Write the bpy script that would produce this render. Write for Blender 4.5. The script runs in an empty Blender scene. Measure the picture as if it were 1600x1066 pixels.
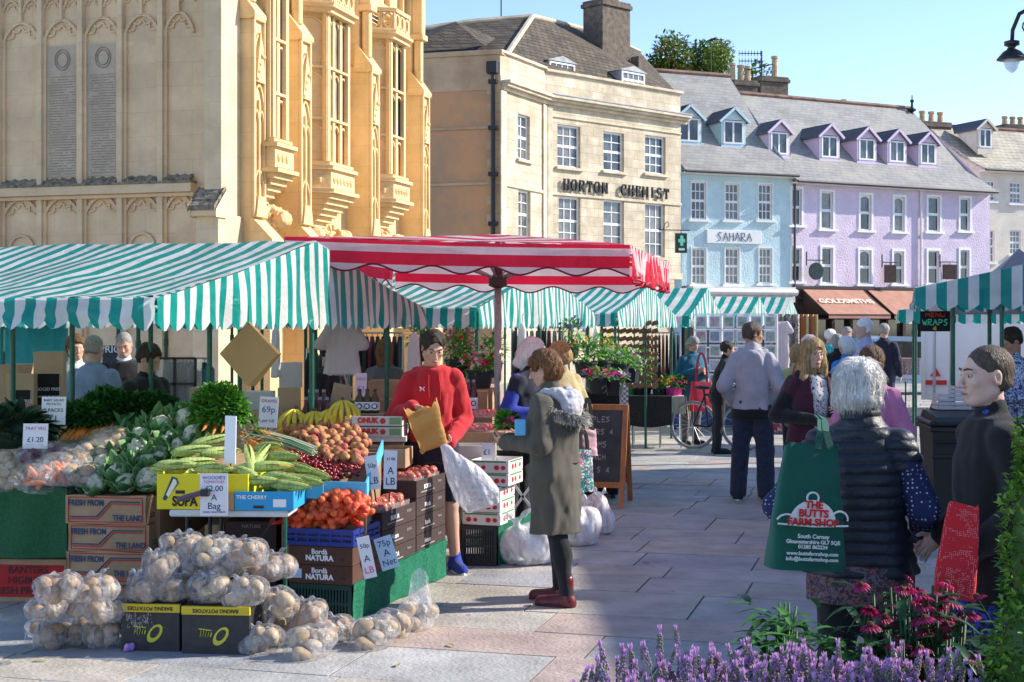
import bpy, bmesh, math, random
import numpy as np
from mathutils import Vector, Matrix, noise
random.seed(7); np.random.seed(7)
SC = bpy.context.scene
COL = SC.collection
F = 2222.0; HZ = 510.0; CX = 800.0; CH = 1.75
# ---------------------------------------------------------------- camera
cam = bpy.data.cameras.new("camera"); camo = bpy.data.objects.new("camera", cam); COL.objects.link(camo)
camo.location = (0, 0, CH); camo.rotation_euler = (math.pi/2, 0, 0)
cam.sensor_width = 36; cam.lens = 50.0; cam.clip_start = 0.1; cam.clip_end = 5000
cam.shift_y = -(533-HZ)/1600.0
SC.camera = camo
SC.render.resolution_x = 1024; SC.render.resolution_y = 682
# ---------------------------------------------------------------- light
SUN_H = Vector((0.98, 0.20, 0)).normalized(); SUN_EL = math.radians(31)
w = bpy.data.worlds.new("World"); SC.world = w; w.use_nodes = True
nt = w.node_tree; nt.nodes.clear()
sky = nt.nodes.new('ShaderNodeTexSky'); sky.sky_type = 'NISHITA'; sky.sun_disc = False
sky.sun_elevation = SUN_EL; sky.sun_rotation = math.atan2(SUN_H.x, SUN_H.y)
sky.air_density = 0.72; sky.dust_density = 0.0; sky.ozone_density = 2.4
bg = nt.nodes.new('ShaderNodeBackground'); bg.inputs[1].default_value = 0.125
wo = nt.nodes.new('ShaderNodeOutputWorld')
hs_ = nt.nodes.new('ShaderNodeMix'); hs_.data_type = 'RGBA'; hs_.blend_type = 'MULTIPLY'; hs_.inputs[0].default_value = 1; hs_.inputs[7].default_value = (.94, .89, .91, 1); nt.links.new(sky.outputs[0], hs_.inputs[6]); nt.links.new(hs_.outputs[2], bg.inputs[0]); nt.links.new(bg.outputs[0], wo.inputs[0])
sl = bpy.data.lights.new("sun", 'SUN'); sl.energy = 3.0; sl.angle = math.radians(0.5); sl.color = (1.0, 0.93, 0.82)
so = bpy.data.objects.new("sun", sl); COL.objects.link(so)
sdir = Vector((SUN_H.x*math.cos(SUN_EL), SUN_H.y*math.cos(SUN_EL), math.sin(SUN_EL)))
so.rotation_euler = sdir.to_track_quat('Z', 'Y').to_euler(); so.location = (20, 5, 30)
SC.view_settings.view_transform = 'Standard'; SC.view_settings.look = 'None'
SC.view_settings.exposure = 1.42; SC.view_settings.gamma = 1.0
SC.render.engine = 'CYCLES'; SC.cycles.max_bounces = 7; SC.cycles.transparent_max_bounces = 16
SC.cycles.transmission_bounces = 5; SC.cycles.diffuse_bounces = 4
# ---------------------------------------------------------------- placing
def P(px, py, d): return Vector(((px-CX)/F*d, d, CH-(py-HZ)/F*d))
def G(px, py, z=0.0):
 d = F*(CH-z)/(py-HZ); return Vector(((px-CX)/F*d, d, z))
def X(px, d): return (px-CX)/F*d
def Z(py, d): return CH-(py-HZ)/F*d
# ---------------------------------------------------------------- bookkeeping
def tag(o, label=None, cat=None, group=None, kind=None):
 if label: o['label'] = label
 if cat: o['category'] = cat
 if group: o['group'] = group
 if kind: o['kind'] = kind
 return o
def thing(name, label, cat, loc=(0, 0, 0), rz=0, group=None, scale=1):
 o = bpy.data.objects.new(name, None); COL.objects.link(o); o.empty_display_size = 0.1
 o.location = loc; o.rotation_euler = (0, 0, rz); o.scale = (scale,)*3
 return tag(o, label, cat, group)
def link(me, name, parent=None):
 o = bpy.data.objects.new(name, me); COL.objects.link(o)
 if parent is not None: o.parent = parent
 return o
CHILD = {}
def kids(o): return [c for c in bpy.data.objects if c.parent is o]
def collect(o): return (o, [collect(c) for c in kids(o)])
def dup(tree, loc=None, rz=None, label=None, parent=None, scale=None, rot=None, group=None):
 o, ch = tree
 c = o.copy(); COL.objects.link(c)
 if parent is not None: c.parent = parent
 if loc is not None: c.location = loc
 if rz is not None: c.rotation_euler = (0, 0, rz)
 if rot is not None: c.rotation_euler = rot
 if scale is not None: c.scale = (scale,)*3 if not hasattr(scale, '__len__') else scale
 if label: c['label'] = label
 if group: c['group'] = group
 for k in ch: dup(k, parent=c)
 return c
# ---------------------------------------------------------------- materials
M = {}
def mat(name, col, rough=0.7, metal=0.0, var=0.0, vscale=8.0, col2=None, bump=0.0, bscale=60.0, spec=0.5,
  trans=0.0, alpha=1.0, sheen=0.0, stretch=None, detail=6, coat=0.0, emis=None, sss=0.0, obj=True, contrast=(0.35, 0.65), transm=0.0, ior=1.45):
 if name in M: return M[name]
 m = bpy.data.materials.new(name); M[name] = m; m.use_nodes = True
 n = m.node_tree.nodes; L = m.node_tree.links
 b = n['Principled BSDF']
 b.inputs['Base Color'].default_value = (*col, 1); b.inputs['Roughness'].default_value = rough
 b.inputs['Metallic'].default_value = metal; b.inputs['Specular IOR Level'].default_value = spec
 b.inputs['Coat Weight'].default_value = coat; b.inputs['Sheen Weight'].default_value = sheen
 b.inputs['IOR'].default_value = ior
 if transm: b.inputs['Transmission Weight'].default_value = transm
 if sss:
  b.inputs['Subsurface Weight'].default_value = sss; b.inputs['Subsurface Radius'].default_value = (0.02, 0.008, 0.004)
  b.inputs['Subsurface Scale'].default_value = 0.5
 if alpha < 1: b.inputs['Alpha'].default_value = alpha
 if emis: b.inputs['Emission Color'].default_value = (*emis[0], 1); b.inputs['Emission Strength'].default_value = emis[1]
 vec = None
 if var or bump or col2:
  tc = n.new('ShaderNodeTexCoord'); vec = tc.outputs['Object']
  if stretch:
   mp = n.new('ShaderNodeMapping'); mp.inputs['Scale'].default_value = stretch
   L.new(vec, mp.inputs[0]); vec = mp.outputs[0]
 if var or col2:
  nz = n.new('ShaderNodeTexNoise'); nz.inputs['Scale'].default_value = vscale; nz.inputs['Detail'].default_value = detail
  nz.inputs['Roughness'].default_value = 0.62
  L.new(vec, nz.inputs['Vector'])
  r = n.new('ShaderNodeValToRGB'); r.color_ramp.elements[0].position = contrast[0]; r.color_ramp.elements[1].position = contrast[1]
  if col2: a, c = col, col2
  else:
   a = tuple(min(1, x*(1+var)) for x in col); c = tuple(x*(1-var) for x in col)
  r.color_ramp.elements[0].color = (*a, 1); r.color_ramp.elements[1].color = (*c, 1)
  L.new(nz.outputs['Fac'], r.inputs[0]); L.new(r.outputs[0], b.inputs['Base Color'])
  m['ramp'] = r.name
 if bump:
  n2 = n.new('ShaderNodeTexNoise'); n2.inputs['Scale'].default_value = bscale; n2.inputs['Detail'].default_value = 5
  L.new(vec, n2.inputs['Vector'])
  bp = n.new('ShaderNodeBump'); bp.inputs['Strength'].default_value = min(1, bump); bp.inputs['Distance'].default_value = 0.01*max(1, bump)
  L.new(n2.outputs['Fac'], bp.inputs['Height']); L.new(bp.outputs[0], b.inputs['Normal'])
 if trans:
  out = n['Material Output']; t = n.new('ShaderNodeBsdfTranslucent'); mx = n.new('ShaderNodeMixShader'); mx.inputs[0].default_value = trans
  if (var or col2): L.new(r.outputs[0], t.inputs[0])
  else: t.inputs[0].default_value = (*col, 1)
  L.new(b.outputs[0], mx.inputs[1]); L.new(t.outputs[0], mx.inputs[2]); L.new(mx.outputs[0], out.inputs[0])
 return m
# ---------------------------------------------------------------- noise (vectorised value noise)
def _h(i, j, k):
 n = (i*374761393 + j*668265263 + k*2147483647) & 0xffffffff
 n = ((n ^ (n >> 13))*1274126177) & 0xffffffff
 return ((n ^ (n >> 16)) & 0xffff)/65535.0
def vnoise(p):
 p = np.asarray(p, float); i = np.floor(p).astype(np.int64); f = p-i; f = f*f*(3-2*f)
 r = 0
 for a in (0, 1):
  for b in (0, 1):
   for c in (0, 1):
    wt = (f[:, 0] if a else 1-f[:, 0])*(f[:, 1] if b else 1-f[:, 1])*(f[:, 2] if c else 1-f[:, 2])
    r = r+wt*_h(i[:, 0]+a, i[:, 1]+b, i[:, 2]+c)
 return r*2-1
def fbm(p, o=3):
 s = 0; a = 1
 for k in range(o): s = s+a*vnoise(np.asarray(p)*(2**k)+17.3*k); a *= .5
 return s
# ---------------------------------------------------------------- mesh builder
def rotm(rx=0, ry=0, rz=0): return (Matrix.Rotation(rz, 3, 'Z') @ Matrix.Rotation(ry, 3, 'Y') @ Matrix.Rotation(rx, 3, 'X'))
class MB:
 def __init__(s): s.v = []; s.f = []; s.m = []; s.T = None
 def add(s, vs, fs, m=0):
  k = len(s.v)
  if s.T is not None: vs = [s.T @ Vector(v) for v in vs]
  s.v.extend([tuple(v) for v in vs]); s.f.extend([tuple(i+k for i in f) for f in fs]); s.m.extend([m]*len(fs)); return s
 def box(s, c, size, R=None, m=0):
  hx, hy, hz = size[0]/2, size[1]/2, size[2]/2; c = Vector(c)
  vs = [Vector((x*hx, y*hy, z*hz)) for x in (-1, 1) for y in (-1, 1) for z in (-1, 1)]
  if R is not None: vs = [R @ v for v in vs]
  vs = [v+c for v in vs]
  return s.add(vs, [(0, 1, 3, 2), (4, 6, 7, 5), (0, 4, 5, 1), (2, 3, 7, 6), (0, 2, 6, 4), (1, 5, 7, 3)], m)
 def b2(s, a, b, m=0):   # box by two corners
  return s.box([(a[i]+b[i])/2 for i in range(3)], [abs(b[i]-a[i]) for i in range(3)], None, m)
 def prism(s, pts, axis, a, b, m=0):   # 2-D outline extruded on axis between a and b
  n = len(pts)
  def mk(p, t):
   if axis == 'x': return (t, p[0], p[1])
   if axis == 'y': return (p[0], t, p[1])
   return (p[0], p[1], t)
  vs = [mk(p, a) for p in pts]+[mk(p, b) for p in pts]
  fs = [tuple(range(n)), tuple(range(2*n-1, n-1, -1))]+[(i, (i+1) % n, n+(i+1) % n, n+i) for i in range(n)]
  return s.add(vs, fs, m)
 def bar(s, a, b, w, h=None, m=0, up=(0, 0, 1)):   # rectangular bar a->b
  a = Vector(a); b = Vector(b); h = h or w; d = (b-a)
  if d.length < 1e-6: return s
  d.normalize(); u = Vector(up)
  if abs(d.dot(u)) > .97: u = Vector((0, 1, 0))
  x = d.cross(u).normalized(); y = x.cross(d)
  vs = [p+x*(sx*w/2)+y*(sy*h/2) for p in (a, b) for sx, sy in ((-1, -1), (1, -1), (1, 1), (-1, 1))]
  return s.add(vs, [(3, 2, 1, 0), (4, 5, 6, 7), (0, 1, 5, 4), (1, 2, 6, 5), (2, 3, 7, 6), (3, 0, 4, 7)], m)
 def tube(s, pts, r, n=8, m=0, cap=True):
  pts = [Vector(p) for p in pts]; rs = r if hasattr(r, '__len__') else [r]*len(pts)
  vs = []; fs = []; prev = None
  for i, p in enumerate(pts):
   d = (pts[min(i+1, len(pts)-1)]-pts[max(i-1, 0)])
   if d.length < 1e-7: d = Vector((0, 0, 1))
   d.normalize()
   if prev is None:
    u = Vector((0, 0, 1)) if abs(d.z) < .9 else Vector((1, 0, 0)); x = d.cross(u).normalized()
   else: x = (prev-d*prev.dot(d)); x = x.normalized() if x.length > 1e-5 else d.orthogonal().normalized()
   prev = x; y = d.cross(x)
   for k in range(n):
    a = 2*math.pi*k/n; vs.append(p+(x*math.cos(a)+y*math.sin(a))*rs[i])
  for i in range(len(pts)-1):
   for k in range(n): fs.append((i*n+k, i*n+(k+1) % n, (i+1)*n+(k+1) % n, (i+1)*n+k))
  if cap: fs.append(tuple(range(n-1, -1, -1))); fs.append(tuple((len(pts)-1)*n+k for k in range(n)))
  return s.add(vs, fs, m)
 def lathe(s, prof, c=(0, 0, 0), n=16, m=0, cap=True):   # prof (r,z)
  c = Vector(c); vs = []; fs = []
  for r, z in prof:
   for k in range(n): a = 2*math.pi*k/n; vs.append(c+Vector((r*math.cos(a), r*math.sin(a), z)))
  for i in range(len(prof)-1):
   for k in range(n): fs.append((i*n+k, i*n+(k+1) % n, (i+1)*n+(k+1) % n, (i+1)*n+k))
  if cap: fs.append(tuple(range(n-1, -1, -1))); fs.append(tuple((len(prof)-1)*n+k for k in range(n)))
  return s.add(vs, fs, m)
 def ball(s, c, r, n=10, m=0, k=7, R=None):
  rx, ry, rz = r if hasattr(r, '__len__') else (r, r, r); c = Vector(c)
  vs = []; fs = []
  def q(v): return (R @ v if R is not None else v)+c
  vs.append(q(Vector((0, 0, -rz))))
  for i in range(1, k):
   t = -math.pi/2+math.pi*i/k
   for j in range(n): a = 2*math.pi*j/n; vs.append(q(Vector((rx*math.cos(t)*math.cos(a), ry*math.cos(t)*math.sin(a), rz*math.sin(t)))))
  vs.append(q(Vector((0, 0, rz)))); last = len(vs)-1
  for j in range(n): fs.append((0, 1+(j+1) % n, 1+j)); fs.append((last, 1+(k-2)*n+j, 1+(k-2)*n+(j+1) % n))
  for i in range(k-2):
   for j in range(n): fs.append((1+i*n+j, 1+i*n+(j+1) % n, 1+(i+1)*n+(j+1) % n, 1+(i+1)*n+j))
  return s.add(vs, fs, m)
 def grid(s, fn, nu, nv, matf=None, m=0):
  vs = [fn(i/nu, j/nv) for i in range(nu+1) for j in range(nv+1)]
  fs = []; k = len(s.v)
  if s.T is not None: vs = [s.T @ Vector(v) for v in vs]
  s.v.extend([tuple(v) for v in vs])
  for i in range(nu):
   for j in range(nv):
    s.f.append(tuple(k+q for q in (i*(nv+1)+j, (i+1)*(nv+1)+j, (i+1)*(nv+1)+j+1, i*(nv+1)+j+1)))
    s.m.append(matf(i, j) if matf else m)
  return s
 def mesh(s, mats, smooth=False):
  me = bpy.data.meshes.new('mesh'); me.from_pydata(s.v, [], s.f)
  for q in (mats if isinstance(mats, (list, tuple)) else [mats]): me.materials.append(q)
  me.polygons.foreach_set('material_index', s.m)
  if smooth: me.polygons.foreach_set('use_smooth', [True]*len(s.f))
  me.update(); return me
 def build(s, name, mats, parent=None, smooth=False, bevel=0, loc=None, solid=0):
  o = link(s.mesh(mats, smooth), name, parent)
  if loc is not None: o.location = loc
  if solid: md = o.modifiers.new('t', 'SOLIDIFY'); md.thickness = solid; md.offset = 0
  if bevel: md = o.modifiers.new('b', 'BEVEL'); md.width = bevel; md.segments = 2; md.limit_method = 'ANGLE'
  return o
_tc = {}
def textmesh(txt, size=1.0, ext=0.0, bold=0.0, cx=True, sx=1.0):
 c = bpy.data.curves.new('t', 'FONT'); c.body = txt; c.size = size; c.extrude = ext; c.offset = bold; c.resolution_u = 3
 c.align_x = 'CENTER' if cx else 'LEFT'; c.align_y = 'CENTER'
 o = bpy.data.objects.new('t', c); COL.objects.link(o)
 dg = bpy.context.evaluated_depsgraph_get(); dg.update()
 me = bpy.data.meshes.new_from_object(o.evaluated_get(dg)); me.materials.clear()
 bpy.data.objects.remove(o); bpy.data.curves.remove(c)
 if sx != 1: me.transform(Matrix.Diagonal((sx, 1, 1, 1)))
 return me
def text(txt, size, m, parent, loc, rot=(math.pi/2, 0, 0), name='lettering', ext=0.001, bold=0.0, sx=1.0, cx=True):
 me = textmesh(txt, size, ext, bold, cx, sx); me.materials.append(m)
 o = link(me, name, parent); o.location = loc; o.rotation_euler = rot; return o
def addmesh(mb, me, T, m=0):
 mb.add([T @ v.co for v in me.vertices], [tuple(p.vertices) for p in me.polygons], m)
# ---------------------------------------------------------------- signed-distance modelling
class SDF:
 def __init__(s, lo, hi, h):
  s.h = h; s.lo = np.array(lo, float); s.n = np.ceil((np.array(hi, float)-s.lo)/h).astype(int)+1
  s.d = np.full(s.n, 0.3, np.float32)
 def _sub(s, lo, hi):
  a = np.clip(np.floor((np.array(lo)-s.lo)/s.h).astype(int), 0, s.n-1); b = np.clip(np.ceil((np.array(hi)-s.lo)/s.h).astype(int)+1, 1, s.n)
  if np.any(b <= a): return None, None
  sl_ = tuple(slice(a[i], b[i]) for i in range(3))
  ax = [s.lo[i]+s.h*np.arange(a[i], b[i]) for i in range(3)]
  return sl_, np.meshgrid(*ax, indexing='ij')
 def _mix(s, sl_, e, k, op):
  d = s.d[sl_]
  if op == 'u':
   if k > 0:
    h = np.maximum(k-np.abs(d-e), 0)/k; s.d[sl_] = np.minimum(d, e)-h*h*k*.25
   else: s.d[sl_] = np.minimum(d, e)
  elif op == '-':
   if k > 0:
    h = np.maximum(k-np.abs(d+e), 0)/k; s.d[sl_] = np.maximum(d, -e)+h*h*k*.25
   else: s.d[sl_] = np.maximum(d, -e)
 def cone(s, a, b, ra, rb=None, k=.02, op='u', flat=None):
  a = np.array(a, float); b = np.array(b, float); rb = ra if rb is None else rb; R = max(ra, rb)+k+.03
  sl_, g = s._sub(np.minimum(a, b)-R, np.maximum(a, b)+R)
  if sl_ is None: return s
  X_, Y_, Z_ = [g[i]-a[i] for i in range(3)]; ab = b-a; L2 = max(ab @ ab, 1e-9)
  t = np.clip((X_*ab[0]+Y_*ab[1]+Z_*ab[2])/L2, 0, 1)
  e = np.sqrt((X_-t*ab[0])**2+(Y_-t*ab[1])**2+(Z_-t*ab[2])**2)-(ra+(rb-ra)*t)
  s._mix(sl_, e.astype(np.float32), k, op); return s
 def ell(s, c, r, k=.02, R=None, op='u'):
  c = np.array(c, float); r = np.array(r, float); m = max(r)+k+.03
  sl_, g = s._sub(c-m, c+m)
  if sl_ is None: return s
  q = [g[i]-c[i] for i in range(3)]
  if R is not None:
   R = np.array(R); q = [R[0, i]*q[0]+R[1, i]*q[1]+R[2, i]*q[2] for i in range(3)]   # R^T q
  k0 = np.sqrt((q[0]/r[0])**2+(q[1]/r[1])**2+(q[2]/r[2])**2); k1 = np.sqrt((q[0]/r[0]**2)**2+(q[1]/r[1]**2)**2+(q[2]/r[2]**2)**2)
  e = np.where(k1 > 1e-6, k0*(k0-1)/np.maximum(k1, 1e-6), -min(r))
  s._mix(sl_, e.astype(np.float32), k, op); return s
 def rev(s, prof, k=.02, op='u', folds=0, nf=7, fz=0):   # prof: (z, cx, cy, rx, ry) rising z
  pr = np.array(sorted(prof), float); m = pr[:, 3:5].max()+k+.03
  sl_, g = s._sub((pr[:, 1].min()-m, pr[:, 2].min()-m, pr[0, 0]-k-.02), (pr[:, 1].max()+m, pr[:, 2].max()+m, pr[-1, 0]+k+.02))
  if sl_ is None: return s
  z = g[2]; cx, cy, rx, ry = [np.interp(z, pr[:, 0], pr[:, i]) for i in (1, 2, 3, 4)]
  x = g[0]-cx; y = g[1]-cy
  rr = np.sqrt((x/rx)**2+(y/ry)**2)
  if folds:
   an = np.arctan2(y, x); f = np.clip((fz-z)/max(fz-pr[0, 0], .01), 0, 1); rr = rr*(1-folds*f*np.sin(an*nf+1.7*np.sin(2*an)))
  e = (rr-1)*np.minimum(rx, ry)
  e = np.maximum(e, np.maximum(pr[0, 0]-z, z-pr[-1, 0]))
  s._mix(sl_, e.astype(np.float32), k, op); return s
 def cut(s, n, p):   # remove the side n points to
  n = Vector(n).normalized(); ax = [s.lo[i]+s.h*np.arange(s.n[i]) for i in range(3)]
  e = (ax[0][:, None, None]-p[0])*n[0]+(ax[1][None, :, None]-p[1])*n[1]+(ax[2][None, None, :]-p[2])*n[2]
  s.d = np.maximum(s.d, e.astype(np.float32)); return s
 def noise(s, amp, scale, o=2, st=(1, 1, 1)):
  idx = np.argwhere(np.abs(s.d) < amp*2+s.h*2)
  pts = s.lo+s.h*idx
  s.d[tuple(idx.T)] += (amp*fbm(pts*scale*np.array(st), o)).astype(np.float32); return s
 def arrays(s):
  d = s.d; d[0] = d[-1] = .3; d[:, 0] = d[:, -1] = .3; d[:, :, 0] = d[:, :, -1] = .3
  n = d.shape; cn = (n[0]-1, n[1]-1, n[2]-1)
  acc = np.zeros(cn+(3,), np.float32); cnt = np.zeros(cn, np.int16)
  quads = []
  for ax in range(3):
   sa = [slice(None)]*3; sb = [slice(None)]*3; sa[ax] = slice(0, -1); sb[ax] = slice(1, None)
   da = d[tuple(sa)]; db = d[tuple(sb)]
   ids = np.argwhere((da < 0) != (db < 0))
   A = da[tuple(ids.T)]; B = db[tuple(ids.T)]; t = A/(A-B)
   pos = ids.astype(np.float32); pos[:, ax] += t
   o1, o2 = [(1, 2), (2, 0), (0, 1)][ax]
   cells = []
   for q1, q2 in ((0, 0), (-1, 0), (-1, -1), (0, -1)):
    c = ids.copy(); c[:, o1] += q1; c[:, o2] += q2; cells.append(c)
    tt = tuple(c.T); np.add.at(cnt, tt, 1)
    for q in range(3): np.add.at(acc[..., q], tt, pos[:, q])
   fl = (A < 0)
   quads.append((cells, fl))
  vid = np.full(cn, -1, np.int64); on = np.argwhere(cnt > 0); vid[tuple(on.T)] = np.arange(len(on))
  V = acc[tuple(on.T)]/cnt[tuple(on.T)][:, None]*s.h+s.lo
  Fs = []
  for cells, fl in quads:
   q = np.stack([vid[tuple(c.T)] for c in cells], 1); q[~fl] = q[~fl][:, ::-1]; Fs.append(q)
  return V.astype(float), np.concatenate(Fs)
 def mesh(s, mats, disp=None, smooth=2):
  V, Q = s.arrays()
  return npmesh(V, Q, mats, disp, smooth)
 def build(s, name, mats, parent=None, disp=None, smooth=2):
  return link(s.mesh(mats, disp, smooth), name, parent)
def npmesh(V, Q, mats, disp=None, smooth=0, matidx=None):
 for _ in range(smooth):
  acc = np.zeros_like(V); c = np.zeros(len(V))
  for a in range(4):
   b = (a+1) % 4; np.add.at(acc, Q[:, a], V[Q[:, b]]); np.add.at(acc, Q[:, b], V[Q[:, a]]); np.add.at(c, Q[:, a], 1); np.add.at(c, Q[:, b], 1)
  V = V*.5+.5*acc/np.maximum(c, 1)[:, None]
 if disp is not None:
  n = np.cross(V[Q[:, 2]]-V[Q[:, 0]], V[Q[:, 3]]-V[Q[:, 1]]); N = np.zeros_like(V)
  for a in range(4): np.add.at(N, Q[:, a], n)
  N /= np.maximum(np.linalg.norm(N, axis=1), 1e-9)[:, None]
  V = V+N*disp(V, N)[:, None]
 me = bpy.data.meshes.new('mesh'); me.vertices.add(len(V)); me.vertices.foreach_set('co', V.astype(np.float32).ravel())
 me.loops.add(len(Q)*4); me.loops.foreach_set('vertex_index', Q.astype(np.int32).ravel())
 me.polygons.add(len(Q)); me.polygons.foreach_set('loop_start', np.arange(0, len(Q)*4, 4, dtype=np.int32))
 me.polygons.foreach_set('loop_total', np.full(len(Q), 4, np.int32))
 me.polygons.foreach_set('use_smooth', [True]*len(Q))
 for q in (mats if isinstance(mats, (list, tuple)) else [mats]): me.materials.append(q)
 me.update(calc_edges=True); me.validate(); return me
# ================================================================= SETTING
def brickmat(name, c1, c2, mortar, bw, bh, msize=.01, axes='xz', bump=.3, noise=.25, zs=1.0, rough=.85, stain=None, bscale=30, offset=.5, nsc=1.3):
 m = mat(name, c1, rough=rough); n = m.node_tree.nodes; L = m.node_tree.links; b = n['Principled BSDF']
 tc = n.new('ShaderNodeTexCoord'); sp = n.new('ShaderNodeSeparateXYZ'); cb = n.new('ShaderNodeCombineXYZ'); L.new(tc.outputs['Object'], sp.inputs[0])
 ad = n.new('ShaderNodeMath'); ad.operation = 'ADD'; L.new(sp.outputs[0], ad.inputs[0]); L.new(sp.outputs[1], ad.inputs[1])
 L.new(ad.outputs[0] if axes == 'xyz' else sp.outputs[0], cb.inputs[0])
 mz = n.new('ShaderNodeMath'); mz.operation = 'MULTIPLY'; mz.inputs[1].default_value = zs; L.new(sp.outputs[2], mz.inputs[0]); L.new(mz.outputs[0], cb.inputs[1])
 wob = n.new('ShaderNodeTexNoise'); wob.inputs['Scale'].default_value = 1.5; L.new(tc.outputs['Object'], wob.inputs['Vector'])
 vm = n.new('ShaderNodeVectorMath'); vm.operation = 'MULTIPLY_ADD'; vm.inputs[1].default_value = (.04, .03, 0); L.new(wob.outputs['Color'], vm.inputs[0]); L.new(cb.outputs[0], vm.inputs[2])
 br = n.new('ShaderNodeTexBrick'); br.offset = offset; L.new(vm.outputs[0], br.inputs['Vector'])
 br.inputs['Color1'].default_value = (*c1, 1); br.inputs['Color2'].default_value = (*c2, 1); br.inputs['Mortar'].default_value = (*mortar, 1)
 br.inputs['Scale'].default_value = 1; br.inputs['Mortar Size'].default_value = msize; br.inputs['Brick Width'].default_value = bw; br.inputs['Row Height'].default_value = bh
 br.inputs['Bias'].default_value = 0; br.inputs['Mortar Smooth'].default_value = .3
 nz = n.new('ShaderNodeTexNoise'); nz.inputs['Scale'].default_value = nsc; nz.inputs['Detail'].default_value = 8; nz.inputs['Roughness'].default_value = .65
 L.new(tc.outputs['Object'], nz.inputs['Vector'])
 mr = n.new('ShaderNodeMapRange'); mr.inputs['From Min'].default_value = .3; mr.inputs['From Max'].default_value = .7; mr.inputs['To Min'].default_value = 1-noise; mr.inputs['To Max'].default_value = 1+noise
 L.new(nz.outputs['Fac'], mr.inputs[0])
 mx = n.new('ShaderNodeMix'); mx.data_type = 'RGBA'; mx.blend_type = 'MULTIPLY'; mx.inputs[0].default_value = 1
 L.new(br.outputs['Color'], mx.inputs[6]); L.new(mr.outputs[0], mx.inputs[7]); last = mx.outputs[2]
 if stain:
  n3 = n.new('ShaderNodeTexNoise'); n3.inputs['Scale'].default_value = .7; n3.inputs['Detail'].default_value = 9; n3.inputs['Roughness'].default_value = .7; L.new(tc.outputs['Object'], n3.inputs['Vector'])
  r3 = n.new('ShaderNodeValToRGB'); r3.color_ramp.elements[0].position = .5; r3.color_ramp.elements[1].position = .66; L.new(n3.outputs['Fac'], r3.inputs[0])
  m3 = n.new('ShaderNodeMix'); m3.data_type = 'RGBA'; L.new(r3.outputs[0], m3.inputs[0]); L.new(last, m3.inputs[6]); m3.inputs[7].default_value = (*stain, 1); last = m3.outputs[2]
 L.new(last, b.inputs['Base Color'])
 n4 = n.new('ShaderNodeTexNoise'); n4.inputs['Scale'].default_value = bscale; n4.inputs['Detail'].default_value = 6; L.new(tc.outputs['Object'], n4.inputs['Vector'])
 m4 = n.new('ShaderNodeMath'); m4.operation = 'MULTIPLY_ADD'; m4.inputs[1].default_value = -.8; L.new(br.outputs['Fac'], m4.inputs[0]); L.new(n4.outputs['Fac'], m4.inputs[2])
 bp = n.new('ShaderNodeBump'); bp.inputs['Strength'].default_value = bump; bp.inputs['Distance'].default_value = .03; L.new(m4.outputs[0], bp.inputs['Height']); L.new(bp.outputs[0], b.inputs['Normal'])
 return m
church_m = brickmat('church_stone', (.76, .54, .27), (.71, .50, .245), (.60, .42, .20), .9, .42, .004, 'xyz', .35, .16, bscale=14)
church_l = brickmat('church_stone_pale', (.76, .56, .34), (.72, .52, .31), (.60, .44, .27), .9, .42, .004, 'xyz', .35, .16, bscale=14, stain=(.62, .45, .27))  # church stone again, paler and pinker to offset blue skylight on the shaded wall
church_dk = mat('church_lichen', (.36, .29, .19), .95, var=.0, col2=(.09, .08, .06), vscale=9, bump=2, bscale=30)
church_slab = mat('church_tablet', (.50, .40, .29), .9, var=.12, vscale=3, bump=.5, bscale=40)
church_ink = mat('tablet_cuts', (.32, .25, .175), .9)
ashlar = brickmat('ashlar_cream', (.60, .515, .38), (.50, .42, .30), (.37, .31, .23), .55, .30, .008, 'xyz', .5, .3, stain=(.40, .335, .24), bscale=20)
ashlar_plain = mat('ashlar_trim', (.58, .49, .35), .85, var=.22, vscale=2.2, bump=1, bscale=20)
stucco = mat('old_render_orange', (.62, .33, .16), .9, col2=(.46, .29, .17), vscale=.75, bump=1.5, bscale=14, detail=10, contrast=(.42, .58))
stone_slate = brickmat('stone_slates', (.075, .056, .038), (.13, .10, .068), (.02, .017, .014), .30, .19, .018, 'xz', 1, .4, 1.25, nsc=2.2, bscale=18)
slate = brickmat('grey_slates', (.27, .265, .26), (.335, .325, .31), (.17, .17, .17), .28, .17, .008, 'xz', .6, .16, 1.3, nsc=1.0, stain=(.36, .345, .30))
slate_w = brickmat('pale_slates', (.42, .38, .30), (.5, .46, .36), (.20, .18, .15), .3, .22, .014, 'xz', .8, .25, 1.3)
lead = mat('lead_grey', (.33, .345, .37), .55, var=.25, vscale=4, bump=.5, bscale=10)
blue_w = mat('render_pale_blue', (.52, .67, .69), .9, var=.09, vscale=1.6, bump=2.6, bscale=15)
lilac_w = mat('render_lilac', (.64, .54, .65), .9, var=.09, vscale=1.6, bump=2.6, bscale=15)
lilac_flat = mat('paint_lilac', (.64, .52, .66), .7)
blue_flat = mat('paint_pale_blue', (.52, .68, .72), .7)
cream_w = mat('render_cream', (.68, .62, .52), .9, var=.1, vscale=1.5, bump=2, bscale=25)
white_p = mat('white_paint', (.80, .80, .78), .5, var=.05, vscale=5)
offwhite = mat('off_white_paint', (.68, .66, .62), .6, var=.08, vscale=5)
glass_m = mat('window_glass', (.018, .022, .028), .06, spec=.8, col2=(.10, .105, .11), vscale=1.1, contrast=(.45, .6))
glass_b = mat('window_glass_curtain', (.20, .19, .17), .12, spec=.8, col2=(.05, .055, .06), vscale=2.1)
dark_in = mat('dark_interior', (.02, .018, .016), .9)
black_m = mat('black_iron', (.012, .014, .016), .45, spec=.6)
brick_dk = mat('chimney_stone', (.145, .115, .09), .95, var=.35, vscale=5, bump=2, bscale=20)
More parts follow.
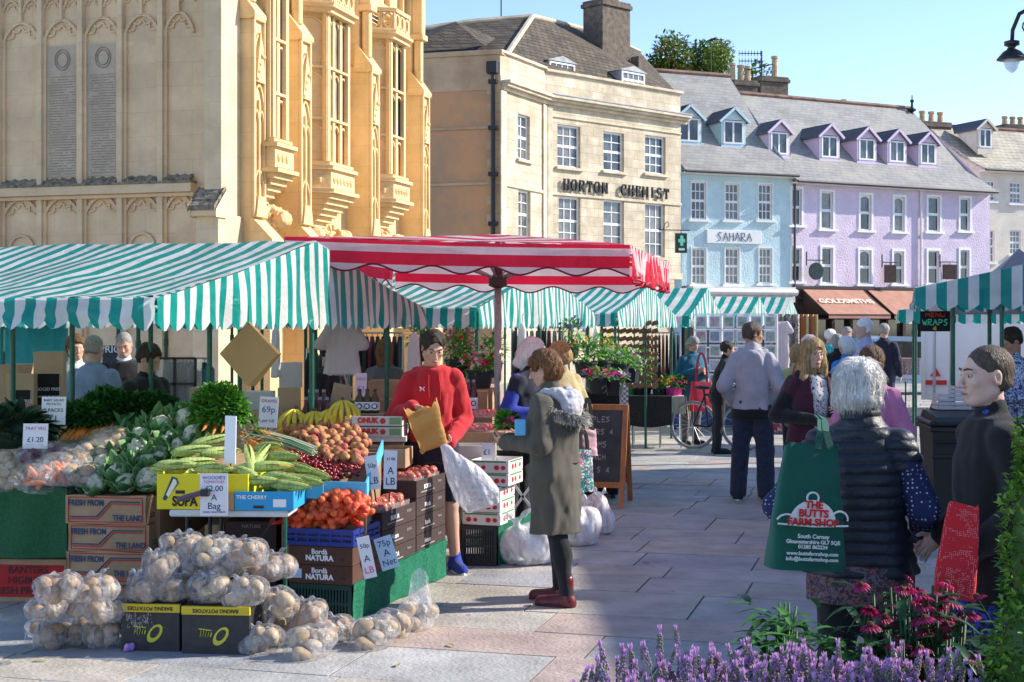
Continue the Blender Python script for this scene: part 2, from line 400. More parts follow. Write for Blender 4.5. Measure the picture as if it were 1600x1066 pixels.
pot_m = mat('chimney_pot', (.48, .34, .20), .9, var=.2, vscale=6)
gutter_m = mat('gutter_grey', (.06, .06, .065), .6)
# ---- ground and paving
gm = mat('ground_mortar', (.135, .13, .125), .95, var=.3, vscale=4, bump=.6, bscale=60)
g = MB(); g.add([(-400, -40, 0), (400, -40, 0), (400, 900, 0), (-400, 900, 0)], [(0, 1, 2, 3)])
tag(g.build('ground', gm), kind='structure')
SLC = [(.41, .395, .375), (.43, .39, .345), (.44, .345, .30), (.35, .355, .37), (.42, .41, .39), (.45, .405, .345), (.38, .355, .34)]
slm = [mat('flagstone_%s' % n_, c, .62, var=.17, vscale=3.1, bump=.9, bscale=38, detail=9, spec=.4) for n_, c in zip('abcdefg', SLC)]
for m_ in slm:   # chewing-gum spots and grime
 n_ = m_.node_tree.nodes; L_ = m_.node_tree.links; b_ = n_['Principled BSDF']; src = b_.inputs['Base Color'].links[0].from_socket; tc_ = n_.new('ShaderNodeTexCoord')
 vo = n_.new('ShaderNodeTexVoronoi'); vo.inputs['Scale'].default_value = 3.3; L_.new(tc_.outputs['Object'], vo.inputs['Vector']); r_ = n_.new('ShaderNodeValToRGB'); r_.color_ramp.elements[0].position = .045; r_.color_ramp.elements[0].color = (.55, .55, .55, 1); r_.color_ramp.elements[1].position = .075; L_.new(vo.outputs['Distance'], r_.inputs[0])
 nz_ = n_.new('ShaderNodeTexNoise'); nz_.inputs['Scale'].default_value = .9; nz_.inputs['Detail'].default_value = 10; nz_.inputs['Roughness'].default_value = .7; L_.new(tc_.outputs['Object'], nz_.inputs['Vector']); q_ = n_.new('ShaderNodeMapRange'); q_.inputs[1].default_value = .35; q_.inputs[2].default_value = .65; q_.inputs[3].default_value = .78; q_.inputs[4].default_value = 1.12; L_.new(nz_.outputs['Fac'], q_.inputs[0])
 for s_ in (r_.outputs[0], q_.outputs[0]): mx_ = n_.new('ShaderNodeMix'); mx_.data_type = 'RGBA'; mx_.blend_type = 'MULTIPLY'; mx_.inputs[0].default_value = 1; L_.new(src, mx_.inputs[6]); L_.new(s_, mx_.inputs[7]); src = mx_.outputs[2]
 L_.new(src, b_.inputs['Base Color'])
g = MB(); rr = random.Random(3); ang = math.atan2(.98, .27)
R2 = Matrix.Rotation(ang-math.pi/2, 3, 'Z'); v = 3.0
while v < 48:
 hgt = rr.choice([.46, .56, .62, .7, .78]); u = -17+rr.random(); base = rr.choice(range(7))
 while u < 17:
  wd = rr.choice([.55, .7, .85, 1.0, 1.2]); gp = .006 if v < 25 else .008; t = rr.uniform(-.0022, .0022)
  c = [(u+gp, v+gp), (u+wd-gp, v+gp), (u+wd-gp, v+hgt-gp), (u+gp, v+hgt-gp)]
  p = [R2 @ Vector((a, b, 0)) for a, b in c]
  z = .0062+t; mi = base if rr.random() < .35 else rr.randrange(7)
  q = [(a.x, a.y, z+rr.uniform(-.001, .001)) for a in p]; q2 = [(a.x, a.y, .001) for a in p]
  g.add(q+q2, [(0, 1, 2, 3), (0, 4, 5, 1), (1, 5, 6, 2), (2, 6, 7, 3), (3, 7, 4, 0)], mi); u += wd
 v += hgt
tag(g.build('pavement', slm), kind='structure')
# ---- facades
class Fac:
 def __init__(s, x0, y0, x1, y1):
  s.a = Vector((x0, y0, 0)); d = Vector((x1-x0, y1-y0, 0)); s.L = d.length; s.d = d.normalized(); s.rz = math.atan2(s.d.y, s.d.x)
  s.n = Vector((-s.d.y, s.d.x, 0))
 def s(s, px):
  k = (px-CX)/F; return (k*s.a.y-s.a.x)/(s.d.x-k*s.d.y)
 def Y(s, px): return s.a.y+s.s(px)*s.d.y
 def z(s, px, py): return CH-(py-HZ)/F*s.Y(px)
 def rect(s, a, b, c, d):   # px0,py0,px1,py1 -> x0,z0,x1,z1
  return (s.s(a), s.z((a+c)/2, d), s.s(c), s.z((a+c)/2, b))
def wall_holes(mb, x0, x1, z0, z1, holes, y=0.0, dep=.14, m=0, mr=None):
 xs = sorted(set([x0, x1]+[h[0] for h in holes]+[h[2] for h in holes])); zs = sorted(set([z0, z1]+[h[1] for h in holes]+[h[3] for h in holes]))
 xs = [q for q in xs if x0 <= q <= x1]; zs = [q for q in zs if z0 <= q <= z1]
 for i in range(len(xs)-1):
  for j in range(len(zs)-1):
   cx, cz = (xs[i]+xs[i+1])/2, (zs[j]+zs[j+1])/2
   if any(h[0] < cx < h[2] and h[1] < cz < h[3] for h in holes): continue
   mb.add([(xs[i], y, zs[j]), (xs[i+1], y, zs[j]), (xs[i+1], y, zs[j+1]), (xs[i], y, zs[j+1])], [(0, 1, 2, 3)], m)
 k = m if mr is None else mr
 for a, b, c, d in holes:
  Y2 = y+dep
  mb.add([(a, y, b), (a, y, d), (a, Y2, d), (a, Y2, b)], [(0, 1, 2, 3)], k); mb.add([(c, y, b), (c, Y2, b), (c, Y2, d), (c, y, d)], [(0, 1, 2, 3)], k)
  mb.add([(a, y, d), (c, y, d), (c, Y2, d), (a, Y2, d)], [(0, 1, 2, 3)], k); mb.add([(a, y, b), (a, Y2, b), (c, Y2, b), (c, y, b)], [(0, 1, 2, 3)], k)
def window(parent, r, nx, ny, fm, gl, y=.07, bar=.028, sill=True, arch=False, surround=None, sm=None, fw=.06):
 x0, z0, x1, z1 = r; f = MB(); w_, h_ = x1-x0, z1-z0
 f.b2((x0, y, z0), (x0+fw, y+.06, z1)); f.b2((x1-fw, y, z0), (x1, y+.06, z1)); f.b2((x0+fw, y, z0), (x1-fw, y+.06, z0+fw)); f.b2((x0+fw, y, z1-fw), (x1-fw, y+.06, z1))
 zm = (z0+z1)/2
 for i in range(1, nx):
  q = x0+fw+(w_-2*fw)*i/nx; f.b2((q-bar/2, y+.02, z0+fw), (q+bar/2, y+.045, z1-fw))
 for j in range(1, ny):
  q = z0+h_*j/ny; t = bar*1.5 if (ny % 2 == 0 and j == ny//2) else bar/2; f.b2((x0+fw, y+.012, q-t), (x1-fw, y+.050, q+t))
 if arch:
  n = 8; pts = [(x0+fw-.002, z1-fw+.001)]
  for i in range(n+1):
   a = math.pi*i/n; pts.append(((x0+x1)/2-math.cos(a)*(w_/2-fw), z1-fw-.26*w_+math.sin(a)*.25*w_))
  pts.append((x1-fw+.002, z1-fw+.001)); f.prism(pts, 'y', y+.003, y+.052)
 if surround:
  s_ = surround; f.b2((x0-s_, -.03, z0), (x0-.001, .03, z1+s_)); f.b2((x1+.001, -.03, z0), (x1+s_, .03, z1+s_)); f.b2((x0-.001, -.03, z1+.001), (x1+.001, .03, z1+s_))
 o = f.build('window', fm, parent)
 p = MB(); p.add([(x0+.01, y+.04, z0+.01), (x1-.01, y+.04, z0+.01), (x1-.01, y+.04, z1-.01), (x0+.01, y+.04, z1-.01)], [(0, 1, 2, 3)]); p.build('pane', gl, o)
 if sill:
  q = MB(); e = .10+(surround or 0); q.b2((x0-e, -.10, z0-.09), (x1+e, .06, z0-.003)); q.build('sill', sm or fm, o)
 return o
def roofplane(mb, pts, th=.08, m=0):
 n = (Vector(pts[1])-Vector(pts[0])).cross(Vector(pts[2])-Vector(pts[0])).normalized()
 if n.z < 0: n = -n
 k = len(pts); mb.add([Vector(p) for p in pts]+[Vector(p)-n*th for p in pts], [tuple(range(k)), tuple(range(2*k-1, k-1, -1))]+[(i, (i+1) % k, k+(i+1) % k, k+i) for i in range(k)], m)
def chimney(parent, c, sx, sy, z0, z1, pots, m=None, name='chimney'):
 k = MB(); k.b2((c[0]-sx/2, c[1]-sy/2, z0), (c[0]+sx/2, c[1]+sy/2, z1-.25)); k.b2((c[0]-sx/2-.07, c[1]-sy/2-.07, z1-.25), (c[0]+sx/2+.07, c[1]+sy/2+.07, z1-.1)); k.b2((c[0]-sx/2-.02, c[1]-sy/2-.02, z1-.1), (c[0]+sx/2+.02, c[1]+sy/2+.02, z1))
 o = k.build(name, m or brick_dk, parent, bevel=.02)
 for i in range(len(pots)):
  u, hh = pots[i]; p = MB(); p.lathe([(.15, 0), (.13, .1), (.115, hh-.12), (.15, hh-.1), (.15, hh), (.10, hh), (.09, hh-.3)], (c[0]+u, c[1], z1), 10); p.build('chimney_pot', pot_m, o, smooth=False)
 return o
# ---- chemist
CB = Fac(1.1, 46, 1.1+.736*6.65, 46+.677*6.65)
CS = Fac(-.33, 43.1, 1.1, 46)
ch = thing('chemist_building', 'cream stone corner building with HORTON CHEMIST lettering and stone slate roof', 'building', CB.a, CB.rz)
ch_i = Matrix.Translation(CB.a) @ Matrix.Rotation(CB.rz, 4, 'Z'); inv = ch_i.inverted()
def sub(fac, nm, parent, pi):   # empty-free sub-frame: returns matrix from facade frame to parent's frame
 return pi @ Matrix.Translation(fac.a) @ Matrix.Rotation(fac.rz, 4, 'Z')
wins = [CB.rect(871, 196, 907, 262), CB.rect(943, 207, 975, 268), CB.rect(1008, 213, 1040, 272),
  CB.rect(873, 308, 907, 382), CB.rect(943, 313, 975, 388), CB.rect(1008, 318, 1039, 402)]
Lf = CB.L
wl = MB(); wall_holes(wl, 0, Lf, 3.6, 9.15, wins, dep=.16)
wl.b2((.2, .3, 0), (Lf, .5, 3.6)); wl.b2((0, .02, 9.15), (Lf, .3, 10.0))
cso = MB(); # splay built in its own frame, then moved
TS = sub(CS, 's', ch, inv); wsp = [CS.rect(809, 180, 828, 250), CS.rect(810, 298, 829, 372)]
cso.T = TS; wall_holes(cso, 0, CS.L, 3.6, 9.15, wsp, dep=.16); cso.b2((0, .02, 9.15), (CS.L, .3, 10.05)); cso.b2((0, .3, 0), (CS.L, .5, 3.6))
for pr in (cso,): pass
wl.T = None; k0 = len(wl.v); wl.v += cso.v; wl.f += [tuple(i+k0 for i in f) for f in cso.f]; wl.m += cso.m
cwall = wl.build('wall', ashlar, ch)
for i, r in enumerate(wins): window(ch, r, 3 if i not in (1, 4, 2, 5) else 2 + (i in (2, 5)), 4 if i > 2 else 4, white_p, [glass_b, glass_m, glass_m, glass_b, glass_b, glass_b][i], sm=ashlar_plain, y=.1)
for r in wsp:
 o = window(ch, r, 2, 4, white_p, glass_b, sm=ashlar_plain, y=.1); o.matrix_local = TS
tr = MB()   # cornice, string courses, plinth bands
def cornice(mb, L_, z, x0=0, ret=0):
 for (a, b, c) in ((-.32, z, z+.10), (-.24, z-.09, z-.003), (-.10, z-.2, z-.093)): mb.b2((x0-ret*a*-1, a, b), (L_, -.002, c))
cornice(tr, Lf+.25, 9.12); tr.b2((-.03, -.07, 10.0), (Lf+.1, .34, 10.09)); tr.b2((0, -.05, 6.02), (Lf, -.002, 6.12)); tr.b2((.0, -.05, 8.55), (Lf, -.002, 8.6)); tr.b2((0, -.09, 3.4), (Lf, -.0, 3.62))
tr.T = TS; cornice(tr, CS.L, 9.12); tr.b2((-.05, -.07, 10.05), (CS.L, .34, 10.14)); tr.b2((0, -.05, 6.02), (CS.L, -.002, 6.12)); tr.b2((-.1, -.06, 3.6), (.28, -.003, 8.9)); tr.b2((CS.L-.3, -.06, 3.6), (CS.L-.02, -.003, 8.9)); tr.b2((0, -.09, 3.4), (CS.L, -.0, 3.62)); tr.T = None
tr.b2((.02, -.06, 3.6), (.25, -.003, 8.9))
tr.build('cornice', ashlar_plain, ch, bevel=.015)
ld = MB(); ld.b2((.05, -.34, 9.225), (Lf+.27, .0, 9.26)); ld.build('lead_flashing', lead, ch)
# side wall (orange render)
CW = Fac(X(640, 43.9), 43.9, -.33, 43.1); TW = sub(CW, 'w', ch, inv)
sw = MB(); sw.T = TW; sw.b2((0, 0, 0), (CW.L-.02, .3, 8.93)); sw.build('side_wall', stucco, ch)
sw = MB(); sw.T = TW; sw.b2((0, -.03, 8.93), (CW.L-.02, .3, 9.99)); sw.b2((0, -.05, 7.75), (CW.L, -.003, 7.83)); sw.b2((0, -.05, 6.05), (CW.L, -.003, 6.13)); sw.b2((-.02, -.09, 9.99), (CW.L+.05, .34, 10.14))
for j in range(22):
 zz = 3.2+j*.28; wdt = .28 if j % 2 else .45; sw.b2((CW.L-wdt, -.012-.004*(j % 2), zz+.004), (CW.L-.001, -.0, zz+.272))
sw.build('parapet', mat('parapet_tan', (.62, .45, .28), .9, col2=(.45, .30, .18), vscale=1.1, bump=1, bscale=20), ch, bevel=.01)
dp = MB(); dp.T = TW; x_ = CW.s(772); dp.tube([(x_, -.12, 3), (x_, -.12, 9.4)], .065, 8); dp.b2((x_-.16, -.3, 9.4), (x_+.16, -.04, 9.75))
for zz in (4.8, 6.3, 7.7, 9.1): dp.b2((x_-.13, -.2, zz), (x_+.13, -.02, zz+.12))
dp.build('drainpipe', black_m, ch)
# roof: solved from picture points on a back plane
def on(px, py, d): return inv @ P(px, py, d)
rf = MB()
A = [on(785, 96, 44.6), on(1062, 150, 51.6), on(1005, 138, 56.5), on(908, 82, 55.5), on(832, 26, 50.5)]
roofplane(rf, [A[0], A[1], on(1000, 82, 56.8), on(930, 50, 55.8), A[4]]); roofplane(rf, [on(640, 100, 44.3), A[0], A[4], on(735, 36, 50.3), on(640, 50, 50)])
rf.build('roof', stone_slate, ch)
rl = MB(); rl.tube([A[0], A[4]], .10, 6); rl.tube([A[4], on(930, 50, 55.8), on(1000, 82, 56.8)], .10, 6); rl.tube([on(640, 48, 50), on(735, 34, 50.3), A[4]], .1, 6); rl.build('ridge_tiles', ashlar_plain, ch)
tu = MB(); tu.add([on(640, 76, 44.6), on(758, 72, 44.4), on(712, 34, 46.5), on(660, 50, 46.8)], [(0, 1, 2, 3)]); tu.add([on(758, 72, 44.4), on(775, 60, 47), on(712, 34, 46.5)], [(0, 1, 2)]); tu.build('valley_roof', stone_slate, ch)
for a, b, d in ((P(878, 120, 47.25), 1, 0), (P(989, 134, 49.6), 1, 0)):
 q = inv @ a; t = MB(); hw = .62; t.b2((q.x-hw, q.y+.05, q.z-.1), (q.x+hw, q.y+1.9, q.z+.48)); t.prism([(q.x-hw-.1, q.z+.48), (q.x+hw+.1, q.z+.48), (q.x, q.z+.68)], 'y', q.y-.06, q.y+2.0)
 dm = t.build('dormer', lead, ch); window(dm, (q.x-hw+.03, q.z-.12, q.x+hw-.03, q.z+.46), 4, 2, white_p, glass_b, y=q.y-.03, sill=False)
cc = on(948, 70, 53); chimney(ch, (cc.x, cc.y, 0), 1.5, 1.0, 8.5, 14.1-.3, [(-.5, .95), (-.15, 1.0), (.2, .95), (.55, .9)])
cg = MB(); cg.prism([(0, 9.6), (1.6, 9.6), (1.5, 10.1), (.7, 10.5), (.25, 11.6), (0, 11.6)], 'y', 0, .4); o = cg.build('gable_coping', brick_dk, ch); q = on(1012, 100, 53.2); o.location = (q.x-.5, q.y, .2)
# lettering with slab serifs
lt = mat('letter_black', (.01, .01, .011), .4)
def serif(ch_, cx, z, h, mb, T):
 w_ = h*.62; t = h*.155; s_ = h*.13
 def b(x0, z0, x1, z1): mb.b2((cx+x0*w_, -.13, z+z0*h), (cx+x1*w_, -.06, z+z1*h))
 def stem(x): x *= 1.12; b(x-.10, 0.08, x+.10, .92); b(x-.16, 0, x+.16, .08); b(x-.16, .92, x+.16, 1)
 def arc(x0, x1, z0, z1, a0, a1, n=14):
  xm, zm = (x0+x1)/2, (z0+z1)/2; rx, rz_ = (x1-x0)/2*w_, (z1-z0)/2*h; pv = None
  for i in range(n+1):
   a = a0+(a1-a0)*i/n; th = t*(.45+.55*abs(math.cos(a)))/2; c = Vector((cx+xm*w_+rx*math.cos(a), -.095, z+zm*h+rz_*math.sin(a))); nn = Vector((math.cos(a), 0, math.sin(a)))
   cur = (c-nn*th, c+nn*th)
   if pv: mb.add([Vector((p.x, y, p.z)) for y in (-.13, -.06) for p in (pv[0], pv[1], cur[1], cur[0])], [(0, 1, 2, 3), (7, 6, 5, 4), (0, 3, 7, 4), (1, 5, 6, 2)])
   pv = cur
 if ch_ == 'H': stem(-.35); stem(.35); b(-.3, .45, .3, .56)
 elif ch_ == 'O': arc(-.5, .5, 0, 1, 0, 2*math.pi, 20)
 elif ch_ == 'C': arc(-.5, .5, 0, 1, math.radians(42), math.radians(318), 16); b(.3, .62, .42, .98)
 elif ch_ in 'R':
  stem(-.3); arc(-.35, .42, .47, .98, -math.pi/2, math.pi/2, 8); b(-.3, .9, .05, 1); b(-.3, .45, .05, .53); mb.bar((cx+.05*w_, -.095, z+.48*h), (cx+.4*w_, -.095, z+.04*h), t, .07); b(.25, 0, .6, .1)
 elif ch_ == 'T': stem(0); b(-.5, .88, .5, 1); b(-.5, .68, -.4, .9); b(.4, .68, .5, .9)
 elif ch_ == 'N': stem(-.36); stem(.36); mb.bar((cx-.36*w_, -.095, z+.97*h), (cx+.36*w_, -.095, z+.03*h), t, .068)
 elif ch_ == 'E': stem(-.25); b(-.25, .9, .45, 1); b(-.25, 0, .45, .1); b(-.25, .45, .25, .55); b(.37, .72, .45, .9); b(.37, .1, .45, .28); b(.2, .36, .27, .64)
 elif ch_ == 'M': stem(-.42); stem(.42); mb.bar((cx-.40*w_, -.095, z+.93*h), (cx, -.095, z+.25*h), t*.6, .068); mb.bar((cx+.40*w_, -.095, z+.93*h), (cx, -.095, z+.25*h), t*.45, .066)
 elif ch_ == 'I': stem(0)
 elif ch_ == 'S': arc(-.38, .38, .47, 1, math.radians(20), math.radians(270), 12); arc(-.42, .42, 0, .53, math.radians(-160), math.radians(90), 12)
for word, p0, p1, ya, yb in (('HORTON', 882, 942, 296, 301), ('CHEMIST', 972, 1038, 302, 307)):
 tl = MB()
 for i, c in enumerate(word):
  px = p0+(p1-p0)*i/(len(word)-1); py = ya+(yb-ya)*i/(len(word)-1); serif(c, CB.s(px), 6.2, .37, tl, None)
 tl.build('lettering', lt, ch)
# green cross sign
gc = thing('pharmacy_sign', 'hanging dark green sign with white and green pharmacy cross on an iron bracket', 'sign', P(1064, 380, 46.2), math.radians(10))
t = MB(); t.b2((-.19, -.06, -.32), (.19, .06, .32)); t.build('sign_board', mat('sign_green', (.01, .05, .035), .5), gc, bevel=.01)
t = MB(); t.b2((-.11, -.09, .02), (.11, -.062, .13)); t.b2((-.05, -.092, -.09), (.05, -.063, .24)); t.build('cross', mat('cross_green', (.25, .75, .5), .5), gc)
t = MB(); t.b2((-.1, -.085, -.24), (.1, -.062, -.17)); t.build('strip', white_p, gc)
t = MB(); t.tube([(-.75, 0, .42), (.3, 0, .42)], .018, 6); t.tube([(-.6, 0, .42), (-.55, 0, .6), (-.45, 0, .7), (-.4, 0, .55), (-.5, 0, .5)], .014, 5); t.tube([(0, 0, .32), (0, 0, .42)], .012, 5); t.build('bracket', black_m, gc)
# ---- generic terrace house
def dormer(parent, cx, y0, z0, w_, h_, wallm, roofm, run):
 t = MB(); hw = w_/2; g_ = .42*w_
 for sx in (-1, 1):
  x = cx+sx*hw; t.add([(x, y0, z0-.25), (x, y0, z0+h_), (x, y0+run, z0+h_), (x, y0+run, z0+h_-.2)], [(0, 1, 2, 3)])
 t.b2((cx-hw, y0, z0-.25), (cx+hw, y0+.05, z0+.06)); t.b2((cx-hw, y0, z0), (cx-hw+.1, y0+.05, z0+h_)); t.b2((cx+hw-.1, y0, z0), (cx+hw, y0+.05, z0+h_)); t.prism([(cx-hw, z0+h_), (cx+hw, z0+h_), (cx, z0+h_+g_)], 'y', y0, y0+.05)
 o = t.build('dormer', wallm, parent)
 r = MB()
 for sx in (-1, 1):
  a = (cx, y0-.12, z0+h_+g_+.05); b = (cx+sx*(hw+.13), y0-.12, z0+h_-.07); roofplane(r, [a, b, (b[0], y0+run+.1, b[2]), (cx, y0+run+.9, a[2])], .06)
 r.build('dormer_roof', roofm, o)
 window(o, (cx-hw+.1, z0+.06, cx+hw-.1, z0+h_-.03), 2, 1, white_p, glass_m, y=y0-.02, sill=False, bar=.07)
 bb = MB()
 for sx in (-1, 1): bb.bar((cx, y0-.14, z0+h_+g_+.0), (cx+sx*(hw+.12), y0-.14, z0+h_-.1), .05, .09)
 bb.build('bargeboard', wallm, o); return o
def terrace(name, label, fac, eave, ridge, dep, wallm, roofm, wins, wk, dorm, gl, z0=3.2, shop=None, trimm=None, over=.38):
 b = thing(name, label, 'building', fac.a, fac.rz); L_ = fac.L
 t = MB(); wall_holes(t, 0, L_, z0, eave, wins, dep=.12); t.b2((.02, .25, 0), (L_-.02, .3, z0)); t.add([(0, 0, 0), (0, 2*dep, 0), (0, 2*dep, eave), (0, dep, ridge-.1), (0, 0, eave)], [(0, 1, 2, 3, 4)]); t.add([(L_, 0, 0), (L_, 2*dep, 0), (L_, 2*dep, eave), (L_, dep, ridge-.1), (L_, 0, eave)], [(0, 4, 3, 2, 1)])
 t.build('wall', wallm, b)
 for r in wins: window(b, r, wk[0], wk[1], white_p, random.choice(gl), y=.05, surround=wk[2], arch=(r in wk[3]), bar=wk[4], fw=.05)
 r = MB(); roofplane(r, [(-.05, -over, eave-.02-over*(ridge-eave)/dep*.4), (L_+.03, -over, eave-.02-over*(ridge-eave)/dep*.4), (L_+.03, 1.15, eave+.95*(ridge-eave)/dep*1.15*.88), (-.05, 1.15, eave+.95*(ridge-eave)/dep*1.15*.88)])
 zz = eave+.95*(ridge-eave)/dep*1.15*.88; roofplane(r, [(-.05, 1.15, zz), (L_+.03, 1.15, zz), (L_+.03, dep, ridge), (-.05, dep, ridge)]); roofplane(r, [(-.05, dep, ridge), (L_+.03, dep, ridge), (L_+.03, 2*dep, eave), (-.05, 2*dep, eave)])
 r.build('roof', roofm, b)
 q = MB(); q.tube([(-.05, dep, ridge+.03), (L_+.05, dep, ridge+.03)], .10, 6); q.build('ridge_tiles', mat('ridge_red', (.22, .13, .10), .9, var=.4, vscale=2), b)
 q = MB(); ze = eave-.02-over*(ridge-eave)/dep*.4; q.tube([(-.05, -over-.05, ze-.06), (L_+.03, -over-.05, ze-.06)], .055, 6); q.build('gutter', gutter_m, b)
 q = MB(); q.b2((0, -over+.02, ze-.12), (L_, -.002, ze-.06)); q.build('soffit', white_p, b)
 pitch = (ridge-zz)/(dep-1.15)
 for (px, pt, pb, w_, h_) in dorm:
  cx = fac.s(px); dd = fac.Y(px)+1.15*abs(fac.n.y); zb = CH-(pb-HZ)/F*dd; cx = cx+.25
  dormer(b, cx, 1.2, max(zb, zz+.12), w_, h_, trimm or wallm, slate_dk, min(2.4, h_/pitch+.25))
 return b
slate_dk = brickmat('dormer_slates', (.10, .105, .12), (.13, .135, .15), (.05, .05, .06), .28, .17, .008, 'xz', .5, .2, 1.3)
BF = Fac(6.08, 51, 6.08+.93*4.62, 51+.37*4.62)
LFc = Fac(BF.a.x+BF.d.x*4.62, BF.a.y+BF.d.y*4.62, BF.a.x+BF.d.x*4.62+.894*9.85, BF.a.y+BF.d.y*4.62+.447*9.85)
bw = [BF.rect(1080, 284, 1103, 343), BF.rect(1133, 287, 1155, 344), BF.rect(1185, 288, 1206, 344), BF.rect(1081, 388, 1103, 444), BF.rect(1133, 388, 1155, 444), BF.rect(1186, 388, 1206, 443)]
blue = terrace('blue_house', 'pale blue roughcast house with small pane windows and a white shop sign', BF, 7.5, 11.75, 4.6, blue_w, slate, bw, (3, 4, .04, [], .03), [(1092, 190, 226, 1.05, .95), (1163, 196, 230, 1.05, .95)], [glass_b, glass_m], trimm=blue_flat)
lw = [LFc.rect(*q) for q in ((1237.5, 295, 1252, 352), (1283, 300, 1301, 358), (1344, 305, 1361, 360), (1397, 308, 1413, 362), (1450, 308, 1468, 362), (1500, 310, 1515, 361), (1237.5, 388, 1252, 440), (1284, 387, 1301, 443), (1343, 391, 1361, 444), (1396, 393, 1412, 444), (1450, 392, 1467, 444), (1500, 391, 1514, 444))]
lilac = terrace('lilac_house', 'long lilac roughcast house with five gabled dormers and a brown shop below', LFc, 7.3, 11.1, 4.6, lilac_w, slate, lw, (1, 2, .09, [lw[2], lw[3], lw[8], lw[9]], .035), [(q, 0, p_, .98, .92) for q, p_ in ((1240, 249), (1320, 257), (1379, 261), (1427, 264), (1476, 266))], [glass_m, glass_m, glass_b], trimm=lilac_flat)
# signboard on the blue house
x0, z0, x1, z1 = BF.rect(1103, 360, 1188, 381)
t = MB(); t.b2((x0, -.09, z0), (x1, -.002, z1)); o = t.build('sign_board', blue_flat if False else white_p, blue, bevel=.01)
ink = mat('sign_ink', (.02, .02, .022), .6)
tt = MB(); rr = random.Random(5); cx = (x0+x1)/2; zc = (z0+z1)/2   # hand-drawn scratchy capitals
def strokes(word, cx, zc, h, y, mb, wd, rr, th=.02):
 G_ = {'S': [((.9, .9), (.4, 1), (.1, .75), (.8, .35), (.5, .0), (.05, .1))], 'A': [((0, 0), (.5, 1), (1, 0)), ((.2, .4), (.85, .45))], 'H': [((.1, 0), (.1, 1)), ((.9, 0), (.85, 1)), ((0, .5), (1, .55))],
          'R': [((.1, 0), (.1, 1), (.8, .95), (.8, .55), (.1, .5), (.9, 0))], 'W': [((0, 1), (.25, 0), (.5, .7), (.75, 0), (1, 1))], 'P': [((.1, 0), (.15, 1), (.9, .9), (.8, .5), (.1, .45))],
          'I': [((.5, 0), (.5, 1))], 'C': [((.9, .85), (.4, 1), (.1, .5), (.4, 0), (.95, .15))], 'O': [((.5, 1), (.1, .5), (.5, 0), (.9, .5), (.5, 1))], 'E': [((.9, 1), (.1, 1), (.1, 0), (.9, 0)), ((.1, .5), (.7, .5))], '4': [((.8, .3), (0, .3), (.6, 1), (.6, 0))], 'T': [((0, 1), (1, 1)), ((.5, 1), (.5, 0))], 'M': [((0, 0), (.1, 1), (.5, .4), (.9, 1), (1, 0))], 'N': [((0, 0), (.05, 1), (.9, 0), (.95, 1))], 'U': [((0, 1), (.1, .1), (.8, 0), (.95, 1))], 'D': [((.1, 0), (.1, 1), (.8, .7), (.8, .3), (.1, 0))], 'L': [((.1, 1), (.1, 0), (.9, 0))]}
 n = len(word)
 for i, c in enumerate(word):
  if c not in G_: continue
  for st in G_[c]:
   pts = [Vector((cx+(i-n/2+.08+p[0]*.84)*wd+rr.uniform(-1, 1)*h*.03, y, zc+(p[1]-.5)*h+rr.uniform(-1, 1)*h*.04)) for p in st]
   for a, b in zip(pts, pts[1:]): mb.bar(a, b, th, .01)
strokes('SAHARA', cx, zc, .3, -.097, tt, .245, rr, .022); tt.build('lettering', ink, blue)
b_ = MB(); x_ = LFc.s(1437); b_.tube([(x_, -.07, 3.2), (x_, -.07, 7.1)], .045, 6); b_.build('downpipe', offwhite, lilac); b_ = MB(); x_ = .08; b_.tube([(x_, -.07, 3.2), (x_, -.07, 7.1)], .045, 6); b_.build('downpipe', gutter_m, lilac)
# white fascia/awning box below blue house
t = MB(); a = BF.s(1072); c = BF.s(1232); t.b2((a, -.5, 3.0), (c, .02, 3.18)); t.b2((a, -.45, 2.62), (c, .02, 3.0)); t.tube([(a, -.55, 2.98), (c, -.55, 2.98)], .13, 8); t.build('shop_fascia', offwhite, blue, bevel=.01)
t = MB(); t.b2((.1, -.04, 0), (BF.L-.1, .2, 2.62)); t.build('shop_front', mat('shop_dark', (.07, .045, .035), .5), blue)
# goldsmith shop below lilac house
brn = mat('shop_brown', (.045, .028, .022), .5); awn = mat('awning_salmon', (.46, .23, .165), .8, var=.12, vscale=3, trans=.12)
t = MB(); L_ = LFc.L; t.b2((.0, -.06, 2.75), (L_, .2, 3.2)); t.b2((0, -.10, 3.15), (L_, .2, 3.25))
for i in range(12):
 x = .15+i*(L_-.3)/11; t.b2((x-.07, -.06, 0), (x+.07, .18, 2.75))
t.b2((0, -.05, 0), (L_, .16, .5)); t.b2((0, -.045, 2.0), (L_, .14, 2.07)); t.build('shop_front', brn, lilac)
t = MB(); t.add([(0, .12, .5), (L_, .12, .5), (L_, .12, 2.75), (0, .12, 2.75)], [(0, 1, 2, 3)]); t.build('shop_window', glass_m, lilac)
t = MB(); rr = random.Random(9)
for i in range(26):
 x = .3+rr.random()*(L_-.6); h_ = rr.uniform(.1, .5); t.b2((x-.1, .02, .55), (x+.1, .1, .6+h_))
t.build('window_display', mat('display_gold', (.6, .42, .2), .6, col2=(.7, .68, .62), vscale=1.5), lilac)
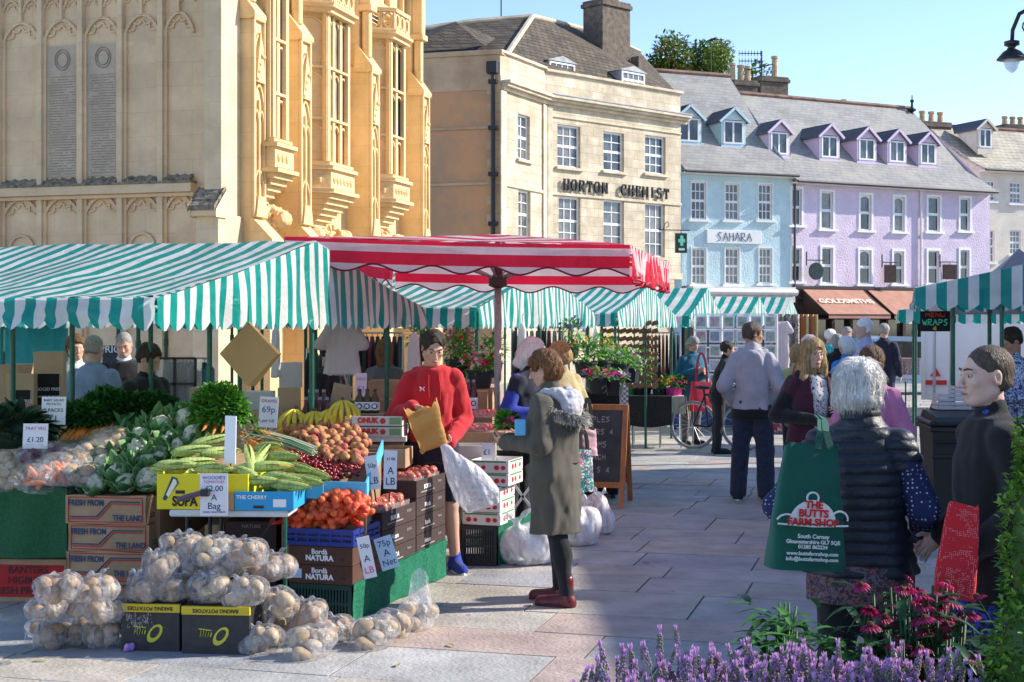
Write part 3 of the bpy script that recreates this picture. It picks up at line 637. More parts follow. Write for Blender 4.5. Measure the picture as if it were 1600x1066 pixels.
def awning(a, b, zt, zb, out, nm):
 t = MB(); n = 12
 t.grid(lambda u, v: (a+(b-a)*u, -.08-out*v, zt+(zb-zt)*v-.03*math.sin(math.pi*v)), n, 6)
 t.add([(a, -.08-out, zb), (b, -.08-out, zb), (b, -.09-out, zb-.16), (a, -.09-out, zb-.16)], [(0, 1, 2, 3)])
 o = t.build('awning', awn, lilac, smooth=False, solid=.01)
 q = MB(); q.bar((a, -.1, zt-.02), (a, -.08-out, zb-.05), .05, .04); q.bar((b, -.1, zt-.02), (b, -.08-out, zb-.05), .05, .04); q.bar((a, -.08-out, zb-.03), (b, -.08-out, zb-.03), .05, .04); q.build('awning_frame', brn, o)
 s_ = MB(); s_.add([(a, -.1, zt), (a, -.08-out, zb), (a, -.1, zb)], [(0, 1, 2)]); s_.build('awning_side', brn, o); return o
def sx_(px): return LFc.s(px)
aw1 = awning(sx_(1262)-.3, sx_(1350)-.1, 3.12, 2.2, 1.5, 'a'); aw2 = awning(sx_(1350)+.1, sx_(1455), 3.12, 2.2, 1.5, 'b')
T3 = Matrix.Translation(((sx_(1262)+sx_(1350))/2-.2, -.08-.75-.02, 2.68)) @ Matrix.Rotation(math.atan2(.92, 1.5), 4, 'X')
me = textmesh('GOLDSMITHS', .42, .004, .006); me.materials.append(mat('awning_letter', (.85, .72, .6), .8)); o = link(me, 'lettering', aw1); o.matrix_local = T3
# hanging signs on the lilac house
def hang(px, py, d, w_, h_, m, label, rnd=False):
 s_ = thing('hanging_sign', label, 'sign', P(px, py, d), math.radians(15)); t = MB()
 if rnd: t.prism([(w_/2*math.cos(a*math.pi/10), h_/2*math.sin(a*math.pi/10)) for a in range(20)], 'y', -.04, .04)
 else: t.b2((-w_/2, -.03, -h_/2), (w_/2, .03, h_/2))
 t.build('sign_board', m, s_, bevel=.01); t = MB(); t.tube([(-w_*.7, 0, h_/2+.1), (w_*.6, 0, h_/2+.1)], .02, 6); t.tube([(-w_*.7, 0, h_/2-.1), (-w_*.7, 0, h_/2+.4)], .025, 6); t.tube([(0, 0, h_/2), (0, 0, h_/2+.1)], .012, 5); t.build('bracket', black_m, s_)
hang(1275, 424, 52.6, .55, .62, mat('sign_slate', (.05, .07, .065), .6, var=.3, vscale=9), 'round dark hanging sign with iron bracket in front of the lilac house', True)
hang(1391, 428, 54.5, .5, .68, mat('sign_brown', (.07, .035, .025), .6, var=.2), 'small dark brown square sign hanging on the lilac house between the arched windows')
hang(1484, 425, 56, .62, .58, M['sign_brown'], 'wide dark brown sign hanging on the lilac house by its rightmost windows')
# chimneys and aerials behind
for px, d, lab, pots, sx, top in ((1157, 60, 'small dark chimney with three pots behind the blue house roof', [(-.4, .75), (0, .7), (.35, .65)], 1.1, 128), (1201, 61, 'dark square chimney with one tall buff pot above the lilac roof', [(.3, .95)], 1.4, 122)):
 c = thing('chimney_stack', lab, 'chimney', P(px, top, d).xy.to_3d(), .4); chimney(c, (0, 0, 0), sx, .9, 6, Z(top, d), pots, name='stack')
c = thing('chimney_stack', 'row of stubby pots on the chimney at the right end of the lilac roof', 'chimney', (X(1455, 64), 64, 0), .4); chimney(c, (0, 0, 0), 1.6, .8, 7, Z(192, 64), [(-.5, .5), (0, .5), (.5, .5)], name='stack')
c = thing('chimney_stack', 'brown chimney with three pots above the cream house', 'chimney', (X(1582, 70), 70, 0), .3); chimney(c, (0, 0, 0), 1.4, .8, 7, Z(196, 70), [(-.45, .42), (0, .42), (.45, .42)], name='stack')
c = thing('chimney_stack', 'low broad chimney with squat cowls on the lilac ridge', 'chimney', (X(1318, 63), 63, 0), .4); chimney(c, (0, 0, 0), 1.5, .6, 7, Z(168, 63), [(-.5, .3), (0, .34), (.5, .25)], name='stack')
t = thing('roof_finial', 'slim dark finial standing on the lilac roof ridge', 'finial', (X(1425, 61), 61, 0)); q = MB(); zb = Z(172, 61); q.lathe([(.16, 0), (.1, .15), (.06, .2), (.2, .3), (.06, .4), (.05, .6), (.1, .7), (.03, .75), (.02, .95)], (0, 0, zb-.3), 8); q.build('cowl', black_m, t)
ae = thing('tv_aerial', 'grid television aerial on a pole above the square chimney', 'aerial', (X(1190, 60), 60, 0)); t = MB(); zt = Z(80, 60); t.tube([(0, 0, Z(128, 60)), (0, 0, zt)], .035, 6)
for zz in (zt-.1, zt-.42): t.tube([(-.95, 0, zz), (.02, 0, zz)], .02, 4); [t.tube([(-.95+i*.13, 0, zz-.12), (-.95+i*.13, 0, zz+.12)], .014, 4) for i in range(8)]
t.tube([(-.6, 0, zt-.8), (.5, 0, zt-.55)], .02, 4); [t.tube([(-.55+i*.17, -.15, zt-.78+i*.04), (-.55+i*.17, .15, zt-.78+i*.04)], .012, 4) for i in range(6)]
t.build('mast', black_m, ae)
ae = thing('tv_aerial', 'thin mast with a small aerial in front of the roof tree', 'aerial', (X(1111, 60), 60, 0)); t = MB(); t.tube([(0, 0, Z(118, 60)), (0, 0, Z(60, 60))], .03, 6); t.tube([(-.1, 0, Z(64, 60)), (.2, 0, Z(60, 60))], .05, 5); t.build('mast', black_m, ae)
ae = thing('flagpole', 'thin dark pole rising behind the chemist roof', 'pole', (X(783, 55), 55, 0)); t = MB(); t.tube([(0, 0, 8), (0, 0, Z(-30, 55))], .03, 6); t.build('mast', black_m, ae)
# ---- cream house at far right
CF = Fac(X(1531, 60.5), 60.5, X(1531, 60.5)+9*.93, 60.5+9*.37)
cw = [CF.rect(*q) for q in ((1538, 283, 1555, 314), (1578, 285, 1596, 318), (1540, 360, 1554, 410), (1578, 360, 1595, 398))]
crm = terrace('cream_house', 'cream rendered house with pale slate mansard roof and one dormer', CF, Z(262, 61), Z(200, 64.5), 3.5, cream_w, slate_w, cw, (3, 4, None, [], .03), [], [glass_b], trimm=cream_w)
dormer(crm, CF.s(1556)+.2, .9, Z(234, 62), .85, .9, cream_w, slate_dk, 1.3)
t = MB(); [t.b2((i*.28, -.3, Z(268, 61)), (i*.28+.12, -.0, Z(268, 61)+.12)) for i in range(30)]; t.build('dentils', cream_w, crm)
# far houses on the right and left so the square is closed
for nm, lab, f_, ev, m_ in (('stone_house', 'cream stone house side standing beyond the cream house', Fac(CF.a.x+8.4, CF.a.y+3.3, CF.a.x+20, CF.a.y+8), 7.5, ashlar),):
 ws = [(1.2+i*2.4, 4.4, 2.1+i*2.4, 6.0) for i in range(4)]; terrace(nm, lab, f_, ev, ev+3.4, 4, m_, slate, ws, (2, 4, None, [], .03), [], [glass_m])
# building off to the right whose shade covers the foreground
SHD = Fac(13.0, 19.3, 13.6, -14); SHB = thing('stone_house', 'tall stone house standing along the right side of the square', 'building', (13, 19.6, 0), math.radians(-89))
t = MB(); Ls = 34; ws = [(1.2+i*2.6, zz, 2.2+i*2.6, zz+1.7) for i in range(12) for zz in (1.0, 4.2)]; wall_holes(t, 0, Ls, 0, 7.4, ws); t.add([(0, 0, 0), (0, 7, 0), (0, 7, 7.4), (0, 0, 7.4)], [(0, 1, 2, 3)]); t.b2((0, -.3, 7.4), (Ls, 7, 7.6)); t.build('wall', ashlar, SHB)
for r in ws: window(SHB, r, 2, 4, white_p, glass_m)
t = MB(); roofplane(t, [(-.1, -.3, 7.6), (Ls, -.3, 7.6), (Ls, 3.5, 9.3), (-.1, 3.5, 9.3)]); roofplane(t, [(-.1, 3.5, 9.3), (Ls, 3.5, 9.3), (Ls, 7, 7.6), (-.1, 7, 7.6)]); t.add([(0, 0, 7.6), (0, 7, 7.6), (0, 3.5, 9.25)], [(0, 1, 2)]); t.build('roof', slate, SHB)
# ================================================================= CHURCH PORCH
CO = Vector((X(345, 24), 24.0, 0)); CRZ = math.atan2(-.28, .96)
chu = thing('church', 'ochre limestone church porch with tracery panels, oriels and tall buttresses', 'church', CO, CRZ)
cu = Vector((math.cos(CRZ), math.sin(CRZ), 0)); cv = Vector((-math.sin(CRZ), math.cos(CRZ), 0))
def cy_of(px, lx):   # local y where line x=lx crosses pixel column
 k = (px-CX)/F; o = CO+cu*lx; return (k*o.y-o.x)/(cv.x-k*cv.y)
def cx_of(px, ly):
 k = (px-CX)/F; o = CO+cv*ly; return (k*o.y-o.x)/(cu.x-k*cu.y)
def cz(px, py, lx, ly): return CH-(py-HZ)/F*(CO+cu*lx+cv*ly).y
def archpts(x0, x1, zs, zt, n=8):   # two-centred flattened arch from left spring to right spring
 m_ = (x0+x1)/2; pts = []
 for i in range(n+1):
  t = i/n; pts.append((x0+(m_-x0)*t**1.25 if t < 1 else m_, zs+(zt-zs)*math.sin(t*math.pi/2)**.95))
 return pts+[(x0+x1-p[0], p[1]) for p in reversed(pts[:-1])]
def arch(mb, f, x0, x1, zs, zt, w_, cusp=True, m=0):   # f maps (u,z,out)->point ; arch moulding in front of wall
 pts = archpts(x0, x1, zs, zt)
 for a, b in zip(pts, pts[1:]): mb.bar(f(a[0], a[1], w_*.5), f(b[0], b[1], w_*.5), w_, w_, m)
 if cusp:
  ip = archpts(x0+w_*1.1, x1-w_*1.1, zs-w_*.3, zt-w_*1.5, 8); q = (x1-x0)
  for i in (3, 6, 10, 13):
   p = Vector(ip[i]); c = Vector(((x0+x1)/2, zs-.1*q)); d = (c-p).normalized(); e = Vector((-d.y, d.x)); a = p+d*q*.09
   for s_ in (-1, 1):
    b0 = p+e*s_*q*.13; mb.bar(f(b0.x, b0.y, w_*.35), f(a.x, a.y, w_*.35), w_*.55, w_*.6, m)
# --- frontal (left) wall
LW = MB(); YW = 0.15
LW.b2((-9.5, YW, 0), (cx_of(303, -.2)+.3, YW+.5, 12)); 
ux = [cx_of(p, YW) for p in (-64, 3, 67, 130, 192, 255, 308)]; dY = 24.6
def fw(u, z, o): return Vector((u, YW-o, z))
def zz(py): return CH-(py-HZ)/F*24.9
tz = MB()
for i, u in enumerate(ux[:-1]):
 tz.b2((u-.05, YW-.12, 0), (u+.05, YW+.01, 12)); tz.b2((u-.10, YW-.06, 0), (u+.10, YW+.008, zz(55)))
for i in range(len(ux)-1):
 a, b = ux[i], ux[i+1]; q = (a+b)/2; rise = -3*i*0
 arch(tz, fw, a+.05, b-.05, zz(62), zz(30), .055)
 arch(tz, fw, a+.05, b-.05, zz(338), zz(309), .055)
 for c, d in ((a, q), (q, b)): arch(tz, fw, c+.03, d-.03, zz(14), zz(-6), .04)
 tz.b2((q-.025, YW-.08, zz(30)), (q+.025, YW+.01, 12))
 if i in (1, 4):
  cxx, czz = q, zz(388)
  pts = [(cxx+.24*math.cos(t*math.pi/12), czz+.24*math.sin(t*math.pi/12)) for t in range(25)]
  for e, f_ in zip(pts, pts[1:]): tz.bar(fw(e[0], e[1], .03), fw(f_[0], f_[1], .03), .04, .05)
 tz.b2((a+.06, YW-.03, zz(440)), (b-.06, YW+.005, zz(358))) if i in (0, 2, 3, 5) and False else None
tz.b2((-9.5, YW-.22, zz(306)), (ux[-1], YW+.01, zz(292))); tz.b2((-9.5, YW-.14, zz(312)), (ux[-1], YW+.01, zz(306)-.002)); tz.b2((-9.5, YW-.10, zz(410)), (ux[-1], YW+.01, zz(405)))
LW.build('wall', church_l, chu); tz.build('tracery', church_l, chu, bevel=.008)
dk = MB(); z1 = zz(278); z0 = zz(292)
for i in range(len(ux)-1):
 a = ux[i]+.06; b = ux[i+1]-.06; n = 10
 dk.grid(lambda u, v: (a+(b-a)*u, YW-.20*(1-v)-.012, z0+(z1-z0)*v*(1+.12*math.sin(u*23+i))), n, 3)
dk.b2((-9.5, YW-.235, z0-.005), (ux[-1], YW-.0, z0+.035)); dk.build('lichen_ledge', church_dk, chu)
for i in (2, 3):   # inscribed tablets
 a, b = ux[i]+.08, ux[i+1]-.07
 if i == 3: a += .02
 t = MB(); t.b2((a, YW-.02, zz(276)), (b, YW+.01, zz(70))); tb = t.build('tablet', church_slab, chu)
 t = MB(); rr = random.Random(i); z = zz(118)
 while z > zz(272):
  x = a+.04+rr.random()*.05
  while x < b-.06:
   l = rr.uniform(.02, .075); x2 = min(x+l, b-.03)
   if rr.random() < .93: t.b2((x, YW-.0235, z), (x2, YW-.019, z-.021*rr.uniform(.6, 1)))
   x = x2+.012
  z -= .046
 c = ((a+b)/2, zz(92))
 for r_ in (.15, .11):
  for k in range(20): e = k*math.pi/10; f_ = e+math.pi/10; t.bar((c[0]+r_*math.cos(e), YW-.025, c[1]+r_*math.sin(e)*1.2), (c[0]+r_*math.cos(f_), YW-.025, c[1]+r_*math.sin(f_)*1.2), .022, .012)
 t.build('inscription', church_ink, tb)
# --- corner buttress
xb0, xb1 = cx_of(306, -.75), cx_of(341, -.75)
bt = MB(); bt.b2((xb0, -.75, 0), (xb1, YW+.5, zz(345))); bt.b2((xb0+.04, -.55, zz(345)), (xb1-.05, YW+.5, zz(12))); bt.b2((xb0+.08, -.35, zz(12)), (xb1-.1, YW+.5, 12)); bt.b2((xb0-.03, -.80, 0), (xb1+.03, YW+.4, zz(390)))
for (z, y0, y1) in ((zz(348), -.86, -.5), (zz(14), -.66, -.3)):
 bt.prism([(y0, z-.02), (y0, z+.08), (y1, z+.42), (y1, z-.02)], 'x', xb0-.04, xb1+.03)
bt.build('buttress', church_l, chu, bevel=.02)
dk = MB()
for (z, y0, y1) in ((zz(348), -.88, -.5), (zz(14), -.68, -.3)):
 for k in range(3):
  ya = y0+(y1-y0)*k/3; za = z+.10+.34*k/3; dk.prism([(ya-.012, za-.03), (ya-.012, za+.05), (ya+.13, za+.155), (ya+.13, za+.06)], 'x', xb0-.07, xb1+.01)
dk.build('buttress_cap', church_dk, chu, bevel=.015)
# --- porch front (plane x=0 facing +x), buttresses, oriels
('porch_wall', church_m, chu)
PB = .50
bpx = [393, 467, 577, 658]; bys = [cy_of(p, PB) for p in bpx]; BW = .45
PF = MB(); PF.b2((-1.2, YW+.3, 0), (0, bys[3]+BW, 12.5)); PF.build('porch_wall', church_m, chu)
def fx(y, z, o, x=0.0): return Vector((x+o, y, z))
for bi, by in enumerate(bys):
 t = MB(); Yc = (CO+cu*PB+cv*by).y
 zt = 7.08; zb = 3.45
 t.b2((-.02, by, 0), (PB, by+BW, zt)); t.b2((-.02, by+.08, zt), (.24, by+BW-.08, 12.6))
 t.prism([(PB-.001, zt-.12), (PB+.07, zt-.1), (PB+.07, zt-.02), (.24, zt+.42), (.2, zt-.1)], 'y', by-.05, by+BW+.05)
 t.prism([(PB-.001, 0), (PB+.34, 0), (PB+.34, zb-.33), (PB+.38, zb-.3), (PB+.38, zb-.24), (PB-.001, zb+.14)], 'y', by-.03, by+BW+.03)
 # attached shaft with cap above the weathering
 t.tube([(.36, by+BW/2, zt+.2), (.36, by+BW/2, zt+1.15)], .11, 8); t.b2((.20, by+BW/2-.17, zt+1.15), (.52, by+BW/2+.17, zt+1.28)); t.b2((.24, by+BW/2-.12, zt+1.28), (.48, by+BW/2+.12, 12))
 ob = t.build('buttress', church_m, chu, bevel=.018)
 p = MB()   # panel tracery on buttress front
 f = lambda y, z, o: Vector((PB+o, y, z))
 e0, e1 = by+.04, by+BW-.04
 p.b2((PB, by, zb+.15), (PB+.055, by+.06, zt-.14)); p.b2((PB, by+BW-.06, zb+.15), (PB+.055, by+BW, zt-.14)); p.b2((PB, by+BW/2-.02, zb+.15), (PB+.045, by+BW/2+.02, 5.6))
 for (s0, s1, za, zb_) in ((e0, e1, 5.5, 5.85), (e0, (e0+e1)/2, 5.2, 5.42), ((e0+e1)/2, e1, 5.2, 5.42), (e0, e1, 4.1, 4.4), (e0, e1, 6.3, 6.7)): arch(p, f, s0, s1, za, zb_, .04, False)
 # crocketed niche hood
 for k in range(7): p.ball((PB+.06, by+.1+.05*k if k < 4 else by+BW-.1-.05*(k-4), 5.95+.13*min(k, 3)), .045, 6, k=4)
 p.prism([(by+.06, 5.9), (by+BW-.06, 5.9), (by+BW/2, 6.75)], 'x', PB+.002, PB+.07)
 p.prism([(by+.02, zb+.16), (by+BW-.02, zb+.16), (by+BW-.1, zb+.5), (by+.1, zb+.5)], 'x', PB+.002, PB+.09)
 p.b2((PB, by, zt-.14), (PB+.06, by+BW, zt-.08)); p.build('panel_tracery', church_m, ob, bevel=.006)
# oriels: bay, front px range, sill py, lights
lead_g = mat('leaded_glass', (.015, .018, .022), .25, spec=.6)
def oriel(bay, px0, px1, pys, lights, ztop, hi=True):
 y0 = bys[bay]+BW+.02; y1 = bys[bay+1]-.02; OX = .62
 f0 = cy_of(px0, OX); f1 = cy_of(px1, OX); c0 = max(y0+.02, f0-.42); c1 = min(y1-.02, f1+.42); zs = cz((px0+px1)/2, pys, OX, (f0+f1)/2)
 plan = [(0, c0), (OX, f0), (OX, f1), (0, c1)]
 t = MB()
 def slab(z0, z1, g_): t.prism([(-.01, c0-g_), (OX+g_, f0-g_*.6), (OX+g_, f1+g_*.6), (-.01, c1+g_)], 'z', z0, z1)
 slab(zs-.02, zs+.06, .08); slab(zs-.10, zs-.023, .16); slab(zs-.46, zs-.103, .10); slab(zs-.54, zs-.463, .18)
 for k in range(6): g_ = .08-.09*k; slab(zs-.54-.1*(k+1), zs-.54-.1*k-.003, g_)
 slab(ztop, ztop+.1, .10); slab(ztop+.1, ztop+.16, .17)
 # solid core with light panels
 t.prism([(-.01, c0+.02), (OX-.09, f0+.02), (OX-.09, f1-.02), (-.01, c1-.02)], 'z', zs, ztop)
 ob = t.build('oriel', church_m, chu, bevel=.012)
 p = MB(); g_ = MB(); H = ztop-zs; tiers = [(0, .30), (.30, .64), (.64, 1.0)]
 faces = [((OX, f0), (OX, f1), lights), ((0.02, c0), (OX, f0), 1), ((OX, f1), (.02, c1), 1)]
 for fi, (A_, B_, nl) in enumerate(faces):
  A_ = Vector((*A_, 0)); B_ = Vector((*B_, 0)); L_ = (B_-A_).length; d = (B_-A_).normalized(); nn = Vector((d.y, -d.x, 0))
  f = lambda u, z, o: A_+d*u+nn*(o-.07)+Vector((0, 0, z))
  for i in range(nl+1):
   u = L_*i/nl; wv = .05 if 0 < i < nl else .09; p.bar(f(u, zs, .03), f(u, ztop, .03), wv, .11)
  for a, b in tiers:
   za, zb_ = zs+a*H, zs+b*H; p.bar(f(0, za+.02, .03), f(L_, za+.02, .03), .11, .05)
   for i in range(nl):
    u0, u1 = L_*i/nl+.02, L_*(i+1)/nl-.02; arch(p, f, u0, u1, zb_-.26, zb_-.07, .035, False)
    if a > 0 and not (fi == 0 and False): g_.prism([(u0+.01, 0), (u1-.01, 0)], 'z', 0, 0) if False else g_.add([f(u0, za+.05, -.005), f(u1, za+.05, -.005), f(u1, zb_-.1, -.005), f(u0, zb_-.1, -.005)], [(0, 1, 2, 3)])
  # crocket/frieze row at sill
  for i in range(int(L_/.16)): p.ball(f((i+.5)*.16, zs-.28, .16), (.055, .055, .09), 6, k=4)
 p.build('oriel_tracery', church_m, ob, bevel=.005); 
 g_.build('oriel_glass', lead_g if hi == 2 else church_g, ob)
 # balustrade
 q = MB(); zb_ = ztop+.16
 for A_, B_ in (((0, c0), (OX+.08, f0)), ((OX+.08, f0), (OX+.08, f1)), ((OX+.08, f1), (0, c1))):
  A_ = Vector((*A_, 0)); B_ = Vector((*B_, 0)); L_ = (B_-A_).length; d = (B_-A_).normalized()
  q.bar(A_+Vector((0, 0, zb_+.45)), B_+Vector((0, 0, zb_+.45)), .12, .08); q.bar(A_+Vector((0, 0, zb_+.04)), B_+Vector((0, 0, zb_+.04)), .10, .06)
  n = max(2, int(L_/.24))
  for i in range(n):
   c = A_+d*(L_*(i+.5)/n)+Vector((0, 0, zb_+.24)); r_ = .10
   for k in range(8): a = k*math.pi/4; b = a+math.pi/4; q.bar(c+d*r_*math.cos(a)+Vector((0, 0, r_*1.5*math.sin(a))), c+d*r_*math.cos(b)+Vector((0, 0, r_*1.5*math.sin(b))), .06, .04)
   q.bar(c+d*L_/n/2-Vector((0, 0, .2)), c+d*L_/n/2+Vector((0, 0, .2)), .05, .05)
 q.build('balustrade', church_m, ob)
 # grotesque corbel (rounded carved foliage lumps) and niche below
 cxx = (f0+f1)/2; rr = random.Random(bay)
 s = SDF((-.1, f0-.6, zs-2.0), (OX+.5, f1+.6, zs-.9), .025)
 wy = (f1-f0)/2+.15
 s.ell((.1, cxx, zs-1.35), (.2, wy*.8, .2), .05)
 for k in range(26): s.ell((rr.uniform(.1, .5), cxx+rr.uniform(-1, 1)*wy, zs-1.35+rr.uniform(-.25, .25)), (rr.uniform(.05, .09),)*3, .012)
 s.ell((.5, f1+.05, zs-1.3), (.16, .2, .13), .06); s.ell((.45, f0-.1, zs-1.3), (.13, .16, .12), .06); s.noise(.03, 14, 3)
 s.build('corbel_carving', church_m, ob, smooth=1)
 n_ = MB(); zc = zs-1.75
 n_.b2((0, cxx-wy, zc-.06), (.42, cxx+wy, zc)); 
 for i in range(5):
  u = cxx-wy+wy*2*i/4; n_.b2((.02, u-.035, zc-1.3), (.40, u+.035, zc-.06))
  if i < 4:
   f = lambda y, z, o: Vector((.36+o, y, z)); arch(n_, f, u+.03, u+wy/2-.03, zc-.45, zc-.15, .04, False); 
   for r in range(2): n_.ball((.36, u+wy/4, zc-.9-.25*r), (.07, .09, .1), 6, k=5)
 n_.b2((0, cxx-wy-.05, zc-1.42), (.55, cxx+wy+.05, zc-1.30)); n_.build('niche_canopy', church_m, ob, bevel=.006)
church_g = mat('stone_panel_light', (.42, .36, .27), .35, spec=.5, col2=(.2, .17, .13), vscale=2.5)
oriel(0, 424, 449, 224, 2, cz(436, -20, .6, bys[0]+1)); oriel(1, 512, 545, 262, 3, cz(528, 38, .6, bys[1]+2)); oriel(2, 610, 632, 280, 2, cz(620, 72, .6, bys[2]+1.6), 2)
# dark leaded windows in the recessed wall between oriel and buttress
for (pxa, pxb, pya, pyb, bay) in ((484, 493, 66, 110, 1), (484, 493, 122, 168, 1), (588, 594, 112, 150, 2), (588, 594, 160, 200, 2), (577, 592, 12, 44, 2)):
 y0 = bys[bay]+BW+.05; lx = .05
 t = MB(); ya = cy_of(pxa, lx); yb = cy_of(pxb, lx); ya, yb = max(ya, y0), max(yb, y0+.3)
 za, zb_ = cz(pxa, pyb, lx, ya), cz(pxa, pya, lx, ya); t.b2((.005, ya, za), (.02, yb, zb_)); o = t.build('lancet_window', lead_g, chu)
 t = MB(); f = lambda y, z, o_: Vector((.02+o_, y, z)); t.b2((.0, ya-.06, za-.05), (.07, ya, zb_)); t.b2((.0, yb, za-.05), (.07, yb+.06, zb_)); arch(t, f, ya-.03, yb+.03, zb_-.15, zb_+.1, .05, False)
 for k in range(4): t.bar((.03, ya, za+(zb_-za)*(k+1)/5), (.03, yb, za+(zb_-za)*(k+1)/5), .012, .02)
 t.build('window_frame', church_m, o)
# upper storey windows and string courses on the porch
t = MB(); t.b2((0, YW+.3, 8.55), (.12, bys[3], 8.75)); t.b2((0, YW+.3, 3.2), (.08, bys[3], 3.3))
for bay in range(3):
 y0 = bys[bay]+BW+.1; y1 = bys[bay+1]-.1; n = 3; f = lambda y, z, o_: Vector((.02+o_, y, z))
 for i in range(n+1): t.b2((0, y0+(y1-y0)*i/n-.04, 8.75), (.12, y0+(y1-y0)*i/n+.04, 12))
 for i in range(n):
  a = y0+(y1-y0)*i/n+.03; b = y0+(y1-y0)*(i+1)/n-.03; arch(t, f, a, b, 9.6, 9.95, .05, False); arch(t, f, a, b, 7.9, 8.2, .04, False)
t.build('upper_tracery', church_m, chu)
# fourth bay past the last buttress: return wall
# ================================================================= STALL CANOPIES
A_DIR = Vector((.305, .952, 0)); SRZ = -math.atan2(.305, .952)
def clothmat(name, c, tr=.4, rough=.38, bump=1.2):
 m = mat(name, c, rough, var=.14, vscale=2.3, spec=.5, trans=tr)
 n = m.node_tree.nodes; L = m.node_tree.links; b = n['Principled BSDF']; tc = n.new('ShaderNodeTexCoord')
 n2 = n.new('ShaderNodeTexNoise'); n2.inputs['Scale'].default_value = 7; n2.inputs['Detail'].default_value = 3; n2.inputs['Distortion'].default_value = 1.6; L.new(tc.outputs['Object'], n2.inputs['Vector'])
 bp = n.new('ShaderNodeBump'); bp.inputs['Strength'].default_value = .55; bp.inputs['Distance'].default_value = .02*bump; L.new(n2.outputs['Fac'], bp.inputs['Height']); L.new(bp.outputs[0], b.inputs['Normal']); return m
cg = clothmat('canvas_green', (.0, .33, .28)); cwh = clothmat('canvas_white', (.80, .80, .77)); cg_old = clothmat('canvas_green_light', (.03, .33, .29))
post_m = mat('post_green', (.008, .10, .06), .4, var=.25, vscale=20, spec=.6)
CM = [cg, cwh]
def stall(name, label, A, rz, W_, L_, ze, zr, sw=.072, dep=.17, posts=(), seed=0, sag=.05, mats=None, rows=8, hi=3, gleft=True, group='green and white striped market stalls'):
 t = thing(name, label, 'market stall', (A[0], A[1], 0), rz, group); mats = mats or CM; rr = random.Random(seed)
 n = max(4, int(round(L_/sw))); sx = L_/n; hy = W_/2
 def zroof(v): return ze+(zr-ze)*(1-abs(v*2-1))
 def wr(x, y, s_): return 1.3*noise.fractal(Vector((x*s_+seed, y*s_, seed*1.3)), 1.0, 2.0, 2)
 m = MB()
 for side in (0, 1):
  def fn(u, v):
   x = -L_*(1-u); vv = v*.5 if side == 0 else .5+v*.5; z = zroof(vv); e = math.sin(math.pi*v)*(.4+.6*abs(math.sin(math.pi*(1-u)*L_/1.3)))
   return (x, vv*W_, z-sag*e+.012*wr(x, vv*W_, 3.0)+(-.03 if v in (0, 1) and False else 0))
  m.grid(fn, n*2, rows, lambda i, j: (i//2) % 2)
 m.build('roof_cloth', mats, t, smooth=True)
 for (y, sgn) in ((0, -1), (W_, 1)):
  m = MB()
  def fn(u, v):
   k = u*n*hi; fr = (k % (2*hi))/(2*hi); sc = .045*abs(math.sin(math.pi*fr)); x = -L_*(1-u)
   d = dep-.02+sc+.02*wr(x, y, 1.2); return (x, y+sgn*(.012+.05*v*(.4+wr(x, y+v, 5)*.8)), ze-.002-d*v)
  m.grid(fn, n*hi, 4, lambda i, j: (i//hi) % 2)
  m.build('valance', mats, t, smooth=True)
 ng = max(4, int(round(W_/sw))); 
 for x0 in ((0, -L_) if gleft else (0,)):
  m = MB()
  def fn(u, v):
   k = u*ng*hi; fr = (k % (2*hi))/(2*hi); sc = .05*abs(math.sin(math.pi*fr)); y = u*W_
   zt = zroof(u)-.004-(sag*math.sin(math.pi*((u*2) % 1))*.4 if 0 < u < 1 else 0); zb = ze-dep+.01-sc; z = zt+(zb-zt)*v
   sg = 1 if x0 == 0 else -1
   return (x0+sg*(.004+.05*v*(1-.3*v)*(.5+1.0*wr(y*1.6+x0, z*.5, 3))), y, z+.008*wr(y, z, 4))
  m.grid(fn, ng*hi, 7, lambda i, j: (i//hi) % 2); m.build('gable_cloth', mats, t, smooth=True)
 f = MB(); zt = ze-.03
 for y in (.03, W_-.03): f.tube([(-L_+.02, y, zt), (-.02, y, zt)], .016, 6)
 f.tube([(-L_+.02, hy, zr-.05), (-.02, hy, zr-.05)], .016, 6)
 for x in (-.03, -L_+.03): f.tube([(x, .03, zt), (x, hy, zr-.05), (x, W_-.03, zt)], .016, 6); f.tube([(x, .03, zt-.005), (x, W_-.03, zt-.005)], .014, 6)
 f.build('frame', post_m, t)
 for (x, y) in posts:
  p = MB(); z1 = zroof(y/W_)-.05; p.tube([(x, y, 0), (x, y, z1)], .019, 8); p.tube([(x, y, z1-.35), (x, y, z1-.28)], .026, 8); p.lathe([(.04, 0), (.04, .01), (.022, .012)], (x, y, 0), 10); p.build('post', post_m, t, smooth=False)
 return t
def stdposts(W_, L_): return [(-.04, .1), (-.04, W_/2), (-.04, W_-.1), (-L_+.04, .1), (-L_+.04, W_/2), (-L_+.04, W_-.1), (-L_/2, .1), (-L_/2, W_-.1)]
s1 = stall('market_stall', 'large green and white striped vegetable stall at the left with a translucent gable', (-2.0, 8.0), SRZ, 4.1, 4.3, 1.915, 2.35, posts=[(-.83, 2.04), (-1.775, 1.75), (-2.18, 1.62), (-.03, 2.05), (-.03, 3.4), (-1.6, 2.5), (-1.6, 3.9), (-2.6, 3.9), (-.9, 3.9), (-4.2, .1), (-4.2, 3.9)], seed=1, dep=.15)
def tpt(t): return (-2+.305*t, 8+.952*t)
s2 = stall('market_stall', 'green and white stall just beyond the silver umbrella pole, full of flowers', tpt(5.5), SRZ, 4.3, 3.4, 1.93, 2.38, posts=stdposts(4.3, 3.4), seed=2)
s3 = stall('market_stall', 'green and white flower stall third in the row, beside the black cloth table', tpt(11.0), SRZ, 3.9, 2.8, 1.93, 2.34, posts=stdposts(3.9, 2.8), seed=3)
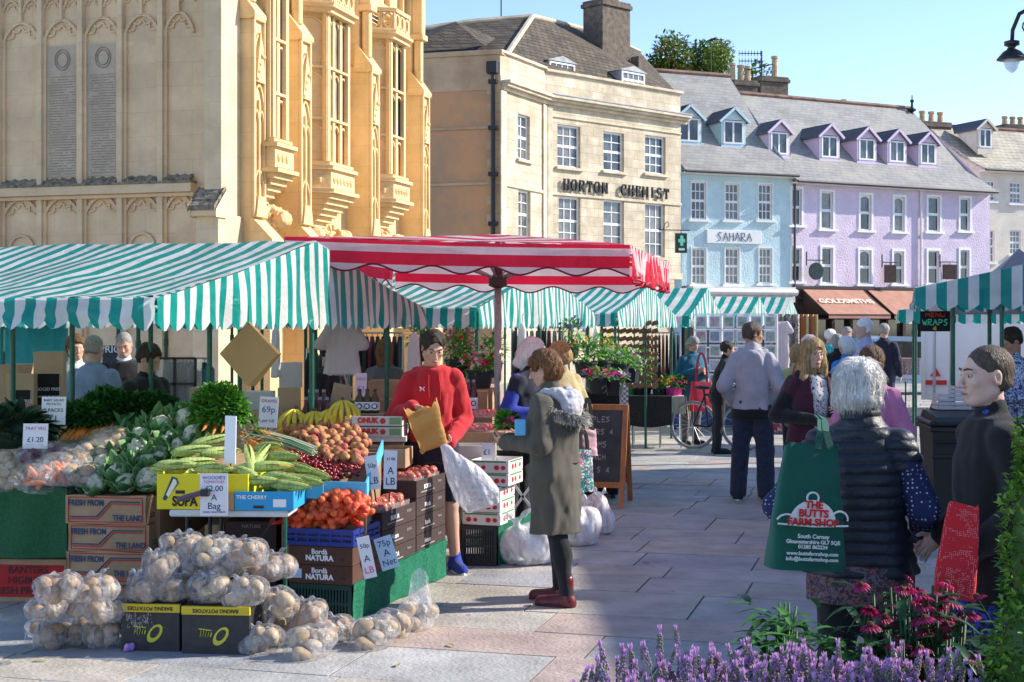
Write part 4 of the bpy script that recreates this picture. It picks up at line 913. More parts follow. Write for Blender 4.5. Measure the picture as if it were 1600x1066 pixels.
s4 = stall('market_stall', 'green and white stall with wide stripes and a steep roof behind the teal jacket', tpt(16.1), SRZ, 3.4, 3.0, 1.93, 2.42, sw=.12, posts=stdposts(3.4, 3.0), seed=4)
s5 = stall('market_stall', 'green and white stall behind the man in the grey hoodie', tpt(22.6), SRZ, 3.4, 3.2, 1.95, 2.40, sw=.12, posts=stdposts(3.4, 3.2), seed=5)
s6 = stall('market_stall', 'farthest green and white stall, by the brown shop awning', tpt(28.4), SRZ, 3.6, 2.8, 2.0, 2.50, sw=.13, posts=stdposts(3.6, 2.8), seed=6)
# second row behind (its valances are seen under the first stall roof)
s7 = stall('market_stall', 'green and white stall behind the vegetable stall, towards the church', (-2.6, 14.2), SRZ, 2.6, 3.2, 1.95, 2.3, posts=stdposts(2.6, 3.2), seed=7)
s8 = stall('market_stall', 'green and white stall at far left with teal side sheets', (-5.6, 13.4), SRZ, 2.6, 3.0, 1.95, 2.3, posts=stdposts(2.6, 3.0), seed=8)
teal = mat('teal_sheet', (.03, .33, .36), .5, var=.1, trans=.4)
t = MB(); t.grid(lambda u, v: (-2.9+.02*math.sin(u*40), .1+u*2.3, 1.85-v*1.25), 24, 3); t.grid(lambda u, v: (-2.9+2.8*u, 2.5+.03*math.sin(u*50), 1.85-v*1.25), 40, 3); t.build('side_sheet', teal, s8, smooth=True)
sR = stall('market_stall', 'green and white wraps stall at the right edge, its gable facing the square', (X(1430, 13), 13), -math.radians(107), 3.7, 2.2, 2.10, 2.55, sw=.092, dep=.16, posts=[(-.05, .33), (-.05, .75), (-.6, .66), (-2.1, .33), (-2.1, 2.9)], seed=9)
sR2 = stall('market_stall', 'small striped stall half hidden behind the wraps stall', (X(1404, 20), 20), -math.radians(107), 2.0, 1.8, 1.98, 2.2, sw=.1, posts=[(-.04, .2), (-1.7, .2), (-.04, 1.8)], seed=10, dep=.16)
gz = thing('gazebo', 'plain grey peaked tent roof rising behind the wraps stall', 'gazebo', (X(1592, 17), 17, 0)); t = MB()
for a in range(4):
 c0 = Vector((1.3*math.cos(a*math.pi/2+.6), 1.3*math.sin(a*math.pi/2+.6), 2.1)); c1 = Vector((1.3*math.cos((a+1)*math.pi/2+.6), 1.3*math.sin((a+1)*math.pi/2+.6), 2.1))
 t.grid(lambda u, v: (lambda q: q)((Vector((0, 0, 2.68))*(1-v)+(c0*(1-u)+c1*u)*v)-Vector((0, 0, .12*math.sin(math.pi*v)))), 6, 6)
 t.add([c0, c1, c1-Vector((0, 0, .2)), c0-Vector((0, 0, .2))], [(0, 1, 2, 3)])
t.build('canopy', clothmat('canvas_grey', (.30, .28, .31), .25), gz, smooth=False)
for a in range(4): t = MB(); t.tube([(1.25*math.cos(a*math.pi/2+.6), 1.25*math.sin(a*math.pi/2+.6), 0), (1.25*math.cos(a*math.pi/2+.6), 1.25*math.sin(a*math.pi/2+.6), 2.1)], .02, 6); t.build('post', mat('alu', (.6, .6, .6), .35, metal=.8), gz)
# ---- red and white umbrella
um = thing('market_umbrella', 'large square red and white striped umbrella on a silver pole', 'umbrella', (-.115, 11.6, 0))
c_red = clothmat('canvas_red', (.82, .02, .07), .5, .5); c_uw = clothmat('canvas_soft_white', (.82, .76, .76), .5, .5); trim_m = mat('umbrella_trim', (.22, .005, .02), .6)
O_ = Vector((-.115, 11.6, 0)); NL = Vector((-1.62, 10.15, 2.39))-O_; NR = Vector((.86, 10.4, 2.345))-O_; FR = Vector((1.42, 12.9, 2.33))-O_; FL = Vector((-1.06, 12.9, 2.36))-O_; AP = Vector((0, 0, 2.50))
def bilin(u, v): return NL*(1-u)*(1-v)+NR*u*(1-v)+FR*u*v+FL*(1-u)*v
m = MB(); N_ = 28
nstr = 15
def canopy(u, v):
 p = bilin(u, v); e = max(abs(u-.5), abs(v-.5))*2; q = min(abs(u-.5), abs(v-.5))*2
 z = p.z+(AP.z-p.z)*(1-e)**.9-.035*math.sin(math.pi*min(1, e))*(1-q/max(e, .001))*.8
 return Vector((p.x, p.y, z))
m.grid(canopy, N_, nstr*2, lambda i, j: (j//2) % 2 )
m.build('canopy', [c_red, c_uw], um, smooth=True)
def valance(a, b, hv, nm, ruffle=0, stripes=((0, .14, 0), (.14, .42, 1), (.42, .86, 0), (.86, 1.0, 1)), vert=False):
 m = MB(); d = (b-a); L_ = d.length; nx = 96; vs = [0]
 for s_ in stripes: vs.append(s_[1])
 out = Vector((d.y, -d.x, 0)).normalized()
 def fn(i, v):
  u = i/nx; w_ = (.028*math.cos(u*L_/.42*2*math.pi)) if v > .97 else 0; hh = hv+w_; r_ = ruffle*math.sin(u*L_*34+3*math.sin(u*9))*v+.02*math.sin(u*11+1)*v
  return a+d*u+Vector((0, 0, -hh*v-.012*math.sin(math.pi*u)))+out*(.01+r_)
 for k in range(len(stripes)):
  v0, v1 = vs[k], vs[k+1]
  for i in range(nx):
   mi = stripes[k][2] if not vert else (i//3) % 2
   if vert: mi = 0 if (math.sin(i*.9)+v0*1.5) > .3 else 1
   m.add([fn(i, v0), fn(i+1, v0), fn(i+1, v1), fn(i, v1)], [(0, 1, 2, 3)], mi)
 o = m.build('valance', [c_red, c_uw], um)
 t = MB(); t.tube([fn(i, 1.0) for i in range(nx+1)], .007, 5); t.build('trim', trim_m, o)
 return o
valance(NL, NR, .20, 'n'); valance(NR, FR, .25, 'r', ruffle=.03, vert=True, stripes=((0, .25, 0), (.25, .5, 1), (.5, .75, 0), (.75, 1, 0))); valance(FR, FL, .25, 'f', stripes=((0, .15, 0), (.15, .5, 1), (.5, .82, 0), (.82, 1, 1))); valance(FL, NL, .22, 'l')
sil = mat('steel_pole', (.30, .32, .31), .4, metal=.25, var=.15, vscale=30)
t = MB(); t.tube([(0, 0, 0), (0, 0, 2.1)], .029, 12); t.tube([(0, 0, 2.1), (0, 0, 2.47)], .025, 10); t.build('pole', sil, um, smooth=True)
t = MB(); t.lathe([(.03, 0), (.075, .02), (.075, .09), (.04, .11), (.035, .2)], (0, 0, 2.06), 12); t.build('hub', mat('hub_dark', (.05, .035, .03), .5), um)
t = MB(); t.lathe([(.3, 0), (.3, .05), (.06, .07), (.05, .35)], (0, 0, .0), 16); t.build('base_plate', sil, um)
for (u, v) in ((0, 0), (.5, 0), (1, 0), (1, .5), (1, 1), (.5, 1), (0, 1), (0, .5)):
 e = canopy(u, v); mid = canopy(.5+(u-.5)*.55, .5+(v-.5)*.55)-Vector((0, 0, .03)); t = MB(); t.tube([(0, 0, 2.13), mid], .011, 6); t.tube([AP-Vector((0, 0, .03)), mid, e-Vector((0, 0, .02))], .011, 6); t.build('rib', sil, um)
# ================================================================= VEGETABLE STALL
board = mat('cardboard', (.42, .27, .155), .9, var=.12, vscale=5, bump=.4, bscale=25)
board_in = mat('cardboard_inside', (.30, .19, .11), .9, var=.1, vscale=5)
ink_b = mat('print_blue', (.03, .07, .15), .8); ink_r = mat('print_red', (.55, .03, .03), .8); ink_d = mat('print_dark', (.05, .03, .03), .8)
baize = mat('green_baize', (.006, .115, .03), .98, var=.25, vscale=60, bump=1, bscale=220, sheen=.3)
baize2 = mat('green_turf_cloth', (.008, .17, .09), .95, var=.35, vscale=45, bump=1.5, bscale=150)
white_card = mat('price_card', (.82, .82, .84), .4)
dkgreen_p = mat('crate_dark_green', (.006, .045, .04), .45); black_p = mat('crate_black', (.012, .013, .015), .45); blue_p = mat('crate_blue', (.012, .03, .22), .45)
brown_c = mat('crate_brown_card', (.085, .035, .022), .75, var=.12, vscale=6); brown_d = mat('crate_dark_card', (.045, .026, .024), .75, var=.15, vscale=6)
def shrink(mb, R=None): return mb
def front(o, txt, size, m, x, z, y=-.0025, bold=.0, sx=1.0, cx=True, name='lettering', rz=0):
 return text(txt, size, m, o, (x, y, z), (math.pi/2, 0, 0), name, .0008, bold, sx, cx)
def sidet(o, txt, size, m, x, y, z, bold=0, sx=1.0): return text(txt, size, m, o, (x, y, z), (math.pi/2, 0, math.pi/2), 'lettering', .0008, bold, sx)
def carton(name, label, cat, loc, rz, w_, d_, h_, m, m2=None, group=None, open_=True, th=.006, notch=True):
 t = thing(name, label, cat, loc, rz, group); b = MB(); m2 = m2 or board_in
 if open_:
  b.b2((0, 0, 0), (w_, th, h_)); b.b2((0, d_-th, 0), (w_, d_, h_)); b.b2((0, th, 0), (th, d_-th, h_)); b.b2((w_-th, th, 0), (w_, d_-th, h_)); b.b2((th, th, 0), (w_-th, d_-th, th))
 else:
  b.grid(lambda u, v: (w_*u, -.0+.004*math.sin(u*7)*math.sin(v*3), h_*v), 6, 3) if False else None
  b.b2((0, 0, 0), (w_, d_, h_))
 b.build('box', m, t, bevel=.004); return t
def slatted(name, label, loc, rz, w_, d_, h_, m, group=None, ribs=14, cat='crate', lattice=False):
 t = thing(name, label, cat, loc, rz, group); b = MB(); e = .012
 for (ax, L_) in ((0, w_), (1, d_)):
  for far in (0, 1):
   def q(u, y0, y1, z0, z1):
    if ax == 0: yy = d_-.012 if far else 0; b.b2((u[0], yy+y0, z0), (u[1], yy+y1, z1))
    else: xx = w_-.012 if far else 0; b.b2((xx+y0, u[0], z0), (xx+y1, u[1], z1))
   g_ = .0 if ax == 0 else .013
   q((g_, L_-g_), 0, .012, 0, .025); q((g_, L_-g_), 0, .012, h_-.03, h_); q((g_, L_-g_), .002, .010, h_*.5-.008, h_*.5+.008)
   n = max(3, int(ribs*L_/w_))
   for i in range(n+1):
    c = g_+(L_-2*g_)*i/n; wd = .006 if 0 < i < n else .014; q((max(g_, c-wd), min(L_-g_, c+wd) if i < n else L_-g_), .001, .011, .02, h_-.02)
   if lattice:
    for i in range(n*3):
     c0 = g_+(L_-2*g_)*i/(n*3); c1 = c0+(L_-2*g_)/(n*3)*2
     for s_ in (0, 1):
      if c1 < L_-g_:
       p0, p1 = ((c0, .025), (c1, h_-.03)) if s_ else ((c1, .025), (c0, h_-.03))
       if ax == 0: yy = (d_-.006 if far else .006); b.bar((p0[0], yy, p0[1]), (p1[0], yy, p1[1]), .003)
       else: xx = (w_-.006 if far else .006); b.bar((xx, p0[0], p0[1]), (xx, p1[0], p1[1]), .003)
 b.b2((.014, .014, .0), (w_-.014, d_-.014, .01)); b.build('crate_body', m, t); return t
def card(px0, py0, px1, py1, d, lines, label, rz=0.0, tilt=-.12, m=None, inkm=None, frame=True, name='price_sign', cat='sign', hook=False, roll=0):
 c = P((px0+px1)/2, (py0+py1)/2, d); w_ = (px1-px0)/F*d; h_ = (py1-py0)/F*d
 t = thing(name, label, cat, c, 0); t.rotation_euler = (tilt, roll, rz); b = MB(); b.b2((-w_/2, -.002, -h_/2), (w_/2, .003, h_/2)); b.build('card', m or white_card, t)
 if lines:
  n = len(lines); tot = sum(l[1] for l in lines); z = h_/2*.9
  for txt, s_, mm in lines:
   hh = h_*.9*s_/tot; z -= hh/2; size = min(hh*1.05, w_*1.55/max(2, len(txt))*.95); front(t, txt, size, mm or ink_b, 0, z, -.0035); z -= hh/2
 if hook:
  q = MB(); q.tube([(0, .0, h_/2-.01), (-.01, .01, h_/2+.03), (.01, .02, h_/2+.06)], .003, 5); q.build('hook', black_m, t)
 if frame:
  q = MB(); q.bar((0, .006, -h_/2-.08), (0, .006, h_/2*.2), .008, .005); q.build('stake', black_m, t)
 return t
purple_i = mat('ink_purple', (.2, .08, .35), .7); pink_i = mat('ink_pink', (.65, .1, .3), .7)
# ---- left counter with baize
ct = thing('market_counter', 'long trestle counter with bright green baize front at the far left', 'counter', P(105, HZ, 8.9).xy.to_3d(), -.08)
def zc(py, d): return Z(py, d)
b = MB(); b.b2((-2.2, .0, .70), (0, .9, .73)); b.add([(-2.2, .1, .735), (1.25, .1, .735), (1.25, 1.9, 1.12), (-2.2, 1.9, 1.12)], [(0, 1, 2, 3)]); b.b2((-2.2, 1.9, .0), (1.25, 1.93, 1.12)); b.build('table_top', board, ct)
b = MB()
b.grid(lambda u, v: (-2.2+2.2*u, -.012-.012*math.sin(u*17)*v-.006*math.sin(u*43+v*2), .74-(.43+.012*math.sin(u*9))*v), 60, 6); b.grid(lambda u, v: (.012+.008*math.sin(u*9)*v, .9*u, .74-.43*v), 16, 6); b.add([(-2.2, -.012, .742), (.012, -.012, .742), (.012, .2, .742), (-2.2, .2, .742)], [(0, 1, 2, 3)]); b.build('baize_cloth', baize, ct, smooth=True)
for x, y in ((-2.1, .2), (-1.1, .2), (-.1, .3), (-.1, .8), (-2.1, 1.7), (1.1, 1.8)): b = MB(); b.b2((x-.02, y-.02, 0), (x+.02, y+.02, .7)); b.build('leg', black_m, ct)
# ---- red panel box under the counter
d0 = 8.93; o = carton('produce_box', 'flattened cardboard box with a red printed panel under the green baize', 'box', (X(-60, d0), d0+.1, 0), -.06, X(103, d0)-X(-60, d0), .45, .275, board, open_=False)
b = MB(); w_ = X(103, d0)-X(-60, d0); b.b2((.05, -.002, .035), (w_-.03, .001, .24)); b.build('red_panel', mat('box_red', (.45, .015, .015), .7), o)
for i, q in enumerate(('BANTERS', 'HIGBURY', 'FRESH PRODUCE')): front(o, q, .062, ink_d, w_*.6, .205-.065*i, -.004, .001)
# ---- fresh from the land boxes
names4 = ['top', 'second from top', 'third from top', 'lowest']
for i in range(4):
 zt = Z((773, 818, 860, 904)[i], 8.9); zb = Z((817, 860, 903, 948)[i], 8.9); x0 = X((104, 107, 105, 103)[i], 8.9); w_ = .525; h_ = zt-zb
 o = thing('produce_box', 'cardboard box with red and blue stripes, %s of the stack of four' % names4[i], 'box', (x0, 8.88+.01*(i % 2), max(0, zb)), -.13+.02*(i % 2), 'striped fresh produce boxes'); b = MB()
 b.grid(lambda u, v: (w_*u, .0+.010*math.sin(u*5+i)*math.sin(v*math.pi), h_*v+.004*math.sin(u*8+i*2)*v), 12, 4); b.grid(lambda u, v: (w_, .62*u, h_*v-.012*math.sin(u*3.1)*v), 6, 4)
 b.add([(0, 0, h_-.003), (w_, 0, h_-.003), (w_, .62, h_-.003), (0, .62, h_-.003)], [(0, 1, 2, 3)]); b.add([(0, 0, 0), (0, .62, 0), (0, .62, h_), (0, 0, h_)], [(0, 1, 2, 3)]); b.add([(0, .62, 0), (w_, .62, 0), (w_, .62, h_), (0, .62, h_)], [(0, 1, 2, 3)]); b.build('box', board, o)
 def wob(x): return .010*math.sin(x/w_*5+i)*.8-.005
 p = MB(); q = MB()
 def ln(mb, pts, th):
  for a, c in zip(pts, pts[1:]):
   n = max(1, int(abs(c[0]-a[0])/.05))
   for k in range(n):
    s0 = [a[j]+(c[j]-a[j])*k/n for j in (0, 1)]; s1 = [a[j]+(c[j]-a[j])*(k+1)/n for j in (0, 1)]
    mb.bar((s0[0], wob(s0[0])-.001, s0[1]), (s1[0], wob(s1[0])-.001, s1[1]), .004, th)
 ln(p, [(.02, .012), (.505, .012)], .005); ln(p, [(.02, h_-.012), (.505, h_-.012)], .005); p.bar((.02, wob(.02)-.001, .012), (.02, wob(.02)-.001, h_-.012), .004, .005); p.bar((.505, wob(.5)-.001, .012), (.505, wob(.5)-.001, h_-.012), .004, .005)
 ln(p, [(.03, .030), (.21, .030), (.30, h_-.050), (.49, h_-.050)], .006); ln(q, [(.03, .043), (.20, .043), (.295, h_-.037), (.49, h_-.037)], .007)
 p.build('red_print', ink_r, o); q.build('blue_print', ink_b, o)
 front(o, 'FRESH FROM', .052, ink_b, .135, h_-.048, wob(.13)-.0035, .0012, .78); front(o, 'THE LAND', .052, ink_b, .41, .038, wob(.4)-.0035, .0012, .78)
 q = MB(); [q.bar((w_+.002, .06, .04+.018*k), (w_+.002, .56, .04+.018*k), .003, .006) for k in range(2)]; q.build('side_print', ink_b, o)
# ---- corn table
d0 = 8.2; x0, x1 = X(264, d0), X(452, d0); zt = Z(797, d0)
tb = thing('trestle_table', 'white folding table carrying the yellow and blue corn boxes', 'table', (x0, d0, 0), -.03); w_ = x1-x0
b = MB(); b.b2((0, 0, zt-.04), (w_, .75, zt)); b.build('table_top', mat('table_white', (.62, .66, .66), .5, var=.08), tb, bevel=.012)
for x, y, m_ in ((.08, .1, black_m), (.22, .35, black_m), (w_-.03, .05, post_m), (.08, .65, black_m), (w_-.06, .65, black_m)): b = MB(); b.tube([(x, y, 0), (x, y, zt-.042)], .012 if m_ is black_m else .012, 8); b.build('leg', m_, tb)
b = MB(); b.bar((w_-.45, .2, .15), (w_-.12, .25, zt-.06), .02, .012); b.build('brace', black_m, tb)
yel = mat('box_yellow', (.80, .66, .01), .6); cyan = mat('box_cyan', (.02, .32, .60), .55)
bx = carton('corn_box', 'bright yellow cardboard box printed with a corn cob', 'box', (X(247, 8.25), 8.22, zt+.002), -.06, X(392, 8.2)-X(247, 8.2), .45, .205, yel, yel)
front(bx, 'SUPA SWEET', .078, ink_d, .27, .045, -.003, .003, .8)
q = MB(); q.prism([(.035, .06), (.05, .05), (.13, .15), (.12, .18), (.09, .19)], 'y', -.003, -.0005); q.build('corn_leaf_print', ink_b, bx); q = MB(); q.prism([(.055, .085), (.07, .07), (.12, .15), (.115, .17), (.10, .178)], 'y', -.004, -.002); q.build('corn_print', mat('corn_pale', (.85, .8, .55), .6), bx)
q = MB(); q.b2((.11, -.003, .09), (.165, .002, .11)); q.build('hand_hole', ink_d, bx)
bb = carton('corn_box', 'sky blue cardboard tray full of corn cobs', 'box', (X(368, 8.2), 8.17, zt+.002), -.05, X(461, 8.2)-X(368, 8.2), .5, .108, cyan, board); front(bb, 'THE CHERRY', .03, white_card, .1, .075, -.003, .0008); q = MB(); q.b2((.225, -.003, .02), (.30, .0, .065)); q.build('sticker', white_card, bb); q = MB(); q.b2((.11, -.003, .012), (.17, .0, .028)); q.build('hand_hole', ink_d, bb)
q = MB(); q.b2((-.05, .005, .0), (-.004, .45, .10)); q.build('side_flap', board, bb)
card(313, 740, 356, 806, 8.12, [("WOODIE'S", .6, purple_i), ('TOMATOES', .5, pink_i), ('£2.00', 1.3, None), ('A', 1.1, None), ('Bag', 1.2, None), ('MIXED VEGETABLES', .4, purple_i)], 'laminated sign reading £2.00 A Bag clipped to the yellow corn box', rz=.05, tilt=.02, frame=False)
q = thing('clamp', 'long grey spring clamp holding the £2.00 sign on the yellow box', 'clamp', P(300, 775, 8.1)); b = MB(); b.tube([(-.08, 0, -.02), (.06, -.01, .02)], .016, 8); b.build('arm', mat('clamp_purple', (.13, .08, .13), .4, var=.2), q); b = MB(); b.b2((.055, -.03, 0), (.1, .012, .04)); b.build('grip', black_m, q)
card(348, 650, 372, 724, 8.3, [], 'blank bright white card standing on edge among the corn', rz=-.6, tilt=-.03)
card(36, 662, 75, 701, 9.2, [('TRAY VEG', .5, pink_i), ('£1.20', 1, None)], 'small white price card in front of the dark leaves at far left')
card(65, 620, 103, 664, 9.6, [('BABY SALAD', .5, None), ('POTATO', .4, None), ('2 PACKS', 1, None), ('£1', 1, None)], 'white card reading 2 PACKS £1 behind the small price card')
card(195, 618, 231, 640, 10.2, [('MIXED', 1, None)], 'pale notepad card above the parsley in front of the man in black')
card(405, 620, 434, 668, 9.6, [('GRAPES', .5, pink_i), ('69p', 1, purple_i), ('per LB', .9, purple_i)], 'lilac tinted card reading 69p per LB by the carrots', roll=.05)
card(555, 583, 573, 634, 10.3, [('SALE', .6, pink_i), ('£1', .8, pink_i), ('EACH', .6, pink_i)], 'narrow pink card hanging from the post beside the bottles', m=mat('card_pink', (.8, .55, .6), .6), frame=False)
card(572, 712, 592, 765, 8.75, [('50p', 1, None), ('LB', .8, None)], 'tilted white card in the light blue cherry tray', rz=.5, roll=-.1)
card(599, 704, 621, 764, 8.8, [('£1.00', 1, None), ('A', .8, None), ('LB', .8, None)], 'lilac white card clamped right of the peaches', rz=.5, roll=.08)
card(718-128, 838, 746-128, 890, 8.55, [('75p', 1.1, None), ('A', 1, None), ('Net', 1.1, None)], 'pale blue hanging tag reading 75p A Net on the brown crates', rz=.2, roll=-.28, tilt=0, frame=False, hook=True, m=mat('card_blue', (.42, .62, .8), .5))
card(563, 838, 583, 904, 8.3, [('50p', 1, None), ('A', .8, None), ('LB', .8, pink_i)], 'long narrow white tag hanging at the corner of the brown boxes', rz=.2, roll=-.2, tilt=0, frame=False, hook=True)
# ---- baking potato boxes
blk = mat('box_black', (.03, .03, .032), .6, var=.3, vscale=12); yb = mat('box_yellow_band', (.60, .46, .02), .6); logo = mat('logo_lime', (.55, .52, .04), .6)
for i, (pa, pb, lab) in enumerate(((189, 283, 'black and yellow baking potatoes box, scuffed, left of the pair'), (284, 392, 'black and yellow baking potatoes box, right of the pair'))):
 d = 7.66-.07*i; w_ = X(pb, d)-X(pa, d); h_ = .255; o = carton('potato_box', lab, 'box', (X(pa, d), d, 0), -.09, w_, .36, h_, blk, blk, 'baking potato boxes', open_=False)
 b = MB(); b.b2((-.001, -.003, h_-.042), (w_+.001, .02, h_+.001)); b.build('yellow_band', yb, o)
 t = front(o, 'BAKING POTATOES', .028, ink_d, w_/2, h_-.021, -.0045, .0006); t.rotation_euler = (math.pi/2, math.pi, 0); 
 b = MB(); c = Vector((w_*.58, -.003, .10)); n = 18
 for k in range(n):
  a0, a1 = 2*math.pi*k/n, 2*math.pi*(k+1)/n; f = lambda a, r: c+Vector((r*(.042*math.cos(a)+.012*math.sin(a)), 0, r*.048*math.sin(a)+.012*math.cos(a)*r)); b.add([f(a0, 1), f(a1, 1), f(a1, .62+.12*math.sin(a1)), f(a0, .62+.12*math.sin(a0))], [(0, 1, 2, 3)])
 for k in range(5): b.bar(c+Vector((-.05-.014*k, 0, .018+.004*k)), c+Vector((-.056-.014*k, 0, -.004)), .002, .006)
 b.bar(c+Vector((-.05, 0, .03)), c+Vector((-.12, 0, .038)), .002, .005)
 b.build('logo', logo, o)
 if i == 0:
  b = MB(); rr = random.Random(2)
  for k in range(130): x, z = rr.gauss(.09, .05), rr.gauss(.17, .03); b.b2((x, -.0016, z), (x+.002+rr.random()*.006, .001, z+.002+.02*rr.random()**3)) if 0 < x < w_-.02 and .01 < z < .2 else 0
  b.build('scuff', mat('scuff', (.3, .3, .3), .8), o)
# ---- potatoes in clear bags
pot = mat('potato_skin', (.38, .24, .12), .8, var=.3, vscale=14, bump=.4, bscale=60); pot2 = mat('potato_pale', (.47, .33, .17), .75, var=.25, vscale=12)
onion_m = mat('onion_skin', (.76, .33, .09), .5, var=.35, vscale=25, stretch=(1, 1, .3))
def filmmat(name, c=(.86, .88, .92), a=.36, rough=.22):
 m = mat(name, c, rough, spec=.7, bump=1.4, bscale=28, alpha=a); n = m.node_tree.nodes; L = m.node_tree.links; b = n['Principled BSDF']
 tc = n.new('ShaderNodeTexCoord'); mp = n.new('ShaderNodeMapping'); mp.inputs['Scale'].default_value = (1, 1, .35); L.new(tc.outputs['Object'], mp.inputs[0]); nz = n.new('ShaderNodeTexNoise'); nz.inputs['Scale'].default_value = 24; nz.inputs['Detail'].default_value = 4; nz.inputs['Distortion'].default_value = 1.2; L.new(mp.outputs[0], nz.inputs['Vector'])
 r = n.new('ShaderNodeMapRange'); r.inputs[1].default_value = .42; r.inputs[2].default_value = .68; r.inputs[3].default_value = a*.55; r.inputs[4].default_value = min(1, a*1.9); L.new(nz.outputs['Fac'], r.inputs[0]); L.new(r.outputs[0], b.inputs['Alpha']); return m
film = filmmat('clear_bag_film', (.58, .58, .61), .25, .3); film_w = filmmat('white_bag_film', (.85, .84, .88), .72, .35); film_t = filmmat('thin_bag_film', (.8, .83, .86), .27)
def potato_bag(seed, n=8, R=.105, item=pot, ir=(.052, .042, .038), flm=None, flat=.62, knot=True, name='potato_bag', itname='potato', h=.009):
 rr = random.Random(seed); t = thing(name, 'x', 'bag'); pts = []
 tries = 0
 while len(pts) < n and tries < 800:
  tries += 1; a = rr.random()*6.28; q = R*.72*math.sqrt(rr.random()); z = ir[2]+rr.random()*R*1.25*flat; p = Vector((q*math.cos(a), q*math.sin(a)*.85, z))
  if all((p-k).length > ir[1]*1.45 for k in pts): pts.append(p)
 s = SDF((-R*1.9, -R*1.7, -.005), (R*1.9, R*1.7, R*3.1), h)
 b0 = MB(); im = MB(); im.ball((0, 0, 0), ir, 10, k=7); me = im.mesh(item, True)
 for p in pts:
  c = link(me, itname, t); c.location = p; c.rotation_euler = (rr.random()*3, rr.random()*3, rr.random()*3); sc = rr.uniform(.75, 1.2); c.scale = (sc,)*3
  s.ell(p, (ir[0]*1.08+.003,)*3, .06)
 s.ell((0, 0, R*.5*flat), (R*.7, R*.65, R*.5*flat), .06)
 top = max(p.z for p in pts)+ir[2]; kx, ky = rr.uniform(-.4, .4)*R, rr.uniform(-.9, -.1)*R
 if knot:
  k0 = Vector((kx, ky, top*.92)); s.cone(k0-Vector((0, 0, .03)), k0+Vector((0, -.01, .028)), .03, .009, .03)
  for sg in (-1, 1):   # ears
   e = k0+Vector((sg*.03, -.015, .045+rr.random()*.02)); s.cone(k0+Vector((0, -.008, .02)), e, .007, .011, .012); s.cone(e, e+Vector((sg*.025, -.008, rr.uniform(-.045, .02))), .011, .006, .012)
 s.cut((0, 0, -1), (0, 0, .002))
 s.build('bag_film', flm or film, t, disp=lambda V, N: .0035*fbm(V*np.array([55, 55, 18]), 2)-.001*abs(vnoise(V*90)), smooth=1)
 return t
bagA = [collect(potato_bag(k, n, R)) for k, n, R in ((11, 7, .11), (12, 6, .105), (13, 8, .115), (14, 6, .10))]
bagB = [collect(potato_bag(k, n, R, item=pot2, ir=(.058, .043, .038))) for k, n, R in ((21, 6, .11), (22, 5, .105), (23, 7, .115))]
BZ = .258
bags = [ # px, py(bottom), z, kind, label
 (222, 943, BZ, 'A', 'on the left end of the scuffed black box'), (270, 943, BZ, 'A', 'second from left in the front row on the black boxes'), (327, 946, BZ, 'B', 'showing one large potato, third in front row on the boxes'), (384, 950, BZ, 'B', 'slumping over the right edge of the black boxes'),
 (246, 910, .37, 'A', 'lying in the second row behind the leftmost box bag'), (300, 905, .37, 'A', 'in the middle of the second row on the black boxes'), (348, 905, .38, 'B', 'bulging in the centre of the heap under the £2.00 sign'), (412, 912, .33, 'A', 'behind the bag slumping off the black boxes'),
 (280, 880, .46, 'A', 'topmost at the back left of the heap'), (330, 885, .45, 'B', 'topmost under the yellow box'), (385, 890, .44, 'A', 'topmost at the back with looped handles'), (432, 908, .34, 'A', 'at the far right top beside the brown boxes'),
 (408, 1026, 0, 'B', 'with handle loop out, on the ground beside the black box'), (436, 968, .17, 'B', 'with large potatoes, on the ground heap right of the boxes'), (452, 1008, 0, 'B', 'behind the frontmost bag right of the black boxes'), (480, 1034, 0, 'B', 'frontmost on the ground, low and wide'), (474, 985, .10, 'A', 'leaning on the dark green crate'), (524, 1010, 0, 'A', 'low and greyish, in front of the dark green crate'),
 (580, 1018, 0, 'B', 'large, with two upright handles, at the right of the ground row'), (612, 1002, 0, 'B', 'tucked behind the large bag with upright handles'),
 (66, 1019, 0, 'A', 'with a long white handle loop, at the far left front'), (122, 1012, 0, 'A', 'second along the ground at the left'), (165, 1018, 0, 'A', 'on the ground against the scuffed black box'), (72, 975, .17, 'A', 'in the middle of the left heap, leftmost'), (122, 973, .17, 'A', 'in the middle of the left heap, second'), (162, 978, .16, 'A', 'in the middle of the left heap next to the black box'), (93, 948, .31, 'A', 'on top of the left heap under the red panel box'), (150, 945, .31, 'A', 'on top of the left heap by the striped boxes')]
used = {}
for i, (px, py, z, kd, lab) in enumerate(bags):
 d = F*(CH-z)/(py-HZ)+.10; src = (bagA if kd == 'A' else bagB); k = i % len(src); o = src[k][0]; lab = 'clear potato bag '+lab
 loc = (X(px, d), d, z); sc = (1.0, 1.0, .86) if i not in (15, 18) else (1.2, 1.2, .95)
 if (kd, k) not in used: used[(kd, k)] = 1; src[k] = (o, src[k][1]); first = o; o.location = loc; o.rotation_euler = (0, 0, random.uniform(-.7, .7)); o.scale = sc; o['label'] = lab; o['group'] = 'clear bags of potatoes'
 else: dup(src[k], loc, random.uniform(-.7, .7), lab, scale=sc, group='clear bags of potatoes')
